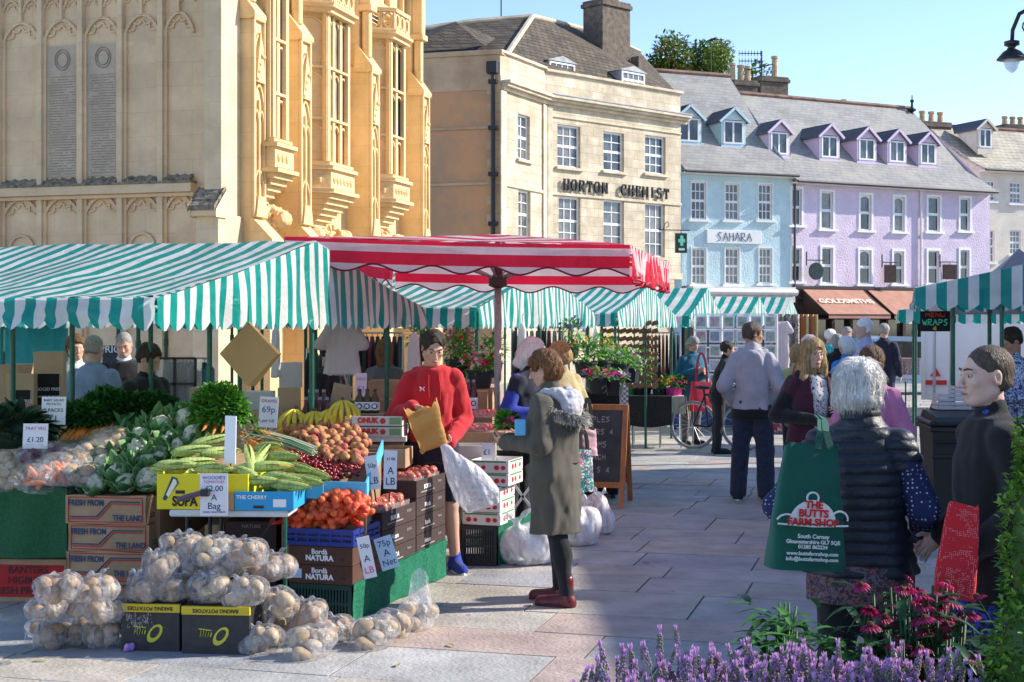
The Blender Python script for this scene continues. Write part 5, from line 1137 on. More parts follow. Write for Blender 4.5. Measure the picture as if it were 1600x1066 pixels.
# leek bag
o = potato_bag(31, 7, .12, item=pot2, ir=(.045, .04, .035), flm=film_t); o.location = G(648, 990)+Vector((0, .1, 0)); o.name = 'vegetable_bag'; tag(o, 'upright clear bag of leeks and onions with a tall handle beside the green baize', 'bag')
lk = mat('leek_leaf', (.07, .20, .10), .5, var=.3, vscale=10, stretch=(1, 1, .1))
for k in range(7): b = MB(); b.tube([(-.10+.02*k, .04, .10-.004*k), (-.02+.01*k, .0, .09), (.06, -.02, .05)], [.013, .012, .01], 6); b.build('leek', lk, o, smooth=True)
b = MB(); n = 16; b.grid(lambda u, v: (.02+(.075-.03*v)*math.cos(6.283*u)*(1+.1*math.sin(u*31)), .02+.05*(1-v*.75)*math.sin(6.283*u), .10+.20*v+(.05*abs(math.sin(6.283*u)) if v > .9 else 0)), 32, 6); b.build('bag_mouth', film_t, o, smooth=True)
# ---- right-hand crates: green base crate, brown boxes, onion nets
base = Vector((X(447, 8.22), 8.5, 0)); rzc = SRZ+.02
uA = Vector((math.cos(rzc), math.sin(rzc), 0)); vA = Vector((-math.sin(rzc), math.cos(rzc), 0)); corner = Vector((-.925, 8.36, 0)); org = corner-uA*.42
def at(u, v, z): return org+uA*u+vA*v+Vector((0, 0, z))
slatted('plastic_crate', 'dark green plastic crate on the ground under the brown boxes', at(0, 0, 0), rzc, .40, .5, .222, dkgreen_p, ribs=20)
bz = thing('baize_screen', 'green turf cloth draped along the side of the crates', 'cloth', at(.415, 0, 0), rzc+math.pi/2)
b = MB(); b.grid(lambda u, v: (1.66*u, -.0+.012*math.sin(u*19+v*3)*(1-v)+.004*math.sin(u*57), .01+(.225+.03*u)*v), 60, 6); b.grid(lambda u, v: (1.66*u, .25*v, .237+.03*u), 20, 2); b.build('cloth', baize2, bz, smooth=True)
for i in range(2):
 o = carton('fruit_box', ('lower' if i == 0 else 'upper')+' of the two brown trays printed Borda Natura under the onions', 'box', at(0, -.01, .226+.112*i), rzc, .41, .46, .11, brown_c, brown_d, 'brown fruit trays')
 front(o, 'Bordà', .042, white_card, .20, .078, -.003, .001); front(o, 'NATURA', .044, white_card, .20, .040, -.003, .002)
 q = MB(); q.b2((.33, -.002, .03), (.36, .002, .045)) ; q.b2((.17, -.002, .002), (.24, .002, .010)); q.build('cut_hole', ink_d, o)
 if i == 0: q = MB(); q.b2((.01, -.003, .03), (.085, .0, .085)); q.build('sticker', M['card_blue'], o)
slatted('plastic_crate', 'blue lattice plastic crate full of onions', at(-.02, -.02, .452), rzc, .44, .42, .10, blue_p, ribs=6, lattice=True)
rednet = mat('net_red', (.75, .05, .02), .5); netm = filmmat('net_mesh', (.90, .07, .02), .55, .5)
def netsack(loc, rz, w_, d_, h_, label, seed, col):
 t = thing('onion_net', label, 'net sack', loc, rz, 'red nets of onions'); rr = random.Random(seed); om = MB(); om.ball((0, 0, 0), (.0215, .0215, .021), 9, k=6); me = om.mesh(onion_m, True)
 s = SDF((-w_*.7, -d_*.8, -.03), (w_*.7, d_*.8, h_*1.5), .010); n = 0; pts = []
 for tr in range(4000):
  p = Vector((rr.uniform(-.5, .5)*w_, rr.uniform(-.5, .5)*d_, rr.uniform(.0, 1)*h_))
  e = (p.x/w_*2)**2+(p.y/d_*2)**2
  if e > 1 or p.z > h_*(1-.45*e): continue
  if all((p-q).length > .0355 for q in pts): pts.append(p)
  if len(pts) > 98: break
 for p in pts: c = link(me, 'onion', t); c.location = p; c.rotation_euler = (rr.random(), rr.random(), rr.random()*6); s.ell(p, (.0245,)*3, .025)
 V, Q = s.arrays()
 link(npmesh(V, Q, [netm], lambda V, N: .003*vnoise(V*70), 1), 'net', t)
 b = MB(); 
 for sg in (-1, 1): b.tube([(sg*w_*.46, -d_*.2, h_*.3), (sg*w_*.56, -d_*.35, h_*.2), (sg*w_*.6, -d_*.45, h_*.28)], [.022, .010, .02], 7)
 b.build('net_end', rednet, t, smooth=True); return t
netsack(at(.16, .12, .545), rzc+.1, .46, .28, .15, 'lower red net sack of onions filling the blue crate', 3, 0); netsack(at(.26, .14, .635), rzc-.12, .42, .28, .14, 'upper red net sack of onions glowing in the sun', 4, 0); netsack(at(.06, .34, .56), rzc+.4, .36, .26, .14, 'red net sack of onions at the back of the blue crate', 5, 0)
# crate columns along the walkway side
def stack(u, v, z0, n, w_, d_, h_, lab, m_, words, topfruit=None):
 for i in range(n):
  o = carton('fruit_box', '%s, %s' % (lab, ['lowest', 'second up', 'third up', 'topmost'][i]), 'box', at(u, v, z0+(h_+.003)*i), rzc, w_, d_, h_, m_, brown_d, 'brown fruit trays')
  if words:
   sidet(o, words[i % len(words)], .042, white_card, w_+.003, d_*.36, h_*.55, .001); sidet(o, words[(i+1) % len(words)][:6], .026, M['ink_pale'], w_+.003, d_*.78, h_*.65, .0)
   q = MB(); q.b2((w_-.001, d_*.15, h_*.26), (w_+.0025, d_*.6, h_*.32)); q.build('print', M['ink_pale'], o)
  else:
   q = MB(); q.b2((w_-.001, .1, .02), (w_+.0025, .35, .05)); q.build('print', white_card, o)
mat('ink_pale', (.35, .3, .28), .7)
stack(0, .48, .232, 3, .40, .60, .118, 'dark brown fruit tray in the middle column above green cloth', brown_d, ['BORDA', 'Natura', 'BORDA'])
stack(0, 1.09, .245, 4, .40, .58, .118, 'dark brown fruit tray in the column nearest the red hoodie', brown_d, ['Natura', 'Borda', 'Murcia', 'BORDA'])
# fruit proto
peach_m = mat('peach_skin', (.50, .30, .09), .6, col2=(.36, .05, .07), vscale=16, contrast=(.4, .6), spec=.3); nect_m = mat('plum_skin', (.35, .03, .07), .35, col2=(.60, .25, .12), vscale=26)
cher_m = mat('cherry_skin', (.16, .004, .012), .18, spec=.7, col2=(.30, .01, .015), vscale=30); tom_m = mat('tomato_skin', (.60, .03, .015), .2)
def fruitmesh(r, m_, dimple=.25):
 b = MB(); prof = [(r*.05, -r*.95)]+[(r*math.cos(a), r*.95*math.sin(a)) for a in [(-.45+.09*k)*math.pi for k in range(1, 10)]]+[(r*.18, r*(.95-dimple*.5)), (r*.02, r*(.95-dimple))]; b.lathe(prof, n=12); return b.mesh(m_, True)
def scatter(me, name, cat, label, group, fn, n, dist, seed, sc=(.88, 1.1), parent=None):
 rr = random.Random(seed); pts = []; tr = 0
 while len(pts) < n and tr < n*60:
  tr += 1; p = fn(rr.random(), rr.random(), rr.random())
  if p is None: continue
  if all((p-q).length > dist for q in pts): pts.append(p)
 for p in pts:
  o = link(me, name, parent); o.location = p; o.rotation_euler = (rr.uniform(-1, 1), rr.uniform(-1, 1), rr.random()*6); s_ = rr.uniform(*sc); o.scale = (s_,)*3
  if parent is None: tag(o, label, cat, group)
 return pts
pm_ = fruitmesh(.036, peach_m); nm_ = fruitmesh(.032, nect_m); cm_ = fruitmesh(.0135, cher_m, .1); tm_ = fruitmesh(.034, tom_m, .2)
# plum punnets on top of the columns
punnet = mat('punnet_clear', (.8, .82, .85), .1, alpha=.22, spec=.8)
def punnets(u, v, z, nx, ny, w_, d_, me, lab, seed, h=.06):
 for i in range(nx):
  for j in range(ny):
   t = thing('fruit_punnet', lab+', %s' % (('front', 'middle', 'rear', 'rearmost')[j]+(' left', ' right', ' far right')[i]), 'punnet', at(u+w_*i, v+d_*j, z), rzc, 'clear punnets of fruit'); rr = random.Random(seed+i*7+j)
   for k in range(int(w_*d_*2200)//2): o = link(me, 'fruit', t); o.location = (rr.uniform(.03, w_-.03), rr.uniform(.03, d_-.03), .03+rr.random()*.045); o.rotation_euler = (rr.random()*3, rr.random()*3, 0)
   b = MB(); b.T = None; b.add([(.004, .004, 0), (w_-.008, .004, 0), (w_-.008, d_-.008, 0), (.004, d_-.008, 0), (0, 0, h), (w_-.006, 0, h), (w_-.006, d_-.006, h), (0, d_-.006, h)], [(0, 1, 5, 4), (1, 2, 6, 5), (2, 3, 7, 6), (3, 0, 4, 7), (0, 3, 2, 1)]); b.build('tub', punnet, t)
punnets(.02, .50, .555, 2, 3, .18, .18, nm_, 'punnet of dark plums in the middle crate column', 50); punnets(.02, 1.11, .68, 2, 3, .18, .17, nm_, 'punnet of red plums on the tallest crate column', 80)
# ---- display bed: peaches, cherries
dt = thing('display_stand', 'sloping stand of trays holding peaches and cherries', 'display stand', (0, 0, 0)); 
def slope(px, py): # picture point on sloping display plane from (d=8.75,z=.80) to (d=10,z=1.02)
 a = (1.02-.80)/(10-8.75); k = (py-HZ)/F; d = (CH-.80+a*8.75)/(k+a); return Vector((X(px, d), d, CH-k*d))
b = MB(); c4 = [slope(440, 762), slope(572, 770), slope(600, 690), slope(440, 668)]; b.add([c-Vector((0, 0, .03)) for c in c4]+[Vector((c.x, c.y, .3)) for c in c4], [(0, 1, 2, 3), (0, 4, 5, 1), (1, 5, 6, 2), (2, 6, 7, 3), (3, 7, 4, 0)]); b.build('tray_base', board_in, dt)
b = MB(); lb = mat('tray_lightblue', (.10, .50, .78), .5)
for a, c in ((slope(505, 766), slope(572, 768)), (slope(572, 768), slope(598, 700)), (slope(440, 768), slope(505, 770))): b.bar(a+Vector((0, 0, .01)), c+Vector((0, 0, .01)), .01, .09)
b.build('blue_tray', lb, dt)
def inpoly(px, py, poly):
 r = False; n = len(poly)
 for i in range(n):
  x0, y0 = poly[i]; x1, y1 = poly[(i+1) % n]
  if (y0 > py) != (y1 > py) and px < (x1-x0)*(py-y0)/(y1-y0)+x0: r = not r
 return r
pe = [(446, 678), (540, 672), (575, 705), (560, 735), (510, 728), (480, 708)]
def fpe(a, b_, c):
 px, py = 440+a*140, 668+b_*72
 return slope(px, py)+Vector((0, 0, .03+c*.05)) if inpoly(px, py, pe) else None
scatter(pm_, 'peach', 'peach', 'red and yellow peach in the heap between the bananas and the cherries', 'heap of peaches', fpe, 130, .052, 5)
ce = [(455, 708), (485, 706), (520, 728), (562, 738), (560, 752), (520, 760), (470, 752), (440, 735)]
def fce(a, b_, c):
 px, py = 435+a*135, 702+b_*62
 return slope(px, py)+Vector((0, 0, .02+c*.03)) if inpoly(px, py, ce) else None
scatter(cm_, 'cherry', 'cherry', 'dark red cherry in the glossy heap in the light blue tray', 'heap of cherries', fce, 260, .0205, 6)
# ---- corn cobs
husk = mat('corn_husk', (.40, .50, .14), .6, var=.3, vscale=30, stretch=(3, 3, .4), bump=.6, bscale=60); kern = mat('corn_kernel', (.80, .52, .06), .4, bump=2, bscale=160); silk = mat('corn_silk', (.35, .25, .10), .8)
def corn(seed, peel):
 t = thing('corn_cob', 'x', 'corn'); rr = random.Random(seed); b = MB(); n = 14; L_ = .24
 b.grid(lambda u, v: ((-.5+u)*L_, .026*math.sin(u*math.pi)**.5*math.cos(6.283*v)*(1-.35*u), .026+.026*math.sin(u*math.pi)**.5*math.sin(6.283*v)*(1-.35*u)), 14, 12); b.build('husk' if not peel else 'kernels', kern if peel else husk, t, smooth=True)
 h = MB()
 for k in range(6):
  a0 = k*1.05+.3+(0 if not peel else .9)
  if peel and k > 3: continue
  h.grid(lambda u, v: ((-.52+u*rr2)*L_ if False else (-.52+1.06*u)*L_, (.030*math.sin(min(1, u*1.02+.02)*math.pi)**.45+.004+.01*u*peel)*math.cos(a0+(v-.5)*1.3*(1-.75*u)), .026+(.030*math.sin(min(1, u*1.0)*math.pi)**.45+.004)*math.sin(a0+(v-.5)*1.3*(1-.75*u))), 10, 4)
 h.build('husk_leaf', husk, t, smooth=True); s_ = MB()
 for k in range(10): s_.tube([(L_*.45, 0, .026), (L_*.55+rr.random()*.02, rr.uniform(-.02, .02), .026+rr.uniform(-.02, .02))], [.0016, .0006], 4)
 s_.build('silk', silk, t); return collect(t)
cobs = [corn(1, 0), corn(2, 1), corn(3, 0)]
# positions: (px,py,d,z-rot,tilt,kind)
cl = [(275, 728, 8.3, .1, 0, 0), (305, 724, 8.35, .5, 0, 0), (335, 735, 8.3, -.1, 0, 2), (300, 705, 8.5, .3, .1, 0), (345, 708, 8.45, .6, 0, 1), (330, 690, 8.65, .4, .2, 2), (262, 735, 8.4, 2.9, 0, 2),
      (402, 752, 8.25, -.1, .0, 0), (440, 748, 8.3, -.25, -.1, 2), (475, 752, 8.35, -.4, -.1, 0), (398, 733, 8.35, .2, 0, 0), (425, 730, 8.35, .12, 0, 1), (462, 732, 8.45, -.5, -.1, 0), (490, 742, 8.45, -.6, -.15, 2), (388, 716, 8.4, 1.9, .6, 1), (410, 712, 8.5, 1.2, .5, 0), (440, 714, 8.5, -.4, 0, 0), (380, 740, 8.3, 2.4, .1, 2), (452, 760, 8.25, -.2, -.05, 2), (420, 700, 8.6, -.7, .1, 1)]
where = ['yellow', 'blue']; seq = ['leftmost', 'in front', 'beside the sign', 'in the middle', 'with kernels bared', 'at the back', 'pointing left']
fst = set()
for i, (px, py, d, rz, tl, k) in enumerate(cl):
 lab = 'green husked corn cob on the %s box, %s' % (where[i > 6], (seq+['lowest at the front', 'lying over the blue edge', 'pointing at the cherries', 'under the bared cob', 'bright yellow with bared kernels', 'right of the bared cob', 'furthest right', 'standing half peeled by the white card', 'upright at the back', 'in the middle of the heap', 'half under the white card', 'lying along the front edge', 'topmost and yellow'])[i])
 loc = P(px, py, d); loc.z -= .02; lx, ly = tl, rz
 if k not in fst: fst.add(k); o = cobs[k][0]; o.location = loc; o.rotation_euler = (0, -tl, rz); tag(o, lab, 'corn', 'corn cobs in husks'); 
 else: dup(cobs[k], loc, None, lab, rot=(0, -tl, rz), group='corn cobs in husks')
# fill under corn so nothing floats: packed husks (stuff)
hs = MB(); rr = random.Random(8)
for k in range(90):
 px, py = rr.uniform(255, 480), rr.uniform(715, 765); 
 if 345 < px < 372: continue
 d = 8.45+rr.random()*.25; p = P(px, py, d)
 zmax = (.90 if px < 360 else .86); p.z = min(p.z, zmax)
 p.z -= .03; a = rr.random()*6; L_ = .1; hs.tube([p, p+Vector((L_*math.cos(a), L_*math.sin(a), .01))], [.02, .012], 6)
tag(hs.build('corn_husks', husk, None, smooth=True), 'loose green corn husks packed under the cobs', 'husks', kind='stuff')
# ---- leafy produce
def leaf(mb, p, dr, up, L_, w_, m=0, curl=.3, n=3):
 dr = dr.normalized(); s_ = dr.cross(up).normalized(); u = s_.cross(dr)
 rows = []
 for i in range(n+1):
  t = i/n; ww = w_*math.sin(math.pi*(t*.85+.12))*.5; c = p+dr*L_*t+u*(-curl*L_*t*t); rows.append((c-s_*ww+u*ww*.35, c, c+s_*ww+u*ww*.35))
 vs = [q for r in rows for q in r]; fs = []
 for i in range(n):
  for j in range(2): a = i*3+j; fs.append((a, a+1, a+4, a+3))
 mb.add(vs, fs, m)
def foliage_mb(fn, n, L_, w_, seed, nm=3, up=.5, curl=.3):
 rr = random.Random(seed); mb = MB()
 for k in range(n):
  p, out = fn(rr); d = (out.normalized()+Vector((rr.uniform(-1, 1), rr.uniform(-1, 1), rr.uniform(-.3, 1)*1))*up)
  leaf(mb, p, d, Vector((rr.uniform(-.5, .5), rr.uniform(-.5, .5), 1)), L_*rr.uniform(.6, 1.3), w_*rr.uniform(.7, 1.2), rr.randrange(nm), curl)
 return mb
def leafmats(nm, cols, rough=.5, tr=.25): return [mat('%s_%d' % (nm, i), c, rough, var=.2, vscale=12, trans=tr, spec=.4) for i, c in enumerate(cols)]
par = leafmats('parsley', [(.03, .12, .02), (.05, .17, .03), (.02, .08, .015)]); frond = leafmats('frond', [(.10, .30, .03), (.16, .40, .05), (.06, .20, .02)]); cab = leafmats('cauli_leaf', [(.07, .20, .07), (.12, .28, .09), (.18, .34, .13)])
cur = mat('cauliflower_curd', (.78, .74, .58), .8, bump=3, bscale=90, var=.06, vscale=10)
def ellf(c, r, top=True):
 def f(rr):
  while True:
   v = Vector((rr.gauss(0, 1), rr.gauss(0, 1), rr.gauss(0, 1))).normalized()
   if v.z > -.35: break
  q = rr.uniform(.75, 1); return Vector((c[0]+v.x*r[0]*q, c[1]+v.y*r[1]*q, c[2]+v.z*r[2]*q)), v
 return f
# carrot bunches: green fronds above orange roots
car = mat('carrot', (.72, .22, .03), .5, var=.2, vscale=40, stretch=(1, 1, 1))
def bunch(px, py, d, w_, lab, seed, mats_, nf=900, rz=0, roots=9, fr=(.17, .13, .10), rootdir=Vector((0, -1, -.35)), L_=.17, fs=.05):
 c = P(px, py, d); t = thing('carrot_bunch', lab, 'carrots', c, rz, 'bunches of carrots'); rr = random.Random(seed)
 foliage_mb(ellf((0, .05, .06), fr), nf, fs, fs*.55, seed, up=.8).build('frond', mats_, t, smooth=False)
 s_ = SDF((-.3, -.3, -.2), (.3, .3, .3), .03)
 b = MB()
 for k in range(roots):
  x = (k/(roots-1)-.5)*w_ if roots > 1 else 0; a = Vector((x*.8, -.03, -.01+rr.uniform(-.015, .02))); e = a+(rootdir+Vector((x*1.2, 0, rr.uniform(-.08, .08)))).normalized()*L_*rr.uniform(.8, 1.1)
  r_ = MB(); r_.tube([a, a+(e-a)*.1, a+(e-a)*.55, e], [.007, .013, .010, .002], 7); r_.build('carrot_root', car, t, smooth=True)
 core = MB(); core.ball((0, .05, .05), (fr[0]*.8, fr[1]*.8, fr[2]*.8), 12, k=8); core.build('frond_core', par[2], t, smooth=True); return t
bunch(128, 668, 9.7, .15, 'dark green carrot tops at the left of the parsley row with orange roots below', 1, par); bunch(165, 655, 9.85, .17, 'tallest dark green bunch of carrot tops left of centre', 2, par, fr=(.18, .13, .14)); bunch(205, 660, 9.9, .15, 'dark green carrot tops behind the orange roots at the right', 3, par, fr=(.17, .13, .12))
bunch(238, 652, 10.0, .12, 'carrot tops running into the man in black', 4, par, roots=4, nf=700); bunch(100, 665, 9.9, .12, 'low dark leaf bunch beside the white price cards', 5, par, roots=4, nf=600, fr=(.13, .1, .07))
bunch(340, 660, 8.9, .12, 'tall bright green carrot tops lit by the sun next to the white card', 6, frond, nf=1500, roots=3, fr=(.17, .13, .17), fs=.045)
bunch(392, 672, 9.0, .16, 'orange carrots lying sideways with thin roots to the right', 7, frond, nf=10, roots=14, fr=(.02, .02, .02), rootdir=Vector((1, -.45, -.35)), L_=.20)
bunch(398, 690, 8.9, .14, 'lower row of orange carrots above the corn', 8, frond, nf=10, roots=12, fr=(.02, .02, .02), rootdir=Vector((1, -.5, -.3)), L_=.2)
# spring onions
t = thing('spring_onions', 'sheaf of spring onions with dark green tops and pale hairy roots', 'spring onions', P(455, 705, 8.95)); rr = random.Random(4)
for k in range(46):
 b = MB(); y = rr.uniform(-.12, .12); z = rr.uniform(0, .05); a = Vector((-.28, y-.03+.08, z+.09)); b.tube([a, (-.12, y*.9+.02, z+.06), (0, y*.8, z+.03), (.16, y-.08, z-.02)], [.003, .005, .005, .003], 5, m=0); b.build('stalk', lk if k % 3 else mat('onion_white', (.75, .72, .5), .5), t, smooth=True)
b = MB()
for k in range(160): p = Vector((rr.uniform(-.30, -.12), rr.uniform(-.12, .14), rr.uniform(.05, .13))); b.tube([p, p+Vector((rr.uniform(-.05, .05), rr.uniform(-.05, .03), rr.uniform(-.03, .04)))], [.0012, .0006], 3)
b.build('root_hairs', mat('root_hair', (.62, .50, .25), .8), t)
# cauliflowers
def cauli(seed):
 t = thing('cauliflower', 'x', 'cauliflower'); rr = random.Random(seed); s = SDF((-.12,)*3, (.12,)*3, .006)
 s.ell((0, 0, 0), (.055, .055, .045), .01)
 for k in range(60):
  v = Vector((rr.gauss(0, 1), rr.gauss(0, 1), abs(rr.gauss(0, 1)))).normalized(); s.ell(v*.055, (.014+rr.random()*.006,)*3, .004)
 s.build('curd', cur, t, smooth=0, disp=lambda V, N: .0015*vnoise(V*400))
 mb = MB()
 for k in range(16):
  a = k*math.tau/16+rr.random()*.3; o_ = Vector((math.cos(a), math.sin(a), 0)); leaf(mb, o_*.035+Vector((0, 0, -.05)), o_*(.55+rr.random()*.4)+Vector((0, 0, .8)), o_*-1+Vector((0, 0, .2)), .13*rr.uniform(.8, 1.25), .085, rr.randrange(3), -.25 if k % 2 else -.5, 4)
 mb.build('leaf', cab, t, smooth=True, solid=.0015); return collect(t)
ca = [cauli(1), cauli(2), cauli(3)]
cpos = [(148, 760, 8.95, 'lowest left, above the striped boxes'), (198, 755, 8.95, 'big and pale in the front row'), (232, 752, 8.95, 'with a dark leaf, next to the yellow box'), (188, 735, 9.1, 'small, just behind the front row'), (228, 728, 9.1, 'in the middle of the heap'), (165, 728, 9.2, 'half hidden in leaves by the potato bags'), (216, 702, 9.3, 'nodding left of the bright centre one'), (252, 715, 9.2, 'above the yellow box corner'), (285, 700, 9.1, 'wrapped in leaves by the corn'), (218, 684, 9.5, 'behind, near the carrots'), (250, 668, 9.6, 'creamy, topmost left'), (292, 655, 9.6, 'creamy, topmost beside the bright fronds'), (268, 690, 9.4, 'deep in the leaves'), (185, 745, 9.0, 'squeezed between the front two'), (305, 682, 9.1, 'under the bright green fronds')]
fst = set()
for i, (px, py, d, lab) in enumerate(cpos):
 k = i % 3; loc = P(px, py, d); rot = (random.uniform(.5, 1.1), random.uniform(-.4, .4), random.uniform(-.5, .5)); lab = 'cauliflower '+lab; sc = random.uniform(1.0, 1.25)
 if k not in fst: fst.add(k); o = ca[k][0]; o.location = loc; o.rotation_euler = rot; o.scale = (sc,)*3; tag(o, lab, 'cauliflower', 'cauliflowers heaped on the counter')
 else: dup(ca[k], loc, None, lab, rot=rot, scale=sc, group='cauliflowers heaped on the counter')
mb = MB(); rr = random.Random(12)
for k in range(620):
 px, py = rr.uniform(138, 325), rr.uniform(650, 772)
 if px < 138+(772-py)*.55-20: continue
 d = 8.95+(772-py)/120*.75+rr.uniform(0, .1); v = Vector((rr.uniform(-1, 1), rr.uniform(-1, .2), rr.uniform(.1, 1))); leaf(mb, P(px, py, d)+Vector((0, .05, -.03)), v, Vector((0, -.4, 1)), rr.uniform(.06, .13), rr.uniform(.03, .06), rr.randrange(3), rr.uniform(-.4, .6), 4)
tag(mb.build('leaf_heap', cab, None, smooth=True), 'loose crinkled cauliflower leaves heaped between the heads', 'leaves', kind='stuff')
# supporting bed under the heap
b = MB(); b.add([P(104, 775, 8.95), P(262, 775, 8.95), P(330, 690, 9.8)-Vector((0, 0, .06)), P(110, 690, 9.9)-Vector((0, 0, .1))], [(0, 1, 2, 3)]); b.add([P(235, 775, 8.95), P(250, 775, 8.95), P(330, 700, 9.8), P(330, 700, 9.8)-Vector((0, 0, .5)), P(250, 775, 8.95)-Vector((0, 0, .4))], [(0, 1, 2, 3, 4)]); o = b.build('display_slope', board_in, ct); o.matrix_parent_inverse = (Matrix.Translation(ct.location) @ Matrix.Rotation(-.08, 4, 'Z')).inverted()
# dark leaves at far left
dl = thing('kale_bunch', 'dark green leafy heap at the far left edge of the counter', 'kale', P(12, 672, 9.6)); foliage_mb(ellf((0, 0, 0), (.3, .15, .12)), 260, .11, .07, 22).build('leaf', [mat('kale_%d' % i, c, .5, var=.2, trans=.15) for i, c in enumerate([(.03, .07, .04), (.05, .11, .05), (.02, .05, .035)])], dl, smooth=True); b = MB(); b.ball((0, 0, -.02), (.28, .14, .11), 12, k=8); b.build('core', M['kale_2'], dl, smooth=True)
# bags of carrots / potatoes / beetroot on the counter front
beet = mat('beetroot', (.14, .03, .07), .6, var=.3, vscale=20); car2 = mat('carrot_wrapped', (.68, .18, .05), .5, var=.2, vscale=20)
film_v = filmmat('veg_bag_film', (.72, .72, .74), .15, .18)
cnt = [(12, 762, 8.95, pot2, (.035, .03, .03), 'of garlic coloured shallots at the far left', .10), (58, 760, 8.95, car2, (.075, .018, .018), 'of orange carrots spilling over the baize edge', .11), (92, 748, 8.98, car2, (.075, .018, .018), 'of orange carrots behind the spilling one', .10), (50, 728, 9.2, beet, (.035, .033, .03), 'of dark beetroot below the price card', .10), (92, 722, 9.25, beet, (.035, .033, .03), 'of beetroot with a frosted bag', .095), (130, 752, 8.98, pot, (.045, .036, .034), 'of small potatoes above the striped boxes', .10), (118, 732, 9.2, pot, (.045, .036, .034), 'of knobbly potatoes next to the carrots', .10), (150, 718, 9.3, pot2, (.045, .036, .034), 'of sunlit potatoes ending at the cauliflowers', .11), (178, 700, 9.45, pot, (.042, .036, .034), 'of potatoes topmost under the orange roots', .095), (18, 735, 9.2, pot2, (.03, .03, .03), 'of pale onions behind the shallots', .10)]
for i, (px, py, d, m_, ir, lab, R_) in enumerate(cnt):
 o = potato_bag(100+i, 9, R_, item=m_, ir=ir, knot=(i % 3 == 0), name='vegetable_bag', itname='vegetable', flm=film_v); loc = P(px, py, d); o.location = loc; o.rotation_euler = (.25, 0, random.uniform(-1, 1) if i not in (1, 2) else (.7)); o.scale = (1.15, 1.15, .9); tag(o, 'clear bag '+lab, 'bag', 'clear vegetable bags on the counter')
# ---- bananas, tangerines, boxes at the back
ban = mat('banana_skin', (.72, .55, .05), .5, var=.2, vscale=9); tipm = mat('banana_tip', (.12, .09, .03), .7)
def bananas(px, py, d, lab, seed, n=6, rz=0, up=0):
 t = thing('banana_bunch', lab, 'bananas', P(px, py, d), rz, 'bunches of bananas'); rr = random.Random(seed)
 for k in range(n):
  a = (k/(n-1)-.5)*2.4; pts = []; rs = []
  for i in range(8): u = i/7; q = -.1+u*1.9; r_ = .075; pts.append((math.sin(a)*(.015+.095*math.sin(u*2.3)), -.03-.07*math.cos(a)*math.sin(u*2.3)-.012*(k % 2), .10-.17*u**1.2)); rs.append([.005, .010, .0155, .017, .017, .0155, .011, .005][i])
  b = MB(); b.tube(pts, rs, 8); b.build('banana', ban, t, smooth=True)
 b = MB(); b.tube([(0, -.02, .07), (0, 0, .12)], [.018, .012], 7); b.build('stem', tipm, t); return t
for i, (px, py, lab) in enumerate(((463, 662, 'first bunch of bananas from the left'), (492, 665, 'bunch of bananas below the dark bottles'), (517, 662, 'bunch of bananas at the right end of the shelf front'), (535, 648, 'upright bunch of bananas leaning against the brown panel'))): bananas(px, py, 9.95, lab, i, rz=(-.2, .1, 0, .3)[i])
tg = fruitmesh(.03, mat('tangerine', (.85, .28, .02), .4), .1)
def ftg(a, b_, c): return P(436+a*18, 662+b_*14, 9.9+c*.1)
scatter(tg, 'tangerine', 'tangerine', 'orange tangerine in the small heap left of the bananas', 'tangerines left of the bananas', ftg, 9, .045, 4)
tb = thing('display_shelf', 'raised white shelf carrying bananas, bottles and boxes at the back of the stall', 'shelf', (0, 0, 0)); b = MB(); b.b2((X(432, 10), 9.85, .95), (X(640, 10.2), 10.6, .985)); b.build('shelf_board', offwhite, tb)
b = MB(); b.b2((X(432, 10), 9.9, .1), (X(632, 10), 10.6, .94)); b.build('shelf_support', board_in, tb)
on_w = mat('onuk_box', (.62, .60, .55), .7, var=.08, vscale=9)
for i in range(2):
 d = 9.9; o = carton('fruit_box', ('lower' if i == 0 else 'upper')+' of two flat white fruit boxes with red ONUK print', 'box', (X(540, d), d-.05, .985+.075*i), -.05, .40, .3, .068, on_w, board, 'white fruit boxes'); front(o, 'ONUK', .048, mat('onuk_red', (.6, .03, .02), .6), .16, .038, -.003, .003)
 q = MB(); q.prism([(.265+.02*math.cos(k), .035+.02*math.sin(k)) for k in [j*.524 for j in range(12)]], 'y', -.003, 0); q.build('peach_print', M['onuk_red'], o); q = MB(); q.b2((.31, -.003, .012), (.39, 0, .058)); q.build('green_print', mat('print_green', (.2, .35, .15), .7), o); q = MB(); q.b2((.01, -.003, .02), (.05, .0, .05)); q.build('print', mat('print_grey', (.3, .35, .3), .7), o)
o = carton('produce_box', 'plain brown box under the white ONUK boxes', 'box', (X(552, 9.6), 9.55, .80), -.1, .36, .3, .125, board, open_=True)
# bottles
def bottle(m_, capm, lab_m, h=.26, r=.033, name='sauce_bottle'):
 t = thing(name, 'x', 'bottle'); b = MB(); b.lathe([(r*.9, 0), (r, .01), (r, h*.58), (r*.45, h*.76), (r*.38, h*.93)], n=12); b.build('glass_body', m_, t, smooth=True); b = MB(); b.lathe([(r*.42, h*.92), (r*.42, h)], n=10); b.build('cap', capm, t)
 b = MB(); b.lathe([(r+.001, h*.12), (r+.001, h*.46)], n=14, cap=False); b.build('label', lab_m, t, smooth=True); b = MB(); b.prism([(.021*math.cos(k*.524), h*.29+.021*math.sin(k*.524)) for k in range(12)], 'y', -r-.004, -r+.012); b.build('badge', black_m, t); b = MB(); b.prism([(.013*math.cos(k*.524), h*.29+.013*math.sin(k*.524)) for k in range(12)], 'y', -r-.0055, -r+.012); b.build('badge_centre', white_card, t); return collect(t)
drk = mat('bottle_dark_red', (.10, .01, .01), .1, spec=.8); btr = bottle(drk, M['scuff'], white_card); fst = True
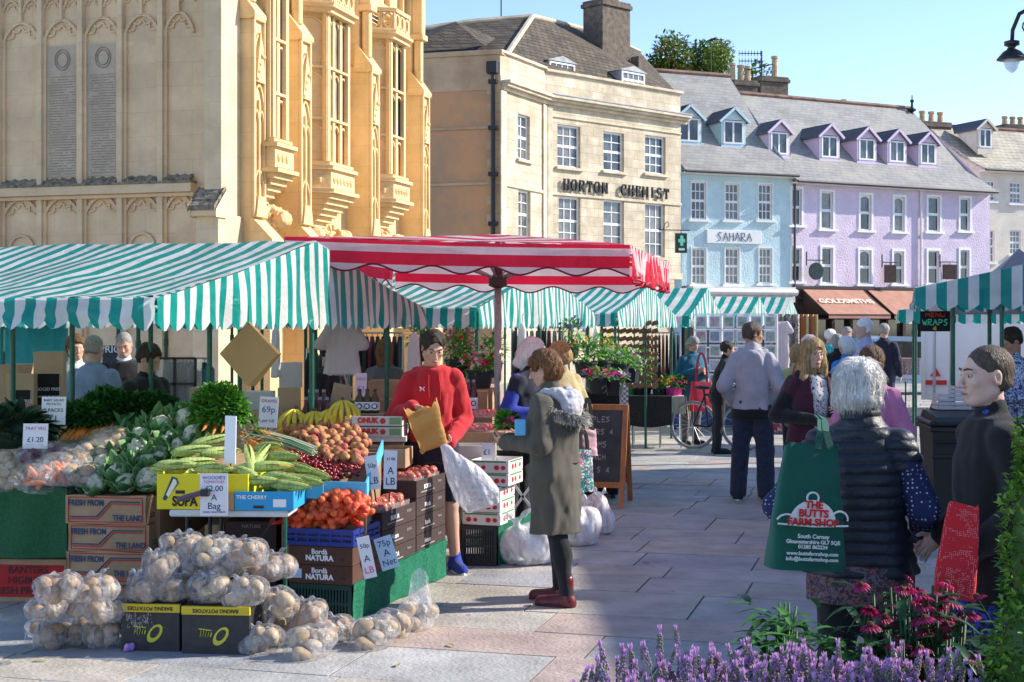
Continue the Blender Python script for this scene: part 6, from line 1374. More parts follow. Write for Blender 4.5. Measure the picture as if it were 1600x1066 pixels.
for i, (px, lab) in enumerate(((478, 'leftmost'), (489, 'second'), (500, 'third'), (511, 'fourth'), (484, 'behind, left'), (495, 'behind, middle'), (506, 'behind, right'))):
 d = 10.15 if i < 4 else 10.25; loc = Vector((X(px, d), d, .985+(.05 if i > 3 else .0))); lb_ = 'dark red sauce bottle with round badge, %s in the group above the bananas' % lab
 if fst: o = btr[0]; o.location = loc; tag(o, lb_, 'bottle', 'dark sauce bottles'); fst = False
 else: dup(btr, loc, None, lb_, group='dark sauce bottles')
btd = bottle(mat('jar_amber', (.10, .05, .01), .15), black_m, white_card, h=.17, r=.034, name='jam_jar'); fst = True
for i, px in enumerate((562, 574, 586)):
 loc = Vector((X(px, 10.1), 10.1, 1.135)); lb_ = 'amber jar with white label on the ONUK boxes, %s' % ('left', 'middle', 'right')[i]
 if fst: o = btd[0]; o.location = loc; tag(o, lb_, 'jar', 'amber jars'); fst = False
 else: dup(btd, loc, None, lb_, group='amber jars')
b = MB(); q = thing('plate', 'cardboard tray under the amber jars', 'tray', (X(574, 10.05), 10.08, 1.128)); b.b2((-.1, -.08, 0), (.12, .08, .006)); b.build('tray', board, q)
# upright cardboard panels
for (x0, y0, x1, y1, d, lab, ro, m_) in ((434, 606, 470, 660, 10.3, 'plain brown cardboard flap standing left of the sauce bottles', 0, board), (515, 600, 545, 662, 10.3, 'tilted brown cardboard flap right of the sauce bottles', .22, board)):
 c = P((x0+x1)/2, (y0+y1)/2, d); t = thing('cardboard_flap', lab, 'cardboard', c); t.rotation_euler = (0, ro, 0); b = MB(); w_ = (x1-x0)/F*d; h_ = (y1-y0)/F*d; b.b2((-w_/2, -.004, -h_/2), (w_/2, .004, h_/2)); b.b2((-w_*.1, -.006, -h_*.42), (w_*.2, -.003, -h_*.32)); b.build('panel', m_, t)
# hanging brown paper bags
pap = mat('brown_paper', (.52, .32, .12), .75, var=.06, vscale=6, trans=.2)
t = thing('paper_bags', 'wad of square brown paper bags hanging by one corner', 'paper bags', P(388, 503, 8.9), -.25); h_ = 50/F*8.9
for k in range(5):
 b = MB(); b.prism([(0, 0), (h_*1.0+.004*k, -h_*1.0), (.01*k, -h_*2.02), (-h_*.98+.003*k, -h_*1.0)], 'y', .004*k, .004*k+.003); b.build('paper_bag', pap, t)
b = MB(); b.tube([(0, 0, -.02), (.0, 0, .10)], .002, 5); b.build('string', black_m, t)
# under-table dim boxes
for (x0, y0, x1, y1, d, lab, m_) in ((352, 815, 432, 885, 8.75, 'dark printed box standing under the corn table', brown_d), (320, 820, 350, 880, 8.95, 'brown box in the shade under the corn table', board)):
 o = carton('produce_box', lab, 'box', (X(x0, d), d, 0), 0, X(x1, d)-X(x0, d), .3, Z(y0, d), m_, open_=False)
 if m_ is brown_d: front(o, 'NATURE', .03, M['ink_pale'], .16, Z(y0, d)-.03); q = MB(); q.ball((.15, 0, .22), (.07, .004, .1), 12); q.build('print', M['potato_pale'], o)
# crumpled litter
t = thing('paper_scrap', 'small crumpled pink and blue wrapper on the ground by the black box', 'litter', G(201, 1019)); s = SDF((-.06, -.05, 0), (.06, .05, .08), .006); s.ell((0, 0, .025), (.03, .025, .025), .01); s.noise(.012, 40, 2); s.build('scrap', mat('wrapper', (.65, .3, .5), .6, col2=(.1, .15, .55), vscale=30), t)
# ================================================================= PEOPLE
skin = mat('skin', (.60, .36, .26), .5, var=.06, vscale=12, sss=.15, spec=.35); skin_t = mat('skin_tanned', (.46, .25, .16), .5, var=.06, vscale=12, sss=.12, spec=.35); skin_p = mat('skin_pale', (.66, .43, .34), .5, var=.06, vscale=14, sss=.15, spec=.35)
lipm = mat('lips', (.45, .16, .14), .45); eyew = mat('eye_white', (.42, .38, .35), .3); eyed = mat('iris_dark', (.03, .02, .015), .2)
def hairmat(n_, a, b): return mat('hair_'+n_, a, .55, col2=b, vscale=26, stretch=(3, 3, .5), contrast=(.38, .62), spec=.35, bump=1.2, bscale=55)
HW = hairmat('white', (.93, .90, .86), (.78, .75, .71)); HG = hairmat('grey', (.42, .40, .37), (.25, .23, .21)); HA = hairmat('auburn', (.26, .12, .045), (.12, .05, .02)); HB = hairmat('blonde', (.60, .42, .20), (.30, .19, .08)); HD = hairmat('dark', (.03, .02, .014), (.06, .042, .03)); HR = hairmat('brown', (.10, .05, .025), (.16, .085, .04)); HS = hairmat('cropped', (.07, .045, .032), (.13, .09, .065))
def fab(n_, c, var=.12, vs=12, bump=.8, bs=260, rough=.9, sheen=.15, **k): return mat('cloth_'+n_, c, rough, var=var, vscale=vs, bump=bump, bscale=bs, sheen=sheen, **k)
def patmat(n_, base, cols, scale, thr=.5, kind='noise', rough=.85):
 m = mat(n_, base, rough); n = m.node_tree.nodes; L = m.node_tree.links; b = n['Principled BSDF']; tc = n.new('ShaderNodeTexCoord'); last = None
 for i, c in enumerate(cols):
  if kind == 'dots':
   v = n.new('ShaderNodeTexVoronoi'); v.inputs['Scale'].default_value = scale; v.inputs['Randomness'].default_value = .35; out = v.outputs['Distance']
  else:
   v = n.new('ShaderNodeTexNoise'); v.inputs['Scale'].default_value = scale*(1+.37*i); v.inputs['Detail'].default_value = 2; v.inputs['Distortion'].default_value = 2.2; out = v.outputs['Fac']
   mp = n.new('ShaderNodeMapping'); mp.inputs['Location'].default_value = (i*7.1, 3*i, 0); L.new(tc.outputs['Object'], mp.inputs[0])
  L.new(tc.outputs['Object'] if kind == 'dots' else mp.outputs[0], v.inputs['Vector'])
  r = n.new('ShaderNodeValToRGB'); r.color_ramp.interpolation = 'CONSTANT'
  if kind == 'dots': r.color_ramp.elements[0].color = (1, 1, 1, 1); r.color_ramp.elements[1].position = thr; r.color_ramp.elements[1].color = (0, 0, 0, 1)
  else: r.color_ramp.elements[0].color = (0, 0, 0, 1); r.color_ramp.elements[1].position = thr; r.color_ramp.elements[1].color = (1, 1, 1, 1)
  L.new(out, r.inputs[0]); mx = n.new('ShaderNodeMix'); mx.data_type = 'RGBA'; L.new(r.outputs[0], mx.inputs[0]); mx.inputs[7].default_value = (*c, 1)
  if last is None: mx.inputs[6].default_value = (*base, 1)
  else: L.new(last, mx.inputs[6])
  last = mx.outputs[2]
 L.new(last, b.inputs['Base Color']); return m
def V3(*a): return Vector(a)
class Person:
 def __init__(s, label, x, y, rz, H=1.7, h=.012, male=False, wide=1.0, arms=None, legs=None, head=(0, 0, 0), hoff=(0, 0, 0), lean=0.0, sk=None, ground=0.0, group=None):
  s.t = thing('person', label, 'person', (x, y, ground), math.radians(rz)); s.H = H; s.k = H/1.75; s.t.scale = (s.k,)*3; s.h = h; s.wd = wide; s.male = male; s.lean = lean; s.sk = sk or skin
  if group: s.t['group'] = group
  sw_ = .162 if male else .140
  s.sh = {q: V3(q*sw_*wide, -lean*.9, 1.385) for q in (-1, 1)}
  dflt = {q: (V3(q*.235*wide, .02-lean*.5, 1.13), V3(q*.245*wide, -.06-lean*.4, .89)) for q in (-1, 1)}
  s.arm = {q: tuple(Vector(v) for v in (arms or {}).get(q, dflt[q])) for q in (-1, 1)}
  dl = {q: (V3(q*.10, -.01, .49), V3(q*.105, .03, .08), V3(q*.13, -.13, .03)) for q in (-1, 1)}
  s.leg = {q: tuple(Vector(v) for v in (legs or {}).get(q, dl[q])) for q in (-1, 1)}
  s.hc = V3(0, -lean*1.1-.015, 1.625)+Vector(hoff); s.R = rotm(math.radians(head[1]), math.radians(head[2]), math.radians(head[0])); s.R = Matrix.Rotation(math.radians(head[0]), 3, 'Z') @ Matrix.Rotation(math.radians(head[1]), 3, 'X') @ Matrix.Rotation(math.radians(head[2]), 3, 'Y')
 def hp(s, x, y, z): return s.hc+s.R @ V3(x, y, z)
 def prof(s, o=0.0, z0=.86, z1=1.46, belly=0):
  w_ = s.wd; P_ = [(.80, .155, .115), (.90, .168, .120), (.98, .158, .112), (1.08, .140, .105+belly), (1.20, .148, .110+belly*.6), (1.31, .158, .112), (1.37, .142, .096), (1.415, .105, .08), (1.455, .075, .066), (1.48, .06, .06)] if s.male else [(.80, .165, .120), (.90, .172, .122), (.98, .158, .112), (1.08, .132, .098+belly), (1.20, .140, .112+belly*.6), (1.30, .142, .112), (1.36, .126, .092), (1.41, .095, .075), (1.45, .066, .06), (1.48, .055, .055)]
  return [(z, 0, -s.lean*max(0, z-.95)/.5, (rx+o)*w_, ry*(.5+.5*w_)+o) for z, rx, ry in P_ if z0-1e-6 <= z <= z1]
 def grid(s, h=None): return SDF((-.62, -.62, -.02), (.62, .45, 1.85), h or s.h)
 def hand(s, S, q, w_, d, nrm, curl=.5, spread=1.0):
  d = Vector(d).normalized(); nrm = (Vector(nrm)-d*Vector(nrm).dot(d)).normalized(); sd = d.cross(nrm)*q
  Rm = Matrix((sd, d, nrm)).transposed(); S.ell(w_+d*.048, (.038, .052, .016), .012, R=Rm); S.cone(w_-d*.01, w_+d*.03, .024, .022, .015)
  for i, (o, L_) in enumerate(((-.030, .070), (-.010, .080), (.010, .074), (.028, .058))):
   b = w_+d*.088+sd*(o*1.05); a = curl; p = b; dd = d
   for seg in range(3):
    dd = (d*math.cos(a*(seg+1)*.75)+nrm*math.sin(a*(seg+1)*.75)+sd*o*1.5*spread).normalized(); e = p+dd*L_*(.45, .32, .23)[seg]; S.cone(p, e, .0092-.001*seg, .0082-.001*seg, .004); p = e
  tb = w_+d*.035-sd*.030; td = (d*.75-sd*.65+nrm*.35).normalized(); e = tb+td*.042; S.cone(tb, e, .013, .0105, .01); S.cone(e, e+(td+nrm*curl*.5+d*.4).normalized()*.032, .0100, .008, .004)
 def body(s, hands=None, sleeves=1, fine=None):
  S = s.grid(fine); hp = s.hp; R = s.R; k = .022
  S.rev(s.prof(), .03)
  nb = V3(0, -s.lean+.012, 1.42); S.cone(nb, hp(0, .015, -.06), .062 if s.male else .052, .052 if s.male else .046, .03)
  S.ell(hp(0, .012, .028), (.074, .094, .088), .02, R); S.ell(hp(0, -.028, -.035), (.060, .066, .078), .03, R); S.ell(hp(0, -.066, -.094), (.024, .022, .018), .025, R)
  S.cone(hp(-.052, .0, -.06), hp(-.02, -.06, -.098), .018, .014, .025); S.cone(hp(.052, .0, -.06), hp(.02, -.06, -.098), .018, .014, .025)
  S.cone(hp(0, -.090, .012), hp(0, -.117, -.034), .008, .0115, .010); S.ell(hp(-.011, -.104, -.038), (.008, .010, .007), .006, R); S.ell(hp(.011, -.104, -.038), (.008, .010, .007), .006, R)
  S.cone(hp(-.042, -.076, .022), hp(-.012, -.092, .020), .009, .009, .012); S.cone(hp(.042, -.076, .022), hp(.012, -.092, .020), .009, .009, .012)
  S.ell(hp(-.038, -.068, -.022), (.02, .016, .018), .015, R); S.ell(hp(.038, -.068, -.022), (.02, .016, .018), .015, R)
  for q in (-1, 1): S.ell(hp(q*.031, -.099, .004), (.013, .010, .008), .008, R, '-')
  S.cone(hp(-.020, -.088, -.066), hp(0, -.096, -.063), .005, .0075, .006); S.cone(hp(.020, -.088, -.066), hp(0, -.096, -.063), .005, .0075, .006); S.cone(hp(-.015, -.087, -.074), hp(.015, -.087, -.074), .0065, .0065, .006)
  for q in (-1, 1):
   Re = R @ rotm(0, 0, q*.35); S.ell(hp(q*.076, .008, -.008), (.009, .020, .032), .006, Re); S.ell(hp(q*.084, .004, -.006), (.006, .011, .018), .004, Re, '-')
   a, w_ = s.arm[q]; S.cone(s.sh[q], a, .046, .037, .03); S.cone(a, w_, .040, .026, .02)
   hd = (hands or {}).get(q, ((w_-a), V3(-q, 0, 0), .45)); s.hand(S, q, w_, *hd)
   kn, an, toe = s.leg[q]; S.cone(V3(q*.085, 0, .88), kn, .082, .054, .04); S.cone(kn, an+V3(0, 0, .0), .055, .036, .03); S.ell(kn.lerp(an, .3)+V3(0, .02, 0), (.045, .05, .10), .03); S.cone(an-V3(0, -.02, .03), toe, .038, .028, .02)
  S.cut((0, 0, -1), (0, 0, .002)); s.bo = S.build('body', s.sk, s.t, smooth=1); return s
 def face(s, eyes=True, brow=None, lips=True):
  if eyes:
   b = MB()
   for q in (-1, 1): b.ball(s.hp(q*.031, -.081, .003), (.0105, .0105, .0085), 10, 0, R=s.R); b.ball(s.hp(q*.031-.001, -.0862, .002), (.0068, .0068, .0066), 8, 1)
   b.build('eyes', [eyew, eyed], s.t, smooth=True)
  if brow:
   b = MB(); [b.tube([s.hp(q*.048, -.078, .026), s.hp(q*.032, -.0965, .031), s.hp(q*.013, -.101, .025)], [.002, .0042, .003], 6) for q in (-1, 1)]; b.build('eyebrows', brow, s.t, smooth=True)
  if lips: b = MB(); b.tube([s.hp(-.022, -.093, -.068), s.hp(-.008, -.1025, -.066), s.hp(.008, -.1025, -.066), s.hp(.022, -.093, -.068)], [.002, .0052, .0052, .002], 6); b.build('lips', lipm, s.t, smooth=True)
  return s
 def top(s, m, name='jacket', o=.018, z0=.90, sleeve=1.0, flare=0, neck=.07, fold=.008, zlow=None, cuff=None, armm=None, collar=True, belly=0, disp=None, fine=None, nosleeve=False, cut=None, hemr=None):
  S = s.grid(fine); pr = s.prof(o, .8, 1.46, belly); pr = [p for p in pr if p[0] >= max(z0, .8)-.001]
  if z0 < .8 or zlow: pr = [(z0, 0, pr[0][2] if False else 0, hemr[0], hemr[1])]+pr if hemr else pr
  if pr[0][0] > z0+.01: a = pr[0]; pr = [(z0, a[1], a[2], a[3]+flare, a[4]+flare)]+pr
  S.rev(pr, .03, folds=.05 if flare or hemr else .02, nf=6, fz=1.0)
  S.cone(V3(-.06, -s.lean*.95, 1.405), V3(.06, -s.lean*.95, 1.405), .048+o, None, .04)
  for q in (-1, 1):
   a, w_ = s.arm[q]; S.cone(s.sh[q], s.sh[q].lerp(a, .25 if nosleeve else 1), .047+o, .044+o*.9, .02)
   if not nosleeve:
    e = a.lerp(w_, min(1, sleeve)) if sleeve > 0 else None
    if e is not None: S.cone(a, e, .044+o*.9, .030+o*.8, .02)
  if collar: S.cone(V3(0, -s.lean+.01, 1.45), V3(0, -s.lean-.0, 1.50), neck, neck-.006, .02)
  if cut: [S.cut(n, p) for n, p in cut]
  S.ell(s.hp(0, -.02, -.02), (.075, .10, .11), .0, s.R, '-')
  def dd(V, N): r_ = fold*(fbm(V*np.array([9, 9, 6]), 2)*.8+.5*fbm(V*np.array([26, 26, 12]), 1)); return r_+(disp(V, N) if disp else 0)
  return S.build(name, m, s.t, disp=dd, smooth=1)
 def sleeves(s, m, o=.02, name='sleeve', fold=.006, sleeve=1.0):
  for q in (-1, 1):
   S = s.grid(); a, w_ = s.arm[q]; S.cone(s.sh[q], a, .046+o, .044+o*.9, .03); S.cone(a, a.lerp(w_, sleeve), .044+o*.9, .030+o*.8, .02); S.build(name, m, s.t, disp=lambda V, N: fold*fbm(V*np.array([16, 16, 9]), 2), smooth=1)
 def legs(s, m, name='trousers', o=.014, to=1.0, fold=.006, z1=1.0, wide=0.0, fine=None):
  S = s.grid(fine); S.rev([p for p in s.prof(o*.8, .8, z1)], .03)
  for q in (-1, 1):
   kn, an, toe = s.leg[q]; S.cone(V3(q*.085, 0, .87), kn, .086+o, .058+o+wide*.5, .04)
   if to > .5: e = kn.lerp(an, (to-.5)*2); S.cone(kn, e, .057+o+wide*.5, .040+o+wide, .02); S.ell(kn.lerp(an, .3)+V3(0, .02, 0), (.048+o, .053+o, .11), .03)
  if to <= .5: S.cut((0, 0, -1), (0, 0, .88-(.88-.49)*to*2))
  S.cut((0, 0, -1), (0, 0, .035)); S.build(name, m, s.t, disp=lambda V, N: fold*fbm(V*np.array([14, 14, 9]), 2), smooth=1); return s
 def shoes(s, m, sole=None, o=.012, high=.05):
  for q in (-1, 1):
   kn, an, toe = s.leg[q]; S = SDF(tuple(min(an[i], toe[i])-.12 for i in range(2))+(-.01,), tuple(max(an[i], toe[i])+.12 for i in range(2))+(.30,), .008)
   heel = V3(an.x, an.y, .035); d = (V3(toe.x, toe.y, 0)-V3(an.x, an.y, 0)).normalized(); S.cone(heel-d*.02, V3(toe.x, toe.y, .032)+d*.02, .040+o*.5, .034+o*.5, .03); S.cone(heel, an+V3(0, 0, high), .046, .046 if high > .06 else .04, .03); S.cone(V3(an.x, an.y, .06), V3(toe.x, toe.y, .035), .042, .03, .03)
   S.cut((0, 0, -1), (0, 0, .012)); o_ = S.build('shoe', m, s.t, smooth=1)
   b = MB(); pts = []; n = 16; c = (heel+V3(toe.x, toe.y, .03))/2; sd = V3(-d.y, d.x, 0); Lh = (V3(toe.x, toe.y, 0)-V3(an.x, an.y, 0)).length/2+.062
   pts = [(c+d*Lh*math.cos(a)+sd*.047*math.sin(a)*(1-.1*math.cos(a))).xy for a in [2*math.pi*i/n for i in range(n)]]; b.prism([tuple(p) for p in pts], 'z', .0, .022); b.build('sole', sole or black_m, o_)
  return s
 def hair(s, m, style='short', strands=350, off=.014, seed=1, h=.006, long=.06, vol=0):
  S = SDF((-.17, -.16, -.26), (.17, .20, .16), h)
  if style == 'crop': S.ell((0, .015, .030), (.0765, .0965, .0905), 0)
  else: S.ell((0, .016+vol*.3, .030), (.076+off+vol, .096+off+vol*.6, .089+off), .02)
  if style in ('bob', 'full'):
   S.ell((0, .03, -.03), (.084+off*.6+vol, .078+off, .085), .03)
   if style == 'bob': S.rev([(-.11-long, 0, .02, .080, .070), (-.05, 0, .02, .088+vol, .085)], .03)
  if style == 'long':
   S.rev([(-.24, 0, .03, .125, .075), (-.15, 0, .03, .125, .085), (-.05, 0, .02, .098, .09)], .04)
   for q in (-1, 1): S.cone((q*.075, -.03, .02), (q*.095, -.05, -.19), .025, .035, .03)
  if style in ('short', 'crop'): S.ell((0, .045, -.035), (.070, .055, .05), .02); S.cut((0, .35, -1), (0, .03, -.062))
  # face opening
  S.ell((0, -.105, -.035 if style in ('short', 'crop') else -.045), (.068 if style != 'long' else .060, .075, .112 if style in ('short', 'crop') else .105), .012, op='-')
  for q in (-1, 1):
   if style in ('short', 'crop', 'full'): S.ell((q*.085, -.012, -.02), (.03, .026, .036), .008, op='-'); S.ell((q*.08, -.06, -.06), (.04, .05, .06), .01, op='-')
  S.noise(.006 if style != 'crop' else .001, 30 if style != 'crop' else 90, 3, (1, 1, .4)); V, Q = S.arrays(); 
  me = npmesh(V, Q, [m], None, 1)
  rr = random.Random(seed); b = MB(); vs = me.vertices
  for k in range(strands):
   v = vs[rr.randrange(len(vs))]; p = v.co; n = v.normal
   if p.y < -.075 and p.z < .03: continue
   fl = V3(p.x*2.2, (p.y-.02)*2.0+(-.1 if p.z > .08 and p.y < 0 else 0), -.5 if p.z > .06 else -1.2); fl = (fl-n*fl.dot(n)).normalized()+n*.10+V3(rr.gauss(0, .13), rr.gauss(0, .13), rr.gauss(0, .10)); L_ = rr.uniform(.02, .05)*(1.1 if style in ('long', 'bob') else .8)*(.22 if style == 'crop' else 1)*(.5 if off < .01 else 1)
   b.tube([p-n*.002, p+fl*L_*.5+n*.001, p+fl*L_-n*.006+V3(0, 0, -.004)], [.0011, .0009, .0003], 3)
  me2 = b.mesh([m], True) if strands and b.v else None
  bm = bmesh.new(); bm.from_mesh(me); 
  if me2: bm.from_mesh(me2)
  bm.to_mesh(me); bm.free(); me.transform(Matrix.Translation(s.hc) @ s.R.to_4x4()); me.polygons.foreach_set('use_smooth', [True]*len(me.polygons)); o = link(me, 'hair', s.t); return o
def bagmesh(name, label, cat, loc, rz, w_, d_, h_, m, handle=.25, hm=None, bulge=.02, hw=.012, seed=0, parent=None, hsp=.5, taper=.1, fl=None):
 t = thing(name, label, cat, loc, rz); n = 40
 def fn(u, v):
  a = 2*math.pi*u; cx, sx = math.cos(a), math.sin(a); e = .42; x = abs(cx)**e*(1 if cx > 0 else -1)*w_/2*(1-taper*v); y = abs(sx)**e*(1 if sx > 0 else -1)*(d_/2)*(1-.75*v)
  q = bulge*math.sin(math.pi*v); f = .006*noise.noise(Vector((x*14, v*6, seed+y*9))); return V3(x*(1+q*2)+f, y*(1+q*4)+f*1.5*(1 if sx > 0 else -1), h_*v+.006*math.cos(a*3)*v)
 b = MB(); b.grid(fn, n, 16); b.add([fn(i/n, 0) for i in range(n)], [tuple(range(n-1, -1, -1))]); b.build('bag_body', m, t, smooth=True)
 if handle:
  for sg in (-1, 1):
   b = MB(); ww = w_*hsp/2; pts = [(-ww, sg*d_*.1, h_-.03)]+[(-ww*math.cos(k/10*math.pi)*(1-.25*math.sin(k/10*math.pi)), sg*d_*.08, h_+handle*math.sin(k/10*math.pi)**.7) for k in range(11)]+[(ww, sg*d_*.1, h_-.03)]
   for a, c in zip(pts, pts[1:]): b.bar(a, c, .004, hw*2, up=(0, 1, 0.01)) if False else b.bar(a, c, hw*1.6, .005, up=(0, 1, .01))
   b.build('handle', hm or m, t)
 return t
# ---------------------------------------------------------------- man in red hoodie
red = fab('red', (.62, .012, .02), .1, 6, rough=.8); navy = fab('navy', (.012, .016, .04)); jean = fab('denim', (.022, .034, .065), .25, 20); blackc = fab('black', (.010, .010, .012), .2); greyl = fab('grey_lilac', (.46, .44, .50), .1, 8); 
rm = Person('young man in a red hoodie and dark shorts filling a brown paper bag', -.57, 10.12, 8, 1.74, .009, True, .95, arms={-1: (V3(-.27, -.06, 1.12), V3(-.16, -.27, 1.20)), 1: (V3(.235, .0, 1.10), V3(.10, -.27, .95))}, legs={-1: (V3(-.10, -.02, .49), V3(-.11, .03, .08), V3(-.13, -.13, .03)), 1: (V3(.13, -.02, .49), V3(.17, .02, .08), V3(.20, -.14, .03))}, head=(8, 28, 0), hoff=(.0, -.03, -.01), lean=.06)
rm.body({-1: (V3(.7, -.5, -.05), V3(.1, -.5, -.8), .7), 1: (V3(-.5, -.7, .0), V3(-.4, .2, .8), .8)}, fine=.0065).face(brow=HD); rm.hair(HD, 'short', 500, .008, 1)
o = rm.top(red, 'hoodie', .024, .90, fold=.015, collar=False, fine=.008); S = rm.grid(.009); 
S.cone(V3(-.11, .0, 1.44), V3(0, .085, 1.43), .035, .045, .03); S.cone(V3(.11, .0, 1.44), V3(0, .085, 1.43), .035, .045, .03); S.cone(V3(0, .08, 1.47), V3(0, .11, 1.38), .05, .04, .03); S.cone(V3(-.02, -.13, 1.375), V3(-.09, -.03, 1.44), .018, .028, .02); S.cone(V3(.02, -.13, 1.375), V3(.09, -.03, 1.44), .018, .028, .02); S.build('hood', red, rm.t, disp=lambda V, N: .007*fbm(V*14, 2))
b = MB(); 
for sg in (-1, 1): b.tube([(-.085+.017*sg, -.198, 1.335), (-.085+.006*sg, -.200, 1.325), (-.085+.006*sg, -.200, 1.317), (-.085+.017*sg, -.198, 1.307)], .0028, 5)
b.tube([(-.101, -.200, 1.321), (-.089, -.200, 1.321)], .0028, 5); b.build('chest_logo', white_card, rm.t)
b = MB(); b.tube([(-.035, -.155, 1.42), (-.04, -.195, 1.33), (-.036, -.205, 1.26)], .0035, 5); b.tube([(.035, -.155, 1.42), (.045, -.195, 1.33), (.04, -.205, 1.24)], .0035, 5); b.build('drawstring', red, rm.t); b = MB(); b.tube([(-.13, -.17, 1.10), (-.09, -.18, .96)], .004, 5); b.tube([(.13, -.17, 1.10), (.09, -.18, .96)], .004, 5); b.build('pocket_seam', red, rm.t)
rm.legs(navy, 'shorts', .024, .47, z1=1.0); rm.shoes(fab('blue_shoe', (.02, .05, .35)), white_card)
t = thing('paper_bag', 'open brown paper bag held by the man in red', 'paper bag', P(668, 668, 9.72)); t.rotation_euler = (.25, -.32, .15); b = MB()
b.grid(lambda u, v: (lambda a: V3((.115-.02*v)*abs(math.cos(a))**.5*(1 if math.cos(a) > 0 else -1)*(1+.04*math.sin(v*9+u*20)), .05*abs(math.sin(a))**.6*(1 if math.sin(a) > 0 else -1)*(1-.35*v)+.008*math.sin(v*12+u*9), .15-.30*v+(.03*math.cos(a*2+.5)+.012*math.sin(u*60) if v == 0 else 0)+.012*math.sin(u*19)*v))(2*math.pi*u), 40, 9); b.add([V3(-.10, -.03, -.15), V3(.10, -.03, -.15), V3(.10, .03, -.15), V3(-.10, .03, -.15)], [(0, 1, 2, 3)]); b.build('bag_body', mat('paper_gold', (.66, .40, .13), .7, var=.08, vscale=8, trans=.35), t, smooth=False)
t = thing('plastic_bag', 'white translucent carrier bag swinging open from the hand of the man in red', 'plastic bag', P(728, 745, 9.7)); t.rotation_euler = (0, -.30, 0)
S = SDF((-.25, -.15, -.33), (.25, .15, .33), .011); S.rev([(-.24, .05, 0, .12, .05), (-.15, .04, 0, .155, .07), (0, .0, 0, .13, .06), (.15, -.05, 0, .07, .035), (.26, -.09, 0, .02, .015)], .03); S.build('bag_film', film_w, t, disp=lambda V, N: .010*fbm(V*np.array([22, 22, 5]), 2), smooth=1)
# ---------------------------------------------------------------- woman in olive parka
olive = fab('olive', (.105, .092, .065), .12, 8, rough=.75); 
ow = Person('woman in an olive parka with a fur lined hood, holding radishes at the stall', .27, 8.95, -112, 1.60, .008, False, 1.22, arms={-1: (V3(-.27, .0, 1.13), V3(-.14, -.30, 1.11)), 1: (V3(.24, -.02, 1.12), V3(.13, -.30, 1.12))}, legs={-1: (V3(-.09, -.02, .49), V3(-.10, .0, .09), V3(-.10, -.17, .035)), 1: (V3(.09, .05, .49), V3(.09, .12, .09), V3(.10, -.05, .035))}, head=(5, 18, 0), hoff=(0, -.03, 0), lean=.03)
ow.body({-1: (V3(.25, -1, .1), V3(.6, -.2, .6), .8), 1: (V3(-.2, -1, .1), V3(-.6, -.2, .6), .9)}, fine=.007).face(); ow.hair(HA, 'full', 900, .020, 2, vol=.004)
ow.top(olive, 'parka', .034, .50, hemr=(.215, .17), neck=.075, fold=.013, fine=.009, belly=.02)
S = ow.grid(.008); S.cone(V3(-.10, .04, 1.455), V3(0, .13, 1.41), .04, .055, .03); S.cone(V3(.10, .04, 1.455), V3(0, .13, 1.41), .04, .055, .03); S.cone(V3(-.115, -.04, 1.46), V3(-.10, .06, 1.46), .03, .036, .03); S.cone(V3(.115, -.04, 1.46), V3(.10, .06, 1.46), .03, .036, .03); S.ell((0, .12, 1.37), (.135, .075, .11), .03); S.build('hood_lining', fab('fleece', (.62, .60, .62), .1, 30), ow.t, disp=lambda V, N: .008*fbm(V*28, 2))
fur = MB(); rr = random.Random(3)
for k in range(2200):
 u = rr.random(); a = -2.5+5.0*u; c = V3(.175*math.sin(a), .05+.155*math.cos(a), 1.42-.135*math.cos(a*.5)**2+rr.uniform(-.04, .02)); d = V3(math.sin(a)*.8+rr.gauss(0, .35), math.cos(a)*.8+rr.gauss(0, .35), rr.gauss(-.35, .4)); L_ = rr.uniform(.02, .048); fur.tube([c, c+d*L_*.6, c+d*L_+V3(0, 0, -.008)], [.0028, .002, .0004], 3, m=rr.choice((0, 0, 1, 2)))
fur.build('fur_trim', [mat('fur_grey', (.30, .28, .25), .8), mat('fur_dark', (.07, .06, .055), .8), mat('fur_light', (.60, .57, .52), .8)], ow.t)
b = MB(); b.tube([(-.19*1.0, .12, .98), (-.0, .17, .985), (.17, .09, .98)], .006, 5); b.build('waist_seam', olive, ow.t)
ow.legs(blackc, 'leggings', .008); ow.shoes(mat('boot_burgundy', (.14, .02, .025), .35, var=.25, vscale=25), mat('boot_sole', (.10, .04, .03), .7), .014, .10)
b = MB(); gl = mat('glasses_frame', (.03, .01, .01), .3)
for q in (-1, 1):
 n = 12; pts = [ow.hp(q*.033+.020*math.cos(i*math.tau/n), -.108, .002+.016*math.sin(i*math.tau/n)) for i in range(n+1)]; b.tube(pts, .0016, 4); b.tube([ow.hp(q*.055, -.105, .006), ow.hp(q*.078, -.04, .008), ow.hp(q*.08, .01, .004)], .0018, 4)
b.tube([ow.hp(-.013, -.11, .004), ow.hp(.013, -.11, .004)], .0016, 4); b.build('glasses', gl, ow.t)
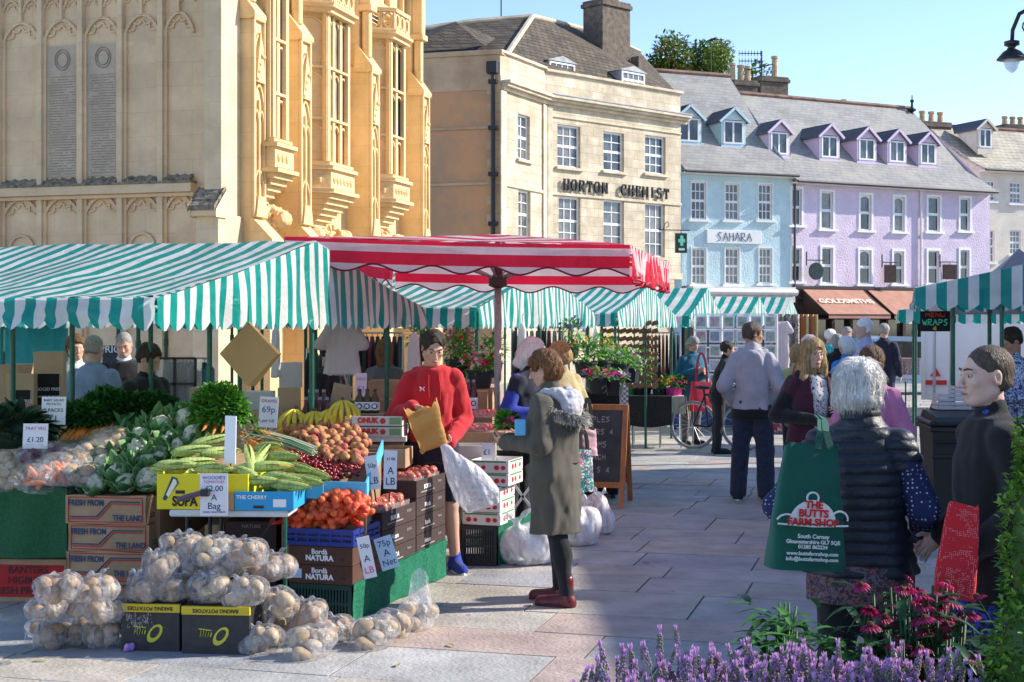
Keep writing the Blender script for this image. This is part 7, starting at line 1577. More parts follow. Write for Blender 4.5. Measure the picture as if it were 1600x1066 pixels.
# radishes, wallet
rd = thing('radish_bunch', 'leafy bunch of radishes held over the crates', 'radishes', P(792, 662, 8.95)); foliage_mb(ellf((0, 0, 0), (.055, .06, .05)), 150, .055, .035, 5).build('leaf', frond, rd, smooth=True)
for k in range(6): b = MB(); b.ball((.02+.03*math.cos(k*1.1), -.04, .02+.02*math.sin(k*1.9)), .016, 9); b.build('radish', mat('radish', (.70, .06, .16), .35), rd, smooth=True)
wl_ = thing('purse', 'small light blue purse in the hand of the woman in the olive parka', 'purse', P(813, 668, 8.75)); b = MB(); b.b2((-.035, -.02, -.05), (.035, .02, .05)); b.build('purse_body', mat('purse_blue', (.12, .45, .70), .5), wl_, bevel=.01)
bagmesh('handbag', 'floral turquoise and pink handbag hanging at the back of the olive parka', 'handbag', P(911, 768, 9.12), .5, .13, .09, .27, patmat('floral', (.02, .30, .26), [(.70, .04, .25), (.8, .78, .7), (.02, .08, .12)], 22, .56), .12, blackc)
bagmesh('handbag', 'pale pink handbag with dark strap above the floral bag', 'handbag', P(918, 712, 9.2), .4, .12, .07, .17, mat('pink_leather', (.62, .36, .38), .5), .2, blackc)
# ---------------------------------------------------------------- man in grey hoodie
hm_ = Person('man in a pale grey hoodie and dark jeans standing with his back to us', 2.42, 14.3, 165, 1.80, .010, True, .98, arms={-1: (V3(-.27, .06, 1.12), V3(-.20, -.10, .96)), 1: (V3(.27, .06, 1.12), V3(.20, -.10, .96))}, legs={-1: (V3(-.12, -.01, .49), V3(-.13, .03, .08), V3(-.10, -.13, .03)), 1: (V3(.12, -.01, .49), V3(.14, .03, .08), V3(.15, -.13, .03))}, head=(-60, 8, 0), sk=skin_t)
hm_.body(fine=.009).face(brow=HD, lips=False); hm_.hair(HS, 'short', 200, .006, 5)
hm_.top(greyl, 'hoodie', .030, .87, fold=.014, belly=.03, neck=.08); S = hm_.grid(.01); S.cone(V3(-.12, .0, 1.45), V3(0, .10, 1.42), .035, .045, .03); S.cone(V3(.12, .0, 1.45), V3(0, .10, 1.42), .035, .045, .03); S.ell((0, .115, 1.36), (.11, .04, .10), .04); S.build('hood', greyl, hm_.t, disp=lambda V, N: .008*fbm(V*12, 2))
hm_.legs(jean, 'jeans', .022, fold=.010, wide=.022); hm_.shoes(mat('trainer_black', (.015, .018, .03), .6), white_card)
S = hm_.grid(.012); S.rev([(.80, 0, 0, .215, .165), (.90, 0, 0, .21, .16)], .02); S.build('shirt_hem', blackc, hm_.t)
# ---------------------------------------------------------------- blonde woman
burg = fab('burgundy', (.065, .012, .028)); birds = patmat('bird_print', (.66, .63, .62), [(.05, .045, .07), (.25, .05, .08)], 16, .60)
bw_ = Person('woman with long blonde hair in a burgundy coat over a white bird print top', 2.30, 10.9, 10, 1.66, .009, False, 1.12, arms={-1: (V3(-.29, .02, 1.13), V3(-.04, -.24, 1.10)), 1: (V3(.28, -.03, 1.13), V3(.13, -.27, 1.16))}, head=(8, 4, 4), lean=.0)
bw_.body({-1: (V3(.9, -.3, .05), V3(0, .3, -.7), .5), 1: (V3(-.5, -.6, .25), V3(-.5, .3, -.3), .7)}, fine=.007).face(brow=HB); bw_.hair(HB, 'long', 1500, .016, 7)
bw_.top(birds, 'top', .014, .84, sleeve=.1, fold=.008, collar=False); bw_.top(burg, 'coat', .032, .72, fold=.012, hemr=(.22, .16), nosleeve=True, cut=None, collar=False)
mo = [c for c in kids(bw_.t) if c.name.startswith('coat')][0]
bmx = bmesh.new(); bmx.from_mesh(mo.data); bmesh.ops.delete(bmx, geom=[v for v in bmx.verts if v.co.y < -.06 and abs(v.co.x-.02) < .055+.06*abs(1.1-v.co.z)], context='VERTS'); bmx.to_mesh(mo.data); bmx.free(); mo.modifiers.new('s', 'SOLIDIFY').thickness = .01
bw_.sleeves(blackc, .022); bw_.legs(jean, 'jeans', .012); bw_.shoes(M['trainer_black'])
S = bw_.grid(.01); S.cone(V3(-.12, -.03, 1.45), V3(-.05, .08, 1.46), .035, .045, .03); S.cone(V3(.12, -.03, 1.45), V3(.05, .08, 1.46), .035, .045, .03); S.cone(V3(-.05, .08, 1.46), V3(.05, .08, 1.46), .045, None, .03); S.build('fur_collar', fab('fur_black', (.015, .012, .014)), bw_.t, disp=lambda V, N: .014*fbm(V*50, 2))
# ---------------------------------------------------------------- white-haired woman in quilted vest
quilt = mat('quilted_nylon', (.014, .018, .028), .5, spec=.5, bump=.6, bscale=30)
vw = Person('white-haired woman seen from behind in a black quilted vest with a green tote', 1.36, 5.55, 160, 1.625, .007, False, 1.12, arms={-1: (V3(-.26, .02, 1.13), V3(-.23, -.17, 1.00)), 1: (V3(.34, .03, 1.12), V3(.30, -.10, .98))}, head=(-28, 4, 0))
vw.body(fine=.007).face(); vw.hair(HW, 'bob', 2600, .014, 9, h=.005, long=-.035, vol=.004)
def qd(V, N): z = V[:, 2]+.006*np.sin(V[:, 0]*9)+.004*vnoise(V*8); p = (z/.047) % 1; return .010*np.sqrt(np.clip(np.sin(p*np.pi), 0, 1))-.003+.0012*fbm(V*np.array([30, 30, 50]), 1)
vw.top(quilt, 'quilted_vest', .028, .85, fold=.004, nosleeve=True, neck=.088, disp=qd, fine=.006, flare=.012, belly=.01)
S = vw.grid(.006); S.cone(V3(0, .012, 1.44), V3(0, .0, 1.525), .082, .070, .02); S.cone(V3(0, -.0, 1.54), V3(0, -.01, 1.66), .062, .062, 0, '-'); S.build('collar', quilt, vw.t, disp=lambda V, N: .006*np.abs(np.sin(V[:, 2]*np.pi/.028)), smooth=1)
vw.sleeves(patmat('dotted_blue', (.015, .022, .085), [(.45, .48, .60)], 55, .22, 'dots'), .022, fold=.009)
S = vw.grid(.008); S.rev([(.73, 0, 0, .215, .165), (.80, 0, 0, .22, .17), (.9, 0, 0, .22, .17)], .02, folds=.05, nf=7, fz=.9); S.build('tunic', patmat('paisley', (.045, .03, .045), [(.17, .10, .12), (.10, .12, .16), (.25, .08, .07)], 26, .57), vw.t, disp=lambda V, N: .006*fbm(V*14, 2))
vw.legs(blackc, 'leggings', .02); vw.shoes(M['trainer_black'])
gt = mat('tote_green', (.003, .10, .065), .75, var=.08, vscale=8, bump=.4, bscale=300, sheen=.1)
tb = bagmesh('tote_bag', 'green THE BUTTS FARM SHOP tote hanging from the shoulder of the white-haired woman', 'bag', P(1256, 888, 5.22), .10, .285, .12, .455, gt, 0, seed=3, bulge=.015, taper=.30)
tb.rotation_euler = (0, .06, .12)
b = MB()
for dx in (-.0, .05):
 for p0, p1 in (((.02+dx, -.02, .44), (.03+dx*.4, -.01, .505)), ((.03+dx*.4, -.01, .505), (.045+dx*.3, .04, .545)), ((.045+dx*.3, .04, .545), (.06+dx*.3, .13, .555))): b.bar(p0, p1, .026, .004, up=(0, -1, .3))
b.build('handle', gt, tb)
pr_w = mat('print_white', (.80, .80, .78), .7); pr_r = mat('print_tote_red', (.62, .03, .03), .7)
b = MB(); yb_ = -.079
def arcp(cx, cz, rx, rz_, a0, a1, n=14): return [V3(cx+rx*math.cos(a0+(a1-a0)*i/n), yb_-.004, cz+rz_*math.sin(a0+(a1-a0)*i/n)) for i in range(n+1)]
hill = arcp(-.005, .175, .088, .085, math.pi, 0); b.add([V3(-.093, yb_-.002, .175)]+[V3(p.x, yb_-.002, p.z) for p in hill]+[V3(.083, yb_-.002, .175)], [tuple(range(len(hill)+2))])
for pts in (arcp(-.01, .268, .022, .020, 0, 2*math.pi, 12), arcp(.095, .195, .03, .028, math.pi*.9, -.2), arcp(-.10, .175, .04, .03, math.pi*.9, .5), [V3(-.135, yb_-.004, .170), V3(0, yb_-.004, .165), V3(.128, yb_-.004, .172)]):
 for a, c in zip(pts, pts[1:]): b.bar(a, c, .004, .006)
b.build('hill_print', pr_w, tb)
for txt, z, sz in (('THE', .243, .036), ('BUTTS', .212, .038), ('FARM SHOP', .180, .036)): text(txt, sz, pr_r, tb, (-.005, yb_-.008, z-.001), bold=.0015)
for txt, z, sz in (('South Cerney', .128, .021), ('Gloucestershire GL7 5QE', .108, .019), ('01285 862224', .090, .019), ('www.buttsfarmshop.com', .066, .019), ('info@buttsfarmshop.com', .046, .019)): text(txt, sz, pr_w, tb, (-.0, yb_-.006, z), bold=.0005)
# ---------------------------------------------------------------- cropped-hair woman at right
card_b = fab('cardigan_black', (.008, .008, .009), .2, 30); bdr = patmat('blue_black_print', (.012, .012, .02), [(.03, .07, .45), (.02, .04, .22)], 22, .52)
cw_ = Person('woman with cropped dark hair in a black cardigan and blue patterned dress, in profile', 1.80, 5.35, -84, 1.685, .007, False, 1.0, arms={-1: (V3(-.23, .06, 1.12), V3(-.20, -.12, .98)), 1: (V3(.22, .04, 1.12), V3(.17, -.14, .98))}, head=(2, 2, 0), sk=skin_p)
cw_.body(fine=.0055).face(brow=HS); cw_.hair(HS, 'crop', 500, .0, 11, h=.005)
cw_.top(card_b, 'cardigan', .026, .72, fold=.010, fine=.008, hemr=(.19, .15), neck=.066); S = cw_.grid(.009); S.rev([(.45, 0, 0, .20, .18), (.75, 0, 0, .18, .15), (.95, 0, 0, .15, .115), (1.15, 0, 0, .12, .09), (1.35, 0, 0, .09, .07)], .02, folds=.07, nf=8, fz=.95); S.build('dress', bdr, cw_.t, disp=lambda V, N: .006*fbm(V*12, 2))
S = cw_.grid(.009); S.cone(V3(0, .005, 1.44), V3(0, .0, 1.475), .07, .062, .02); S.build('neckline', bdr, cw_.t)
cw_.legs(blackc, 'leggings', .006, z1=.95); cw_.shoes(M['trainer_black'])
rb = bagmesh('shopping_bag', 'red shopping bag with tiny white dots held by the woman in the cardigan', 'bag', P(1490, 934, 5.12), 1.2, .15, .05, .34, patmat('red_dots', (.62, .02, .03), [(.75, .5, .5)], 150, .22, 'dots'), 0, bulge=.03, taper=.3); rb.rotation_euler = (0, .10, -.15)
# ---------------------------------------------------------------- others
bs = fab('light_blue_shirt', (.22, .30, .45)); pk = fab('pink', (.55, .18, .34)); tealc = fab('teal_jacket', (.015, .13, .21)); beige = fab('beige', (.48, .42, .22)); cob = fab('cobalt', (.02, .05, .42)); skyb = fab('bright_blue', (.03, .25, .68)); whc = fab('white_cloth', (.72, .72, .76)); tq = fab('turquoise', (.03, .42, .48)); palep = fab('pale_lilac_shirt', (.50, .50, .68)); redc = fab('red_coat', (.50, .02, .05)); gryc = fab('grey_coat', (.13, .125, .12)); lime = fab('lime', (.50, .58, .22))
def simple(label, px, py_top, d, rz, H, topm, legm, hairm, style='short', name='jacket', male=False, wide=1.05, head=(0, 8, 0), arms=None, lean=0, z0=.86, h=.014, sk=None, strands=150, **k):
 p = Person(label, X(px, d), d, rz, H, h, male, wide, arms=arms, head=head, lean=lean, sk=sk); p.body(fine=.011); p.hair(hairm, style, strands, .014, int(px), h=.009); p.top(topm, name, .024, z0, fold=.012, **k); p.legs(legm, 'trousers', .016); p.shoes(blackc); return p
fw_ = {-1: (V3(-.25, -.04, 1.13), V3(-.10, -.28, 1.12)), 1: (V3(.25, -.04, 1.13), V3(.12, -.28, 1.10))}
p = simple('white-haired woman in a navy gilet with royal blue sleeves bending over the flowers', 806, 533, 11.4, 60, 1.66, navy, blackc, HW, 'bob', 'gilet', head=(10, 35, 0), arms=fw_, lean=.13, nosleeve=True, strands=500, wide=1.25); p.sleeves(cob, .02)
simple('woman in a pale green beige coat leaning in beside the olive parka', 888, 525, 12.2, -140, 1.62, beige, gryc, HB, 'full', 'coat', head=(20, 25, 0), lean=.10, arms=fw_, strands=400, wide=1.12)
simple('balding man in a light blue shirt seen from behind under the stall', 146, 528, 12.2, 165, 1.68, bs, jean, HG, 'crop', 'shirt', True, 1.15)
simple('woman in a white top partly hidden behind the man in light blue', 118, 520, 13.0, 30, 1.68, whc, jean, HR, 'full', 'top')
p = simple('bearded man in a black waistcoat facing us behind the stall', 194, 530, 13.4, 8, 1.70, whc, blackc, HG, 'crop', 'shirt', True, 1.1, head=(0, 20, 0)); p.face(brow=HG); p.top(blackc, 'waistcoat', .034, .92, nosleeve=True, collar=False, cut=[((0, -1, .0), (0, -.2, 1))]); S = p.grid(.011); S.ell(p.hp(0, -.065, -.085), (.045, .04, .038), .01, p.R); S.build('beard', HG, p.t)
p = simple('dark-haired young man in a black t-shirt looking down behind the vegetables', 212, 545, 11.0, 60, 1.62, blackc, jean, HD, 'short', 't_shirt', True, 1.1, head=(15, 30, 0), arms={-1: (V3(-.25, -.06, 1.13), V3(-.12, -.30, 1.05)), 1: (V3(.26, -.06, 1.13), V3(.14, -.30, 1.04))}, lean=.12, sleeve=.05, strands=300)
simple('woman with brown bobbed hair in a grey coat between the stalls', 601, 533, 14.2, 170, 1.62, gryc, blackc, HA, 'bob', 'coat', strands=300)
p = simple('figure in black with a dark cap reaching behind the hanging white shirt', 515, 540, 12.6, 70, 1.64, blackc, blackc, HD, 'short', 'jacket', True, 1.1, head=(0, 20, 0), arms=fw_); S = p.grid(.012); S.ell(p.hp(0, 0, .06), (.09, .11, .07), .02, p.R); S.ell(p.hp(0, -.11, .05), (.07, .07, .012), .02, p.R); S.build('cap', blackc, p.t)
p = simple('grey-haired woman in a teal jacket studying something beside the bicycle', 1080, 525, 21.0, 25, 1.60, tealc, gryc, HG, 'full', 'jacket', head=(10, 28, 0), arms={-1: (V3(-.27, .0, 1.12), V3(-.07, -.26, 1.20)), 1: (V3(.27, 0, 1.12), V3(.10, -.27, 1.16))}, lean=.04, wide=1.35, z0=.72, belly=.04)
bagmesh('shopping_bag', 'large red shopping bag on the arm of the woman in teal', 'bag', P(1096, 642, 20.6), .2, .34, .2, .42, mat('bag_red', (.62, .03, .06), .5, var=.2), .42)
simple('tall white-haired man in a pale lilac shirt among the far shoppers', 1352, 495, 17.2, -110, 1.86, palep, jean, HW, 'crop', 'shirt', True, 1.2, belly=.04)
simple('woman in dark clothes and sunglasses facing us in the crowd', 1323, 507, 24, 0, 1.74, gryc, blackc, HG, 'full', wide=1.0)
simple('man in a turquoise shirt in the far crowd', 1297, 513, 24.5, 100, 1.70, tq, jean, HW, 'short', 'shirt', True)
simple('grey-haired woman in black seen from behind in the crowd', 1309, 519, 20.5, 175, 1.64, blackc, blackc, HG, 'full', wide=1.1)
simple('white-haired woman in a bright blue jacket leaning left', 1332, 524, 15.8, -150, 1.64, skyb, jean, HW, 'full', head=(0, 10, 10), lean=.08, wide=1.15)
simple('dark-haired woman in a pink cardigan behind the white-haired woman', 1362, 538, 9.6, 150, 1.62, pk, blackc, HR, 'full', 'cardigan', wide=1.1, strands=400)
simple('man in a dark jacket standing by the car', 1381, 500, 24.5, 150, 1.80, navy, jean, HG, 'short', male=True)
simple('white-haired woman in a red coat behind the blonde woman', 1266, 521, 14.6, -150, 1.66, redc, blackc, HW, 'full', 'coat')
simple('person in a lime green jacket half hidden behind the blonde woman', 1246, 545, 15.2, 160, 1.56, lime, jean, HB, 'full')
p = simple('stallholder in a striped shirt looking down at the right edge', 1582, 510, 13.2, -60, 1.74, patmat('stripe_shirt', (.55, .60, .72), [(.05, .08, .2)], 30, .5), blackc, HD, 'short', 'shirt', True, 1.1, head=(-10, 30, 0), sk=skin_t, arms=fw_, strands=200)
simple('person in black bending among the clothes rails', 1122, 560, 19.5, 90, 1.55, blackc, blackc, HD, 'short', lean=.12)
# ================================================================= PLANTS IN FRONT, STREET THINGS
soil = mat('soil', (.05, .035, .022), .95, var=.3, vscale=20, bump=2, bscale=60)
pl = thing('planter', 'low stone planter holding the lavender in front of the camera', 'planter', (.9, 3.9, 0)); b = MB()
b.b2((-.95, -.55, 0), (1.35, -.45, .40)); b.b2((-.95, .75, 0), (1.35, .85, .40)); b.b2((-.95, -.45, 0), (-.85, .75, .40)); b.b2((1.25, -.45, 0), (1.35, .75, .40)); b.build('stone_rim', ashlar_plain, pl, bevel=.01); b = MB(); b.b2((-.85, -.45, .1), (1.25, .75, .36)); b.build('soil', soil, pl)
lst = mat('lavender_stem', (.16, .22, .12), .7, var=.2, trans=.15); lgr = mat('lavender_leaf', (.13, .19, .12), .7, var=.3, trans=.2); lfl = mat('lavender_flower', (.30, .18, .42), .7, col2=(.50, .36, .56), vscale=50, trans=.2); lbr = mat('lavender_bract', (.62, .36, .66), .6, trans=.35); lb2 = mat('lavender_bud', (.17, .17, .12), .8, var=.2)
def spike(seed):
 rr = random.Random(seed); b = MB(); L_ = .045+rr.random()*.02
 b.tube([(0, 0, -.16), (.004, 0, -.08), (0, 0, 0)], .0013, 4, 0)
 for k in range(26):
  z = L_*k/26; a = k*2.4; r = .0075*(1-.45*k/26); b.ball((r*math.cos(a), r*math.sin(a), z), (.0042, .0042, .0048), 5, 1 if rr.random() < .5 else 3, 3)
 for k in range(6):
  a = k*1.05+rr.random()*.4; leaf(b, V3(0, 0, L_*.92), V3(math.cos(a)*.5, math.sin(a)*.5, 1), V3(-math.cos(a), -math.sin(a), .3), .026, .011, 2, -.2, 2)
 return b.mesh([lst, lfl, lbr, lb2], False)
spk = [spike(k) for k in range(5)]
rr = random.Random(21); names = ['leftmost and lowest', 'left, pushing into the paving view', 'below the leggings of the white-haired woman', 'in the middle, tallest', 'right of centre under the echinacea', 'rightmost, thinning out']
for i in range(6):
 x = X(975+i*88, 3.8); y = 3.72+.12*(i % 2); t = thing('lavender_bush', 'lavender bush in purple flower, %s of the foreground row' % names[i], 'lavender', (x, y, .36), 0, 'row of lavender bushes')
 mb = MB()
 for k in range(420):
  p = V3(rr.gauss(0, .08), rr.gauss(0, .09), rr.random()*.22); leaf(mb, p, V3(p.x*4+rr.gauss(0, .3), p.y*3+rr.gauss(0, .3), 1.4), V3(rr.gauss(0, 1), rr.gauss(0, 1), .2), .07, .006, 0, .1, 2)
 mb.build('foliage', lgr, t)
 for k in range(95):
  o = link(spk[rr.randrange(5)], 'flower_spike', t); px_, py_ = rr.gauss(0, .105), rr.gauss(0, .13); h_ = .40+rr.gauss(0, .035)-(.06 if i == 0 else 0)-(.12*abs(px_)); o.location = (px_, py_, h_); o.rotation_euler = (rr.gauss(-py_*1.0, .16), rr.gauss(px_*1.6, .16), rr.random()*6); s_ = rr.uniform(.7, 1.15); o.scale = (s_, s_, s_)
# echinacea
eg = leafmats('echinacea_leaf', [(.02, .07, .025), (.035, .10, .03), (.015, .05, .02)], .45, .15); ep = mat('echinacea_petal', (.42, .012, .11), .6, var=.25, vscale=30, trans=.3); ec = mat('echinacea_cone', (.16, .05, .02), .8, var=.3, bump=3, bscale=200)
b0 = MB()
for k in range(16): a = k*math.tau/16; leaf(b0, V3(.008*math.cos(a), .008*math.sin(a), 0), V3(math.cos(a), math.sin(a), -.15), V3(0, 0, 1), .034, .013, 0, .35, 3)
b0.ball((0, 0, .004), (.014, .014, .012), 9, 1); b0.tube([(0, 0, 0), (.004, 0, -.12), (0, 0, -.3)], .0025, 5, 2); ecm = b0.mesh([ep, ec, eg[1]], False)
for i, (px, py, lab, nf) in enumerate(((1412, 880, 'left clump, by the paisley tunic', 13), (1440, 868, 'middle clump, tallest and full of crimson flowers', 16), (1458, 905, 'right clump beside the red bag', 12), (1436, 935, 'front clump with open flowers above dark leaves', 10))):
 d = 4.75-.12*i; z = Z(py+6, d); t = thing('coneflower_plant', 'crimson coneflowers, '+lab, 'coneflowers', (X(px, d), d, 0), 0, 'coneflower clumps'); mb = MB()
 for k in range(260): p = V3(rr.gauss(0, .10), rr.gauss(0, .10), rr.random()*(z-.12)); leaf(mb, p, V3(p.x*4+rr.gauss(0, .6), p.y*4+rr.gauss(0, .6), rr.uniform(-.2, .9)), V3(0, 0, 1), rr.uniform(.07, .13), .035, rr.randrange(3), .5, 3)
 for k in range(14): a = rr.random()*6.3; mb.tube([(.04*math.cos(a), .04*math.sin(a), 0), (.10*math.cos(a), .10*math.sin(a), z-.1)], .004, 5, 1)
 mb.build('foliage', eg, t, smooth=True)
 for k in range(nf): o = link(ecm, 'flower_head', t); o.location = (rr.gauss(.02, .085), rr.gauss(0, .10), z+rr.gauss(-.13, .035)); o.rotation_euler = (rr.gauss(.2, .25), rr.gauss(0, .25), rr.random()*6); s_ = rr.uniform(.7, 1.0); o.scale = (s_,)*3
# tall leafy stems behind the lavender
for i, (px, py, d, lab) in enumerate(((1215, 905, 4.9, 'left of the paisley tunic'), (1300, 925, 4.8, 'between the leggings of the white-haired woman'), (1375, 950, 4.6, 'under the echinacea flowers'), (1500, 960, 4.5, 'dark and dense below the red bag'), (1230, 950, 4.7, 'low, behind the lavender row'))):
 z = Z(py+(38 if i != 1 and i != 2 else 75), d); t = thing('leafy_plant', 'broad-leaved green plant '+lab, 'plant', (X(px, d), d, 0), 0, 'leafy plants behind the lavender'); mb = MB()
 for k in range(170 if i != 3 else 420):
  q = rr.gauss(0, .07 if i != 3 else .12); p = V3(q, rr.gauss(0, .06), rr.uniform(.2, z)); a = rr.random()*6.3; leaf(mb, p, V3(math.cos(a), math.sin(a), rr.uniform(-.1, .6)), V3(0, 0, 1), rr.uniform(.09, .15), .032, rr.randrange(3), .5, 4)
 for k in range(5): mb.tube([(rr.gauss(0, .03), rr.gauss(0, .03), 0), (rr.gauss(0, .07), rr.gauss(0, .05), z)], .004, 5, 1)
 mb.build('foliage', leafmats('plant_leaf', [(.05, .17, .04), (.08, .24, .05), (.035, .11, .03)], .45, .25) if i != 3 else eg, t, smooth=True)
# clipped shrub at right edge
hd = thing('box_shrub', 'bright green clipped shrub filling the right edge in front of the women', 'shrub', (X(1640, 3.6), 3.6, 0)); box_l = leafmats('box_leaf', [(.15, .32, .03), (.09, .22, .025), (.24, .42, .05), (.05, .13, .02)], .4, .3)
blobs = [((.03, 0, .72), (.20, .22, .34)), ((.05, .1, 1.15), (.13, .16, .32)), ((-.02, .05, .45), (.26, .25, .35)), ((.0, .0, .9), (.15, .18, .2)), ((.06, .12, 1.42), (.09, .12, .15))]
mb = MB()
for k in range(9000):
 c, r = blobs[rr.choice((0, 0, 1, 1, 2, 2, 3, 4))]; v = V3(rr.gauss(0, 1), rr.gauss(0, 1), rr.gauss(0, 1)).normalized(); lump = 1+.18*noise.noise(Vector((v.x*3+c[2]*5, v.y*3, v.z*3+c[0]))); q = rr.uniform(.82, 1.03)*lump; p = V3(c[0]+v.x*r[0]*q, c[1]+v.y*r[1]*q, c[2]+v.z*r[2]*q); leaf(mb, p, v+V3(rr.gauss(0, .7), rr.gauss(0, .7), rr.gauss(.2, .7)), V3(rr.gauss(0, .6), rr.gauss(0, .6), 1), rr.uniform(.016, .028), .012, rr.randrange(4), .2, 2)
for k in range(26):
 c, r = blobs[rr.choice((0, 1, 2, 4))]; a = rr.random()*6.3; p = V3(c[0]+r[0]*math.cos(a), c[1]+r[1]*math.sin(a), c[2]+rr.uniform(-.5, .6)*r[2]); d = V3(math.cos(a)*.5, math.sin(a)*.5, 1).normalized(); mb.tube([p, p+d*.09], .0015, 4, 1)
 for j in range(9): leaf(mb, p+d*.01*j, d+V3(rr.gauss(0, .9), rr.gauss(0, .9), .2), V3(0, 0, 1), .022, .011, rr.choice((0, 2)), .1, 2)
mb.build('foliage', box_l, hd, smooth=True); mb = MB(); [mb.ball(c, tuple(q*.8 for q in r), 14, k=9) for c, r in blobs]; mb.build('inner_twigs', box_l[3], hd, smooth=True); mb = MB(); mb.tube([(0, 0, 0), (.02, .02, .6)], .02, 7); mb.build('trunk', brick_dk, hd)
# background tree
tr = thing('tree', 'green tree showing above the chemist roof behind the chimney', 'tree', (X(1055, 74), 74, 0)); tl = leafmats('tree_leaf', [(.10, .19, .025), (.06, .13, .02), (.19, .27, .04), (.26, .22, .05)], .55, .35)
mb = MB(); mb.tube([(0, 0, 0), (.2, 0, 6), (-.3, 0, 11), (-.6, 0, 14.5)], [.5, .4, .3, .1], 8); 
cl_ = []
for k in range(22):
 a = rr.random()*6.3; c = V3(rr.gauss(0, 1.25), rr.gauss(0, 1.2), 15.0+rr.gauss(0, .8)); cl_.append((c, rr.uniform(.6, 1.15))); mb.tube([(-.2, 0, 11), c], [.14, .03], 5)
mb.build('trunk', brick_dk, tr); mb = MB()
for c, r in cl_:
 if c.z+r > 17.0: c.z = 17.0-r
 mi = rr.choice((0, 0, 1, 2, 2, 3))
 for k in range(420): v = V3(rr.gauss(0, 1), rr.gauss(0, 1), rr.gauss(0, 1)).normalized()*r*rr.uniform(.5, 1.08); leaf(mb, c+v, v+V3(rr.gauss(0, .6), rr.gauss(0, .6), rr.gauss(0, .6)), V3(0, 0, 1), .22, .15, mi if rr.random() < .6 else rr.randrange(4), .2, 2)
mb.build('crown', tl, tr)
# street lamp
lp = thing('street_lamp', 'black swan-neck street lamp with a clear globe at the top right', 'street lamp', (X(1660, 19), 19, 0)); xl = X(1581, 19)-X(1660, 19); zl = Z(92, 19)
b = MB(); b.lathe([(.13, 0), (.13, .5), (.08, .6), (.06, 2), (.05, zl+.55)], n=12); b.tube([(0, 0, zl+.3), (-.1, 0, zl+.62), (-.35, 0, zl+.72), (xl+.1, 0, zl+.60), (xl+.01, 0, zl+.38), (xl, 0, zl+.2)], .028, 8); b.tube([(xl+.22, 0, zl+.42)]+[(xl+.24+.11*(1-k/16)*math.cos(k*.6+2), 0, zl+.42+.11*(1-k/16)*math.sin(k*.6+2)) for k in range(16)], .012, 5); b.tube([(0, 0, zl+.2), (xl*.5, 0, zl+.5), (xl+.25, 0, zl+.52)], .014, 5); b.build('post', black_m, lp, smooth=True)
b = MB(); b.lathe([(.03, .30), (.10, .28), (.10, .23), (.05, .21), (.07, .17), (.12, .14), (.19, .06), (.20, .04), (.10, .045)], (xl, 0, zl-.05), 18); b.build('lamp_shade', black_m, lp, smooth=True); b = MB(); b.lathe([(.10, .04), (.105, .0), (.08, -.08), (.03, -.13), (.005, -.14)], (xl, 0, zl-.05), 16); b.build('globe', mat('lamp_glass', (.75, .78, .8), .1, alpha=.55), lp, smooth=True)
# ---------------------------------------------------------------- crates right of the man in red
dC = 10.35; slatted('plastic_crate', 'black plastic crate on the ground under the tomato boxes', (X(716, dC), dC, 0), -.05, X(776, dC)-X(716, dC), .45, .30, black_p, ribs=16)
t = thing('baize_screen', 'green turf cloth hanging beside the black crate', 'cloth', (X(777, dC), dC, 0), math.radians(62)); b = MB(); b.grid(lambda u, v: (.62*u, -.01+.012*math.sin(u*13)*(1-v), .005+(.31+.03*u)*v), 20, 4); b.build('cloth', baize2, t, smooth=True)
tw = mat('box_white', (.72, .70, .68), .7, var=.06)
rT = -.30
for i in range(5):
 z0 = .305+.095*i; x0 = X(722, dC) if i < 3 else X(735, dC); o = carton('tomato_box', 'white tomato box printed with red tomatoes, %s' % ('lowest of the stack', 'second of the stack', 'middle of the stack', 'fourth of the stack', 'top of the stack')[i], 'box', (x0, dC+.03, z0), rT, .29, .36, .090, tw, tw, 'stack of tomato boxes', open_=(i == 4)); b = MB()
 for (u, w_) in ((.05, 1), (.10, .8), (.20, 1), (.25, .9)): b.prism([(u+.02*w_*math.cos(k*.524), .038+.018*w_*math.sin(k*.524)) for k in range(12)], 'y', -.003, 0)
 for (u, w_) in ((.10, 1), (.17, .9), (.28, .8)): b.prism([(u+.022*w_*math.cos(k*.524), .042+.02*w_*math.sin(k*.524)) for k in range(12)], 'x', .289, .2935)
 b.build('tomato_print', ink_r, o); b = MB(); b.b2((.02, -.002, .075), (.27, .0, .086)); b.b2((.289, .04, .075), (.292, .33, .086)); b.build('stripe', mat('print_leaf', (.05, .25, .06), .7), o)
tt_ = thing('trestle_table', 'pale table behind the tomato boxes carrying punnets of berries', 'table', (X(705, 10.9), 10.9, 0)); b = MB(); b.b2((0, 0, .80), (.85, .7, .835)); b.build('table_top', offwhite, tt_); [MB().tube([(x, y, 0), (x, y, .8)], .016, 6).build('leg', sil, tt_) for x in (.04, .8) for y in (.05, .65)]
b = MB(); b.bar((.3, .04, .1), (.8, .04, .78), .02); b.bar((.8, .04, .1), (.3, .04, .78), .02); b.build('brace', offwhite, tt_)
strb = fruitmesh(.018, mat('strawberry', (.62, .03, .03), .4), .05)
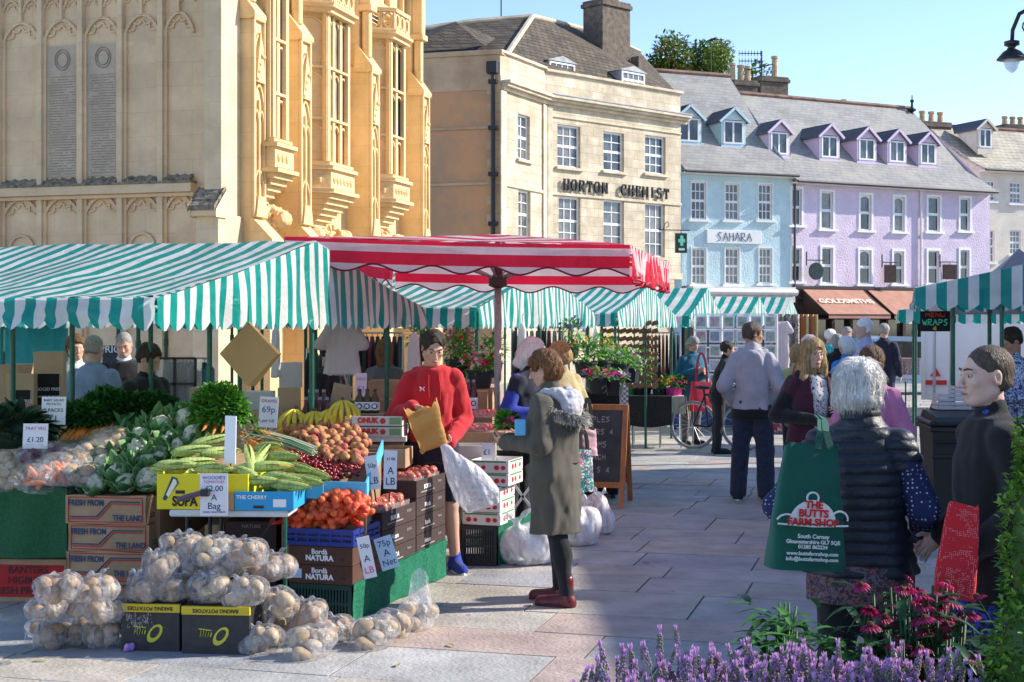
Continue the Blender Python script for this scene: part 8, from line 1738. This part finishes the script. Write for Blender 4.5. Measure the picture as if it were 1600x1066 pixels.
for i in range(10):
 t = thing('fruit_punnet', 'clear punnet of pink strawberries, %s row %s of the display' % (('front', 'upper')[i//5], ('far left', 'left', 'middle', 'right', 'far right')[i % 5]), 'punnet', (X(700+15*(i % 5), 10.95), 10.95+.12*(i//5), .94+.10*(i//5)), 0, 'strawberry punnets'); w_ = .072
 for k in range(12): o = link(strb, 'strawberry', t); o.location = (rr.uniform(.0, w_), rr.uniform(0, .10), .015+rr.random()*.035)
 b = MB(); b.add([(-.01, -.01, 0), (w_, -.01, 0), (w_, .11, 0), (-.01, .11, 0), (-.014, -.014, .06), (w_+.004, -.014, .06), (w_+.004, .114, .06), (-.014, .114, .06)], [(0, 1, 5, 4), (1, 2, 6, 5), (2, 3, 7, 6), (3, 0, 4, 7), (4, 5, 6, 7)]); b.build('tub', punnet, t)
o = carton('fruit_box', 'brown box under the strawberry punnets', 'box', (X(708, 10.9), 10.92, .837), 0, .48, .4, .10, board, open_=False); o = carton('fruit_box', 'pale cream box right of the red hoodie, below the punnets', 'box', (X(712, 10.6), 10.62, .70), 0, .30, .25, .16, on_w, board, open_=True)
card(753, 692, 769, 722, 10.4, [('£1', 1, None)], 'small white card standing on the tomato boxes', frame=False)
for i, (px, lab) in enumerate(((731, 'left'), (740, 'right'))): o = dup(btr, (X(px, 11.2), 11.2, 1.07), None, 'tall pale bottle behind the strawberries, '+lab, group='pale bottles')
# white carrier bags on the ground
for i, (px, py, sc, lab) in enumerate(((822, 886, (2.0, 1.6, 2.0), 'large bulging white carrier bag behind the legs of the olive parka woman'), (905, 856, (1.7, 1.5, 2.1), 'white carrier bag standing right of the olive parka'), (930, 838, (1.3, 1.2, 1.9), 'white carrier bag behind, touching the chalkboard'), (795, 880, (1.0, 1, 1.1), 'white carrier bag beside the green turf cloth'))):
 o = potato_bag(60+i, 5, .11, item=mat('bag_contents', (.6, .35, .4), .8, col2=(.6, .5, .45), vscale=9), ir=(.05, .04, .04), flm=film_w, name='carrier_bag', itname='contents', h=.012); d = F*CH/(py-HZ); o.location = (X(px, d), d+.12, 0); o.scale = sc; tag(o, lab, 'bag', 'white carrier bags on the ground')
# ---------------------------------------------------------------- chalkboard
wood = mat('wood_orange', (.42, .17, .06), .5, var=.25, vscale=14, stretch=(1, 1, .15)); slatec = mat('chalkboard', (.05, .055, .06), .8, var=.3, vscale=5)
ab = thing('chalkboard_sign', 'wooden A-frame chalkboard with white chalk prices', 'chalkboard', G(938, 790)+V3(0, .1, 0), -.22)
for sg in (-1, 1):
 q = lambda x, z, o=0: V3(x, sg*(.30*(1-z/.98)+.015)-(.0 if sg < 0 else 0)+o*sg, z); b = MB()
 for x in (-.26, .26): b.bar(q(x, 0), q(x, .98), .05, .025, up=(0, 1, 0))
 for z in (.22, .955): b.bar(q(-.235, z), q(.235, z), .025, .06, up=(0, 1, 0)) if False else b.bar(q(-.235, z), q(.235, z), .022, .055)
 b.build('frame', wood, ab); b = MB(); b.add([q(-.235, .25, .0), q(.235, .25, .0), q(.235, .93, .0), q(-.235, .93, .0)], [(0, 1, 2, 3)]); b.build('board', slatec, ab, solid=.006)
b = MB(); chalk = mat('chalk', (.32, .32, .31), .9)
for i, w_ in enumerate(('APPLES', 'PEARS 4', 'PLUMS', 'EACH', 'LEEKS 4')):
 n0 = len(b.v); strokes(w_, -.02+.02*(i % 2), .84-.12*i, .05, 0, b, .045, rr, .005)
 for j in range(n0, len(b.v)): x, y, z = b.v[j]; b.v[j] = (x, -(.30*(1-z/.98)+.015)-.008+y*.3, z)
b.build('chalk_writing', chalk, ab)
# ---------------------------------------------------------------- flower table
clot = mat('black_crochet', (.035, .032, .03), .9, var=.5, vscale=60, bump=2, bscale=120)
d = F*CH/(700-HZ); tx = X(975, d); ft = thing('trestle_table', 'folding table under a black patterned cloth with pots of flowers', 'table', (tx, d, 0), -.12); W_ = X(1068, d)-tx
b = MB(); b.b2((0, 0, .71), (W_, .75, .74)); b.build('table_top', offwhite, ft); [MB().tube([(x, y, 0), (x, y, .71)], .012, 6).build('leg', sil, ft) for x in (.12, W_-.04, W_*.6) for y in (.04, .7)]
t = thing('tablecloth', 'black lacy cloth hanging over the flower table', 'tablecloth', (tx, d, 0), -.12); b = MB(); b.grid(lambda u, v: (-.02+(W_*.82)*u, -.02-.02*math.sin(u*14)*v, .748-(.40+.05*math.sin(u*3)+(.25*(1-u*6) if u < .16 else 0))*v), 40, 6); b.add([(-.02, -.02, .749), (W_*.82, -.02, .749), (W_*.82, .76, .749), (-.02, .76, .749)], [(0, 1, 2, 3)]); b.grid(lambda u, v: (W_*.82+W_*.2*u+.02*v*math.sin(u*9), -.01+.02*math.sin(u*12)*v, .747-(.25-.0*u)*v), 12, 4, m=1); b.grid(lambda u, v: (W_+.03+.04*v, .76*u, .747-.42*v+.1*u*v), 12, 4, m=1); b.build('cloth', [clot, mat('sack_cloth', (.45, .38, .28), .9)], t, smooth=True)
t = thing('gingham_cloth', 'narrow strip of red and white check cloth beside the flower table', 'cloth', (X(970, 17), 17, 0)); b = MB()
for i in range(3):
 for j in range(14): b.add([(i*.03, 0, 1.05-.03*j), (i*.03+.03, 0, 1.05-.03*j), (i*.03+.03, 0, 1.02-.03*j), (i*.03, 0, 1.02-.03*j)], [(0, 1, 2, 3)], (i+j) % 2)
b.build('cloth', [M['awning_salmon'], white_card], t, solid=.002)
terr = mat('terracotta', (.42, .18, .08), .8, var=.1); tubm = mat('tub_dark', (.03, .035, .04), .6); FCOL = {'red': (.62, .02, .05), 'pink': (.75, .20, .36), 'white': (.8, .78, .74), 'yellow': (.80, .55, .04), 'purple': (.25, .08, .45), 'magenta': (.60, .02, .25), 'blue': (.2, .25, .6)}
fm = {k: mat('petal_'+k, v, .6, var=.15, trans=.25) for k, v in FCOL.items()}; gl_ = leafmats('pot_leaf', [(.14, .38, .06), (.22, .50, .09), (.08, .24, .04)], .45, .3)
def potplant(px, py, d, h_, w_, cols, lab, pot=tubm, seed=0, nl=140, nf=14, leafL=.07, ph=.14, fs=.022, z=None):
 t = thing('potted_plant', lab, 'plant', (X(px, d), d, Z(py, d) if z is None else z), 0, 'pots of flowers on the stalls'); rr = random.Random(seed+int(px)); b = MB(); b.lathe([(w_*.26, 0), (w_*.34, ph), (w_*.37, ph), (w_*.37, ph+.02), (.01, ph+.02)], n=12); b.build('pot', pot, t)
 c = V3(0, 0, ph+h_*.5); mb = MB()
 for k in range(nl): v = V3(rr.gauss(0, 1), rr.gauss(0, 1), rr.gauss(0, 1)).normalized(); p = c+V3(v.x*w_*.5, v.y*w_*.5, v.z*h_*.5)*rr.uniform(.4, 1); leaf(mb, p, v+V3(rr.gauss(0, .5), rr.gauss(0, .5), .5), V3(0, 0, 1), leafL*rr.uniform(.7, 1.3), leafL*.45, rr.randrange(3), .4, 3)
 for k in range(5): mb.tube([(0, 0, ph), c+V3(rr.gauss(0, w_*.2), rr.gauss(0, w_*.2), h_*.2)], .005, 4)
 mb.build('foliage', gl_, t, smooth=True)
 if cols:
  fb = MB()
  for k in range(nf):
   v = V3(rr.gauss(0, 1), rr.gauss(-.3, 1), abs(rr.gauss(.6, .8))).normalized(); p = c+V3(v.x*w_*.55, v.y*w_*.55, v.z*h_*.55); mi = rr.randrange(len(cols))
   for j in range(7): q = V3(rr.gauss(0, 1), rr.gauss(0, 1), rr.gauss(0, 1)).normalized(); leaf(fb, p, v*.6+q, v, fs*1.2, fs, mi, .2, 2)
  fb.build('flowers', [fm[k] for k in cols], t, smooth=True)
 return t
for a in ((1000, 622, 20.9, .66, .52, ['pink', 'white'], 'tall bright green plant with pale pink flowers on the black cloth table', tubm, 1, 420, 14), (1052, 623, 20.8, .2, .4, ['red', 'yellow', 'magenta'], 'pot of red and yellow flowers at the right of the black cloth table', mat('tub_pink', (.6, .03, .25), .5), 2, 160, 26), (1030, 624, 20.8, .15, .3, ['magenta', 'yellow'], 'small pot of magenta flowers in the middle of the table', tubm, 3, 90, 16), (982, 623, 20.8, .16, .26, ['white'], 'small green pot plant at the left of the table', mat('tub_green', (.1, .4, .08), .5), 4, 90, 5),
 (716, 590, 12.6, .24, .34, ['red', 'pink', 'magenta'], 'big vase of red lilies behind the man in red', tubm, 5, 170, 14), (750, 607, 12.4, .16, .34, ['white', 'pink', 'red'], 'low bouquet of mixed roses left of the silver pole', tubm, 6, 120, 34), (722, 560, 13.6, .2, .3, ['pink'], 'pink bouquet behind the lilies', tubm, 7, 80, 26),
 (915, 590, 14.6, .26, .34, ['red', 'yellow'], 'dense pot of green leaves with red buds in the flower stall', tubm, 8, 150, 9), (940, 588, 14.8, .3, .3, ['pink', 'yellow'], 'lily plant with pink buds beside the stall post', tubm, 9, 120, 7), (965, 592, 15.0, .2, .36, ['yellow', 'white'], 'yellow green bouquet on the flower stall', tubm, 10, 200, 20), (893, 560, 15.5, .3, .26, ['purple', 'blue'], 'purple flowers in a tall zinc pot', tubm, 11, 120, 22), (933, 615, 14.4, .1, .3, ['pink', 'purple', 'red'], 'row of pink and purple bouquets low in the stall', tubm, 12, 60, 34), (960, 618, 14.5, .1, .3, ['magenta', 'white', 'purple'], 'low tray of magenta and white bedding flowers', tubm, 13, 60, 34), (985, 598, 15.4, .16, .3, ['pink', 'white'], 'pink and white daisies by the tall plant', tubm, 14, 90, 24), (672-15, 565, 13.8, .2, .3, ['white'], 'white bouquet half hidden by the red hoodie', tubm, 15, 80, 12), (770, 590, 14.5, .3, .3, ['magenta'], 'dark foliage pot behind the navy gilet', tubm, 16, 160, 4)): potplant(*a)
# counters for the flower stalls
def counter(px0, px1, py, d, dep, m, lab, py2=None, m2=None):
 t = thing('market_counter', lab, 'counter', (X(px0, d), d, 0), -.1); w_ = X(px1, d)-X(px0, d); z = Z(py, d); b = MB(); b.grid(lambda u, v: (w_*u, -.01+.012*math.sin(u*20*w_)*v, z-(z-.05)*v), int(20*w_)+4, 4); b.add([(0, -.01, z), (w_, -.01, z), (w_, dep, z), (0, dep, z)], [(0, 1, 2, 3)]); b.add([(w_, 0, 0.05), (w_, dep, .05), (w_, dep, z), (w_, 0, z)], [(0, 1, 2, 3)]); b.add([(0, 0, 0.05), (0, dep, .05), (0, dep, z), (0, 0, z)], [(0, 3, 2, 1)]); b.build('counter_cloth', m, t, smooth=False); [MB().b2((x-.02, y-.02, 0), (x+.02, y+.02, z-.01)).build('leg', black_m, t) for x in (.05, w_-.05) for y in (.05, dep-.05)]; return t
counter(892, 968, 612, 15.0, 1.0, clot, 'dark counter of the flower stall behind the chalkboard'); counter(690, 770, 608, 12.3, .9, board, 'brown box counter under the lilies'); counter(905, 965, 640, 14.4, .4, blackc, 'black front screen of the flower stall')
# ---------------------------------------------------------------- bicycle / wheelchair
bk = thing('bicycle', 'silver bicycle parked beside the woman in teal', 'bicycle', (X(1118, 20.2), 20.2, 0), -.35); b = MB()
for cx_, r in ((-.32, .33), (.42, .33)):
 w_ = MB(); pts = [(cx_+r*math.cos(k*math.tau/28), 0, r+.01+r*math.sin(k*math.tau/28)) for k in range(29)]; w_.tube(pts, .018, 6); 
 wo_ = w_.build('wheel', mat('tyre_grey', (.25, .25, .26), .6), bk, smooth=True); s_ = MB(); [s_.tube([(cx_, 0, r+.01), (cx_+r*math.cos(k*math.tau/16), 0, r+.01+r*math.sin(k*math.tau/16))], .003, 3) for k in range(16)]; s_.tube([(cx_+(r-.025)*math.cos(k*math.tau/28), 0, r+.01+(r-.025)*math.sin(k*math.tau/28)) for k in range(29)], .009, 5); s_.build('rim', M['alu'], wo_)
for p0, p1 in (((-.32, 0, .34), (-.15, 0, .78)), ((-.15, 0, .78), (.3, 0, .72)), ((-.1, 0, .32), (.3, 0, .68)), ((-.32, 0, .34), (-.1, 0, .32)), ((-.1, 0, .32), (-.17, 0, .85)), ((.42, 0, .34), (.28, 0, .92))): b.tube([p0, p1], .016, 6)
b.tube([(.28, -.25, .95), (.28, 0, .92), (.28, .25, .95)], .014, 6); b.build('frame', mat('bike_black', (.02, .02, .03), .4), bk); b = MB(); b.ball((-.18, 0, .88), (.13, .07, .03), 10); b.build('saddle', black_m, bk)
# ---------------------------------------------------------------- racks of cards, prints and clothes in the far stalls
pics = [mat('print_pic%d' % i, a, .5, col2=c, vscale=14) for i, (a, c) in enumerate((((.1, .2, .35), (.5, .5, .5)), ((.15, .3, .2), (.6, .55, .5)), ((.25, .25, .3), (.6, .6, .6)), ((.5, .2, .25), (.6, .6, .55))))]
ck = thing('card_rack', 'tall white rack of framed prints and cards behind the grey hoodie', 'display rack', (X(1118, 23.5), 23.5, 0), -.2); b = MB(); [b.tube([(x, 0, 0), (x, .3*0, 1.95)], .015, 5) for x in (-.35, .1, .55, 1.0)]; [b.tube([(-.35, 0, z), (1.0, 0, z)], .01, 5) for z in (.5, .8, 1.1, 1.4, 1.7, 1.95)]; b.build('rack_frame', white_p, ck)
for i in range(6):
 for j in range(6):
  b = MB(); x, z = -.33+.225*i, .52+.24*j; b.b2((x, -.03, z), (x+.19, -.02, z+.21)); o = b.build('card', white_card, ck); q = MB(); q.b2((x+.025, -.036, z+.03), (x+.165, -.0305, z+.18)); q.build('picture', pics[rr.randrange(4)], o)
gcol = [fab('garment_%d' % i, c, .15, 10) for i, c in enumerate(((.03, .03, .05), (.30, .05, .10), (.05, .12, .30), (.45, .42, .40), (.10, .10, .11), (.5, .10, .08), (.02, .20, .22), (.65, .63, .60)))]
def rail(px0, px1, pyt, d, lab, n, cols, ln=.7, rz=-.1, z=None):
 t = thing('clothes_rail', lab, 'clothes rail', (X(px0, d), d, 0), rz); w_ = X(px1, d)-X(px0, d); zt = Z(pyt, d); b = MB(); b.tube([(0, 0, zt), (w_, 0, zt)], .012, 6); [b.tube([(x, y, 0), (x, 0, zt)], .012, 6) for x in (0, w_) for y in (-.2, .2)]; b.build('rail_frame', M['alu'], t)
 for i in range(n):
  x = w_*(i+.5)/n; m_ = gcol[cols[i % len(cols)]]; l_ = ln*rr.uniform(.8, 1.1); b = MB(); hw = w_/n*.55; b.grid(lambda u, v: (x+(hw*(.55+.5*v))*math.cos(math.tau*u), (.19*(min(1, v*6+.15)))*math.sin(math.tau*u)*(1+.12*math.sin(u*40)), zt-.04-l_*v), 16, 6); o = b.build('garment', m_, t, smooth=True); b = MB(); b.tube([(x, 0, zt+.01), (x, 0, zt-.05)], .004, 4); b.build('hanger', black_m, o)
rail(262, 330, 560, 14.6, 'rail of small blue and dark clothes behind the stall', 12, (0, 2, 4, 6, 1, 2, 0, 7), .45); rail(1010, 1062, 520, 22.5, 'rail of dark and maroon jackets in the far stall', 9, (0, 1, 4, 0, 5), .85); rail(1150, 1215, 512, 26, 'rail of pale blouses and scarves behind the grey hoodie', 8, (3, 7, 5, 6, 3), .9); rail(560, 630, 520, 15.5, 'rail of dark coats behind the brown bobbed woman', 8, (0, 4, 1, 0), .9); rail(800, 880, 512, 17.5, 'rail of brown and black clothes beyond the gilet', 9, (4, 0, 1, 3), .9); rail(480, 545, 545, 14.8, 'rail of black and red garments by the church', 7, (0, 5, 4), .6)
def panel(px0, py0, px1, py1, d, m, lab, nm='display_board', cat='display', rz=0, th=.03, ink=None):
 w_ = X(px1, d)-X(px0, d); z0, z1 = Z(py1, d), Z(py0, d); t = thing(nm, lab, cat, (X(px0, d), d, z0), rz); b = MB(); b.b2((0, 0, 0), (w_, th, z1-z0)); b.build('panel', m, t, bevel=.004)
 if ink:
  for i, q in enumerate(ink[0]): text(q, ink[1], ink[2], t, (w_/2, -.004, (z1-z0)*(.80-.26*i)), bold=.001)
 return t
kraft = mat('kraft_paper', (.45, .32, .20), .8, var=.1, vscale=4)
for (q, lab) in (((52, 550, 98, 640, 11.2), 'tall brown paper sack with a black printed panel'), ((10, 585, 52, 650, 11.0), 'shorter brown paper sack at the far left')):
 t = panel(*q, kraft, lab, 'paper_sack', 'paper sack', .1, .12); b = MB(); w_ = X(q[2], q[4])-X(q[0], q[4]); h_ = (q[3]-q[1])/F*q[4]; b.b2((w_*.14, -.006, h_*.08), (w_*.86, -.002, h_*.62)); b.build('black_label', blackc, t); text('GOOD FREE', .035, white_card, t, (w_/2, -.009, h_*.35)); text('RANGE TURKEY', .026, white_card, t, (w_/2, -.009, h_*.22))
panel(22, 630, 50, 664, 10.3, mat('pink_card', (.62, .25, .2), .8), 'salmon pink card standing behind the dark leaves')
panel(0, 570, 30, 650, 12.4, board, 'stack of pale cardboard at the far left edge', 'produce_box', 'box', 0, .4)
panel(160, 540, 196, 572, 14.2, slatec, 'blackboard reading APRICOT behind the bearded man', 'chalkboard_sign', 'chalkboard', 0, .02, (('APRICOT',), .10, white_card))
panel(436, 566, 472, 606, 12.6, offwhite, 'cream framed print with a twig drawing', rz=.1); panel(380, 612, 424, 652, 11.2, mat('card_white2', (.66, .66, .64), .7), 'white box printed with a grey ring behind the carrots', 'produce_box', 'box', 0, .2)
panel(296, 606, 330, 640, 10.6, kraft, 'brown card box right of the man in black', 'produce_box', 'box', 0, .2)
for q in ((575, 595, 620, 625, 11.6), (585, 625, 640, 655, 11.3), (700, 612, 762, 640, 11.9)): panel(*q, board, 'open brown cardboard box %s' % {575: 'behind the narrow pink card', 585: 'behind the jars', 700: 'under the bouquets beside the red hoodie'}[q[0]], 'produce_box', 'box', 0, .3)
gcab = thing('glass_cabinet', 'glass display cabinet with a black frame behind the man in black', 'cabinet', (X(240, 12.2), 12.2, 0), 0); b = MB()
for x in (0, .18, .36): b.bar((x, 0, .6), (x, 0, Z(560, 12.2)), .02)
for z in (.6, Z(600, 12.2), Z(560, 12.2)): b.bar((0, 0, z), (.36, 0, z), .02)
b.build('cabinet_frame', black_m, gcab); b = MB(); b.b2((.01, .01, .6), (.35, .3, Z(562, 12.2))); b.build('glass', mat('cabinet_glass', (.3, .32, .32), .1, alpha=.5), gcab)
# hanging garments
def garment(px0, py0, px1, py1, d, m, lab, sleeves=True, rz=0):
 w_ = (px1-px0)/F*d; h_ = (py1-py0)/F*d; t = thing('hanging_shirt' if sleeves else 'hanging_dress', lab, 'garment', (X((px0+px1)/2, d), d, Z(py0, d)), rz); S = SDF((-w_, -.1, -h_-.03), (w_, .1, .05), .012); S.rev([(-h_, 0, 0, w_*.46, .04), (-h_*.5, 0, 0, w_*.36, .035), (-.1, 0, 0, w_*.33, .03), (-.02, 0, 0, w_*.15, .02)], .03)
 if sleeves: [S.cone((q*w_*.28, 0, -.07), (q*w_*.52, 0, -.20), .04, .045, .03) for q in (-1, 1)]
 S.build('cloth', m, t, disp=lambda V, N: .010*fbm(V*np.array([22, 22, 5]), 2), smooth=1); b = MB(); b.tube([(0, 0, -.03), (0, 0, .04), (.015, 0, .06)], .003, 4); b.build('hanger', black_m, t)
whm = mat('white_cotton', (.74, .66, .67), .8, trans=.3, var=.05)
garment(500, 500, 568, 586, 11.3, whm, 'pale pink white t-shirt hanging under the striped gable'); garment(634, 514, 660, 585, 12.4, mat('white_dress', (.82, .82, .82), .8, trans=.3), 'long white dress hanging behind the red hoodie', False); garment(422, 500, 440, 590, 12.6, M['white_dress'], 'narrow white cloth hanging behind the brown paper bags', False); garment(806, 500, 826, 570, 14.5, M['white_dress'], 'white dress hanging above the white-haired woman', False); garment(1208, 500, 1236, 578, 25, whm, 'white blouse hanging at the corner of the far stall'); garment(925, 505, 937, 545, 17, M['white_dress'], 'small white garment hanging in the flower stall', False)
t = thing('shawl_stand', 'bark-like grey mottled shawls hanging at the last green stall', 'shawls', (X(1222, 29), 29, 0)); b = MB(); b.grid(lambda u, v: (-.28+.62*u, .05*math.sin(u*25), 2.0-1.35*v), 40, 6); b.build('shawl', patmat('mottled', (.30, .27, .22), [(.06, .055, .05), (.5, .46, .4)], 9, .53), t, smooth=True, solid=.02)
t = thing('scarf_rail', 'orange and gold scarves hanging at the edge of the last green stall', 'scarves', (X(1240, 30), 30, 0)); b = MB(); b.grid(lambda u, v: (.5*u, .04*math.sin(u*30), 2.0-1.0*v), 30, 4, lambda i, j: (i//4) % 3); b.build('scarf', [mat('scarf_a', (.6, .3, .08), .8), mat('scarf_b', (.65, .5, .25), .8), mat('scarf_c', (.35, .12, .05), .8)], t, smooth=True, solid=.01)
t = thing('stone_pile', 'shelves of stacked brown baskets behind the flower stall', 'baskets', (X(938, 20), 20, 0)); b = MB()
for i in range(9):
 for j in range(9): b.tube([(.0+.09*i, 0, .9+.11*j), (.09+.09*i, -.03*(i % 2), .93+.11*j)], .035, 6)
b.build('basket_weave', mat('basket', (.22, .12, .06), .9, var=.4, vscale=20), t)
counter(1190, 1252, 580, 23, 1.0, patmat('red_check', (.30, .03, .06), [(.55, .5, .5)], 14, .55), 'red patterned stall counter beyond the grey hoodie'); counter(640, 700, 600, 15, .8, offwhite, 'pale counter behind the red hoodie'); counter(1050, 1185, 600, 24, .9, gcol[2], 'blue covered counter in front of the card rack')
# ---------------------------------------------------------------- right-hand side: trailer, sign, bins, table, car
dT = 27; x0 = X(1441, dT); tr_ = thing('catering_trailer', 'white box trailer with a red triangle reflector behind the wraps stall', 'trailer', (x0, dT, 0), -.29); b = MB(); b.b2((0, 0, .42), (3.2, 4.0, 2.35)); b.build('body', mat('trailer_white', (.74, .75, .78), .4, var=.04, vscale=2), tr_, bevel=.03); b = MB(); b.b2((-.02, -.03, .36), (3.22, -.002, .44)); b.b2((-.02, -.02, .44), (.05, .02, 2.3)); b.build('trim', M['alu'], tr_)
cx_ = X(1461, dT)-x0; b = MB(); b.prism([(cx_-.10, Z(588, dT)), (cx_+.10, Z(588, dT)), (cx_, Z(574, dT))], 'y', -.03, -.003); b.build('triangle_reflector', mat('reflector', (.55, .01, .02), .3), tr_); b = MB(); b.b2((cx_-.18, -.035, Z(601, dT)), (cx_+.2, -.003, Z(594, dT))); b.build('tail_light', M['reflector'], tr_)
for x in (.4, 2.8): b = MB(); b.T = Matrix.Translation((x, .9, .3)) @ Matrix.Rotation(math.pi/2, 4, 'Y'); b.lathe([(.1, -.1), (.28, -.1), (.3, -.05), (.3, .05), (.28, .1), (.1, .1)], n=20); b.build('wheel', black_m, tr_)
sg = thing('menu_board', 'black board with green chalk lettering WRAPS hanging at the stall front', 'menu board', P(1461, 503, 13.3), -.2); b = MB(); b.b2((-.135, -.012, -.09), (.135, .012, .10)); b.build('board', blackc, sg); b = MB(); strokes('WRAPS', 0, -.005, .055, -.016, b, .048, rr, .007); b.build('lettering', mat('chalk_green', (.1, .6, .35), .8), sg); b = MB(); strokes('MENU', 0, .065, .035, -.016, b, .045, rr, .006); b.build('red_lettering', mat('chalk_red', (.6, .05, .04), .8), sg); b = MB(); strokes('4', 0, -.06, .04, -.016, b, .05, rr, .008); b.build('yellow_lettering', fm['yellow'], sg)
for i, (px, d, lab) in enumerate(((1457, 11.7, 'black wheelie bin beside the woman in the black cardigan'), (1470, 12.7, 'second black wheelie bin behind the first'))):
 t = thing('wheelie_bin', lab, 'bin', (X(px, d), d, 0), -.12, 'black wheelie bins'); b = MB(); b.add([(.03, .04, .08), (.52, .04, .08), (.52, .60, .08), (.03, .60, .08), (0, 0, .93), (.56, 0, .93), (.56, .70, .93), (0, .70, .93)], [(0, 1, 5, 4), (1, 2, 6, 5), (2, 3, 7, 6), (3, 0, 4, 7), (3, 2, 1, 0)]); b.b2((-.02, -.03, .88), (.58, .72, .925)); b.b2((.0, -.0, .66), (.56, .02, .70)); b.build('bin_body', black_p, t, bevel=.012); b = MB(); b.b2((-.03, -.05, .93), (.59, .70, .97)); b.prism([(-.05, .965), (.70, .965), (.6, 1.02), (.05, 1.0)], 'x', .02, .54); b.build('lid', black_p, t, bevel=.015)
 b = MB(); b.tube([(.03, -.06, .80), (.53, -.06, .80)], .014, 6); b.build('handle', black_p, t)
 for x in (-.02, .54): b = MB(); b.T = Matrix.Translation((x, .1, .11)) @ Matrix.Rotation(math.pi/2, 4, 'Y'); b.lathe([(.02, -.02), (.10, -.02), (.11, 0), (.10, .02), (.02, .02)], n=16); b.build('wheel', black_m, t)
counter(1470, 1600, 660, 13.4, .9, M['plant_leaf_2'], 'dark green counter of the wraps stall')
tray = mat('egg_tray', (.70, .66, .66), .6, var=.1, alpha=.75)
for i in range(10):
 z = 1.02+.035*i if i < 4 else 1.02+.035*(i-4); px = 1466 if i < 4 else 1492; t = thing('food_tray', 'shallow clear food tray, %s in the %s stack by the bins' % (('lowest', 'second', 'third', 'fourth', 'fifth', 'top')[i if i < 4 else i-4], ('short left', 'tall right')[i > 3]), 'tray', (X(px, 12.5), 12.5, z), 0, 'stacked clear food trays'); b = MB(); b.b2((0, 0, 0), (.15, .2, .004)); [b.b2((x, 0, .004), (x+.004, .2, .03)) for x in (0, .146)]; b.b2((0, 0, .004), (.15, .004, .03)); b.build('tray_body', tray, t)
dk_ = 26; t = thing('trestle_table', 'folding table with a green checked cloth and woollen socks', 'table', (X(1388, dk_), dk_, 0)); w_ = X(1436, dk_)-X(1388, dk_); b = MB(); b.b2((0, 0, .74), (w_, .7, .77)); b.build('table_top', patmat('green_check', (.35, .5, .3), [(.7, .75, .65)], 16, .5), t); [MB().tube([(x, y, 0), (x, y, .74)], .014, 6).build('leg', black_m, t) for x in (.08, w_-.08) for y in (.05, .6)]
kn = patmat('knit', (.32, .28, .27), [(.55, .5, .45), (.25, .06, .1)], 20, .52)
for i, (px, py, pw, ph_) in enumerate(((1388, 570, 24, 30), (1413, 566, 24, 34))): panel(px, py-6, px+pw, py+ph_-14, 25.9, kn, 'pile of patterned woollen socks, %s on the green checked table' % ('left', 'right')[i], 'knitwear_pile', 'knitwear', 0, .35)
for i in range(14): x = X(1392+10*(i % 6), 25.6); t = thing('jar_pack', 'pack of jars on the ground under the sock table, %s' % (('front', 'second', 'third')[i//6]+' row '+('one', 'two', 'three', 'four', 'five', 'six')[i % 6]+' from the left'), 'jars', (x, 25.4+.02*i, .12*(i//6)), 0, 'packs of jars under the sock table'); b = MB(); b.b2((0, 0, 0), (.11, .2, .11)); b.build('pack', pics[3] if i % 2 else pics[2], t, bevel=.006)
dV = 37; cr = thing('parked_car', 'pale blue car partly hidden behind the sock table', 'car', (X(1412, dV), dV, 0), .1); cb_ = mat('car_paint', (.30, .42, .55), .3, coat=.6)
prof = [(-2.1, .35), (2.1, .35), (2.15, .75), (1.3, .9), (.75, 1.4), (-.9, 1.45), (-1.7, .95), (-2.15, .85)]; b = MB(); b.prism(prof, 'y', -.8, .8); b.build('body', cb_, cr, bevel=.06); b = MB(); b.prism([(1.15, .93), (.70, 1.34), (-.85, 1.38), (-1.5, .97)], 'y', -.815, .815); b.build('window', glass_m, cr)
for x in (-1.35, 1.35):
 for y in (-.8, .62): b = MB(); b.T = Matrix.Translation((x, y, .32)) @ Matrix.Rotation(-math.pi/2, 4, 'X'); b.lathe([(.1, 0), (.3, 0), (.32, .05), (.32, .15), (.1, .18)], n=18); b.build('wheel', black_m, cr)
# litter: leaves, gum
lf = MB(); leaf(lf, V3(0, 0, 0), V3(1, 0, .05), V3(0, 0, 1), .07, .03, 0, .1, 3); lm_ = lf.mesh([mat('dry_leaf', (.30, .28, .10), .8, var=.3)], True)
for i, (px, py, lab) in enumerate(((52, 1036, 'pale leaf scrap on the paving left of the potato bags'), (128, 1016, 'yellow green leaf scrap by the left bags'), (1015, 882, 'small scrap on the paving right of the boots'), (1075, 1020, 'tiny leaf near the lavender'), (700, 1010, 'brown leaf right of the leek bag'), (960, 760, 'leaf scrap by the chalkboard'), (620, 1045, 'leaf scrap in front of the bags'))): o = link(lm_, 'leaf_scrap'); o.location = G(px, py)+V3(0, 0, .013); o.rotation_euler = (0, 0, i*1.3); tag(o, lab, 'leaf')
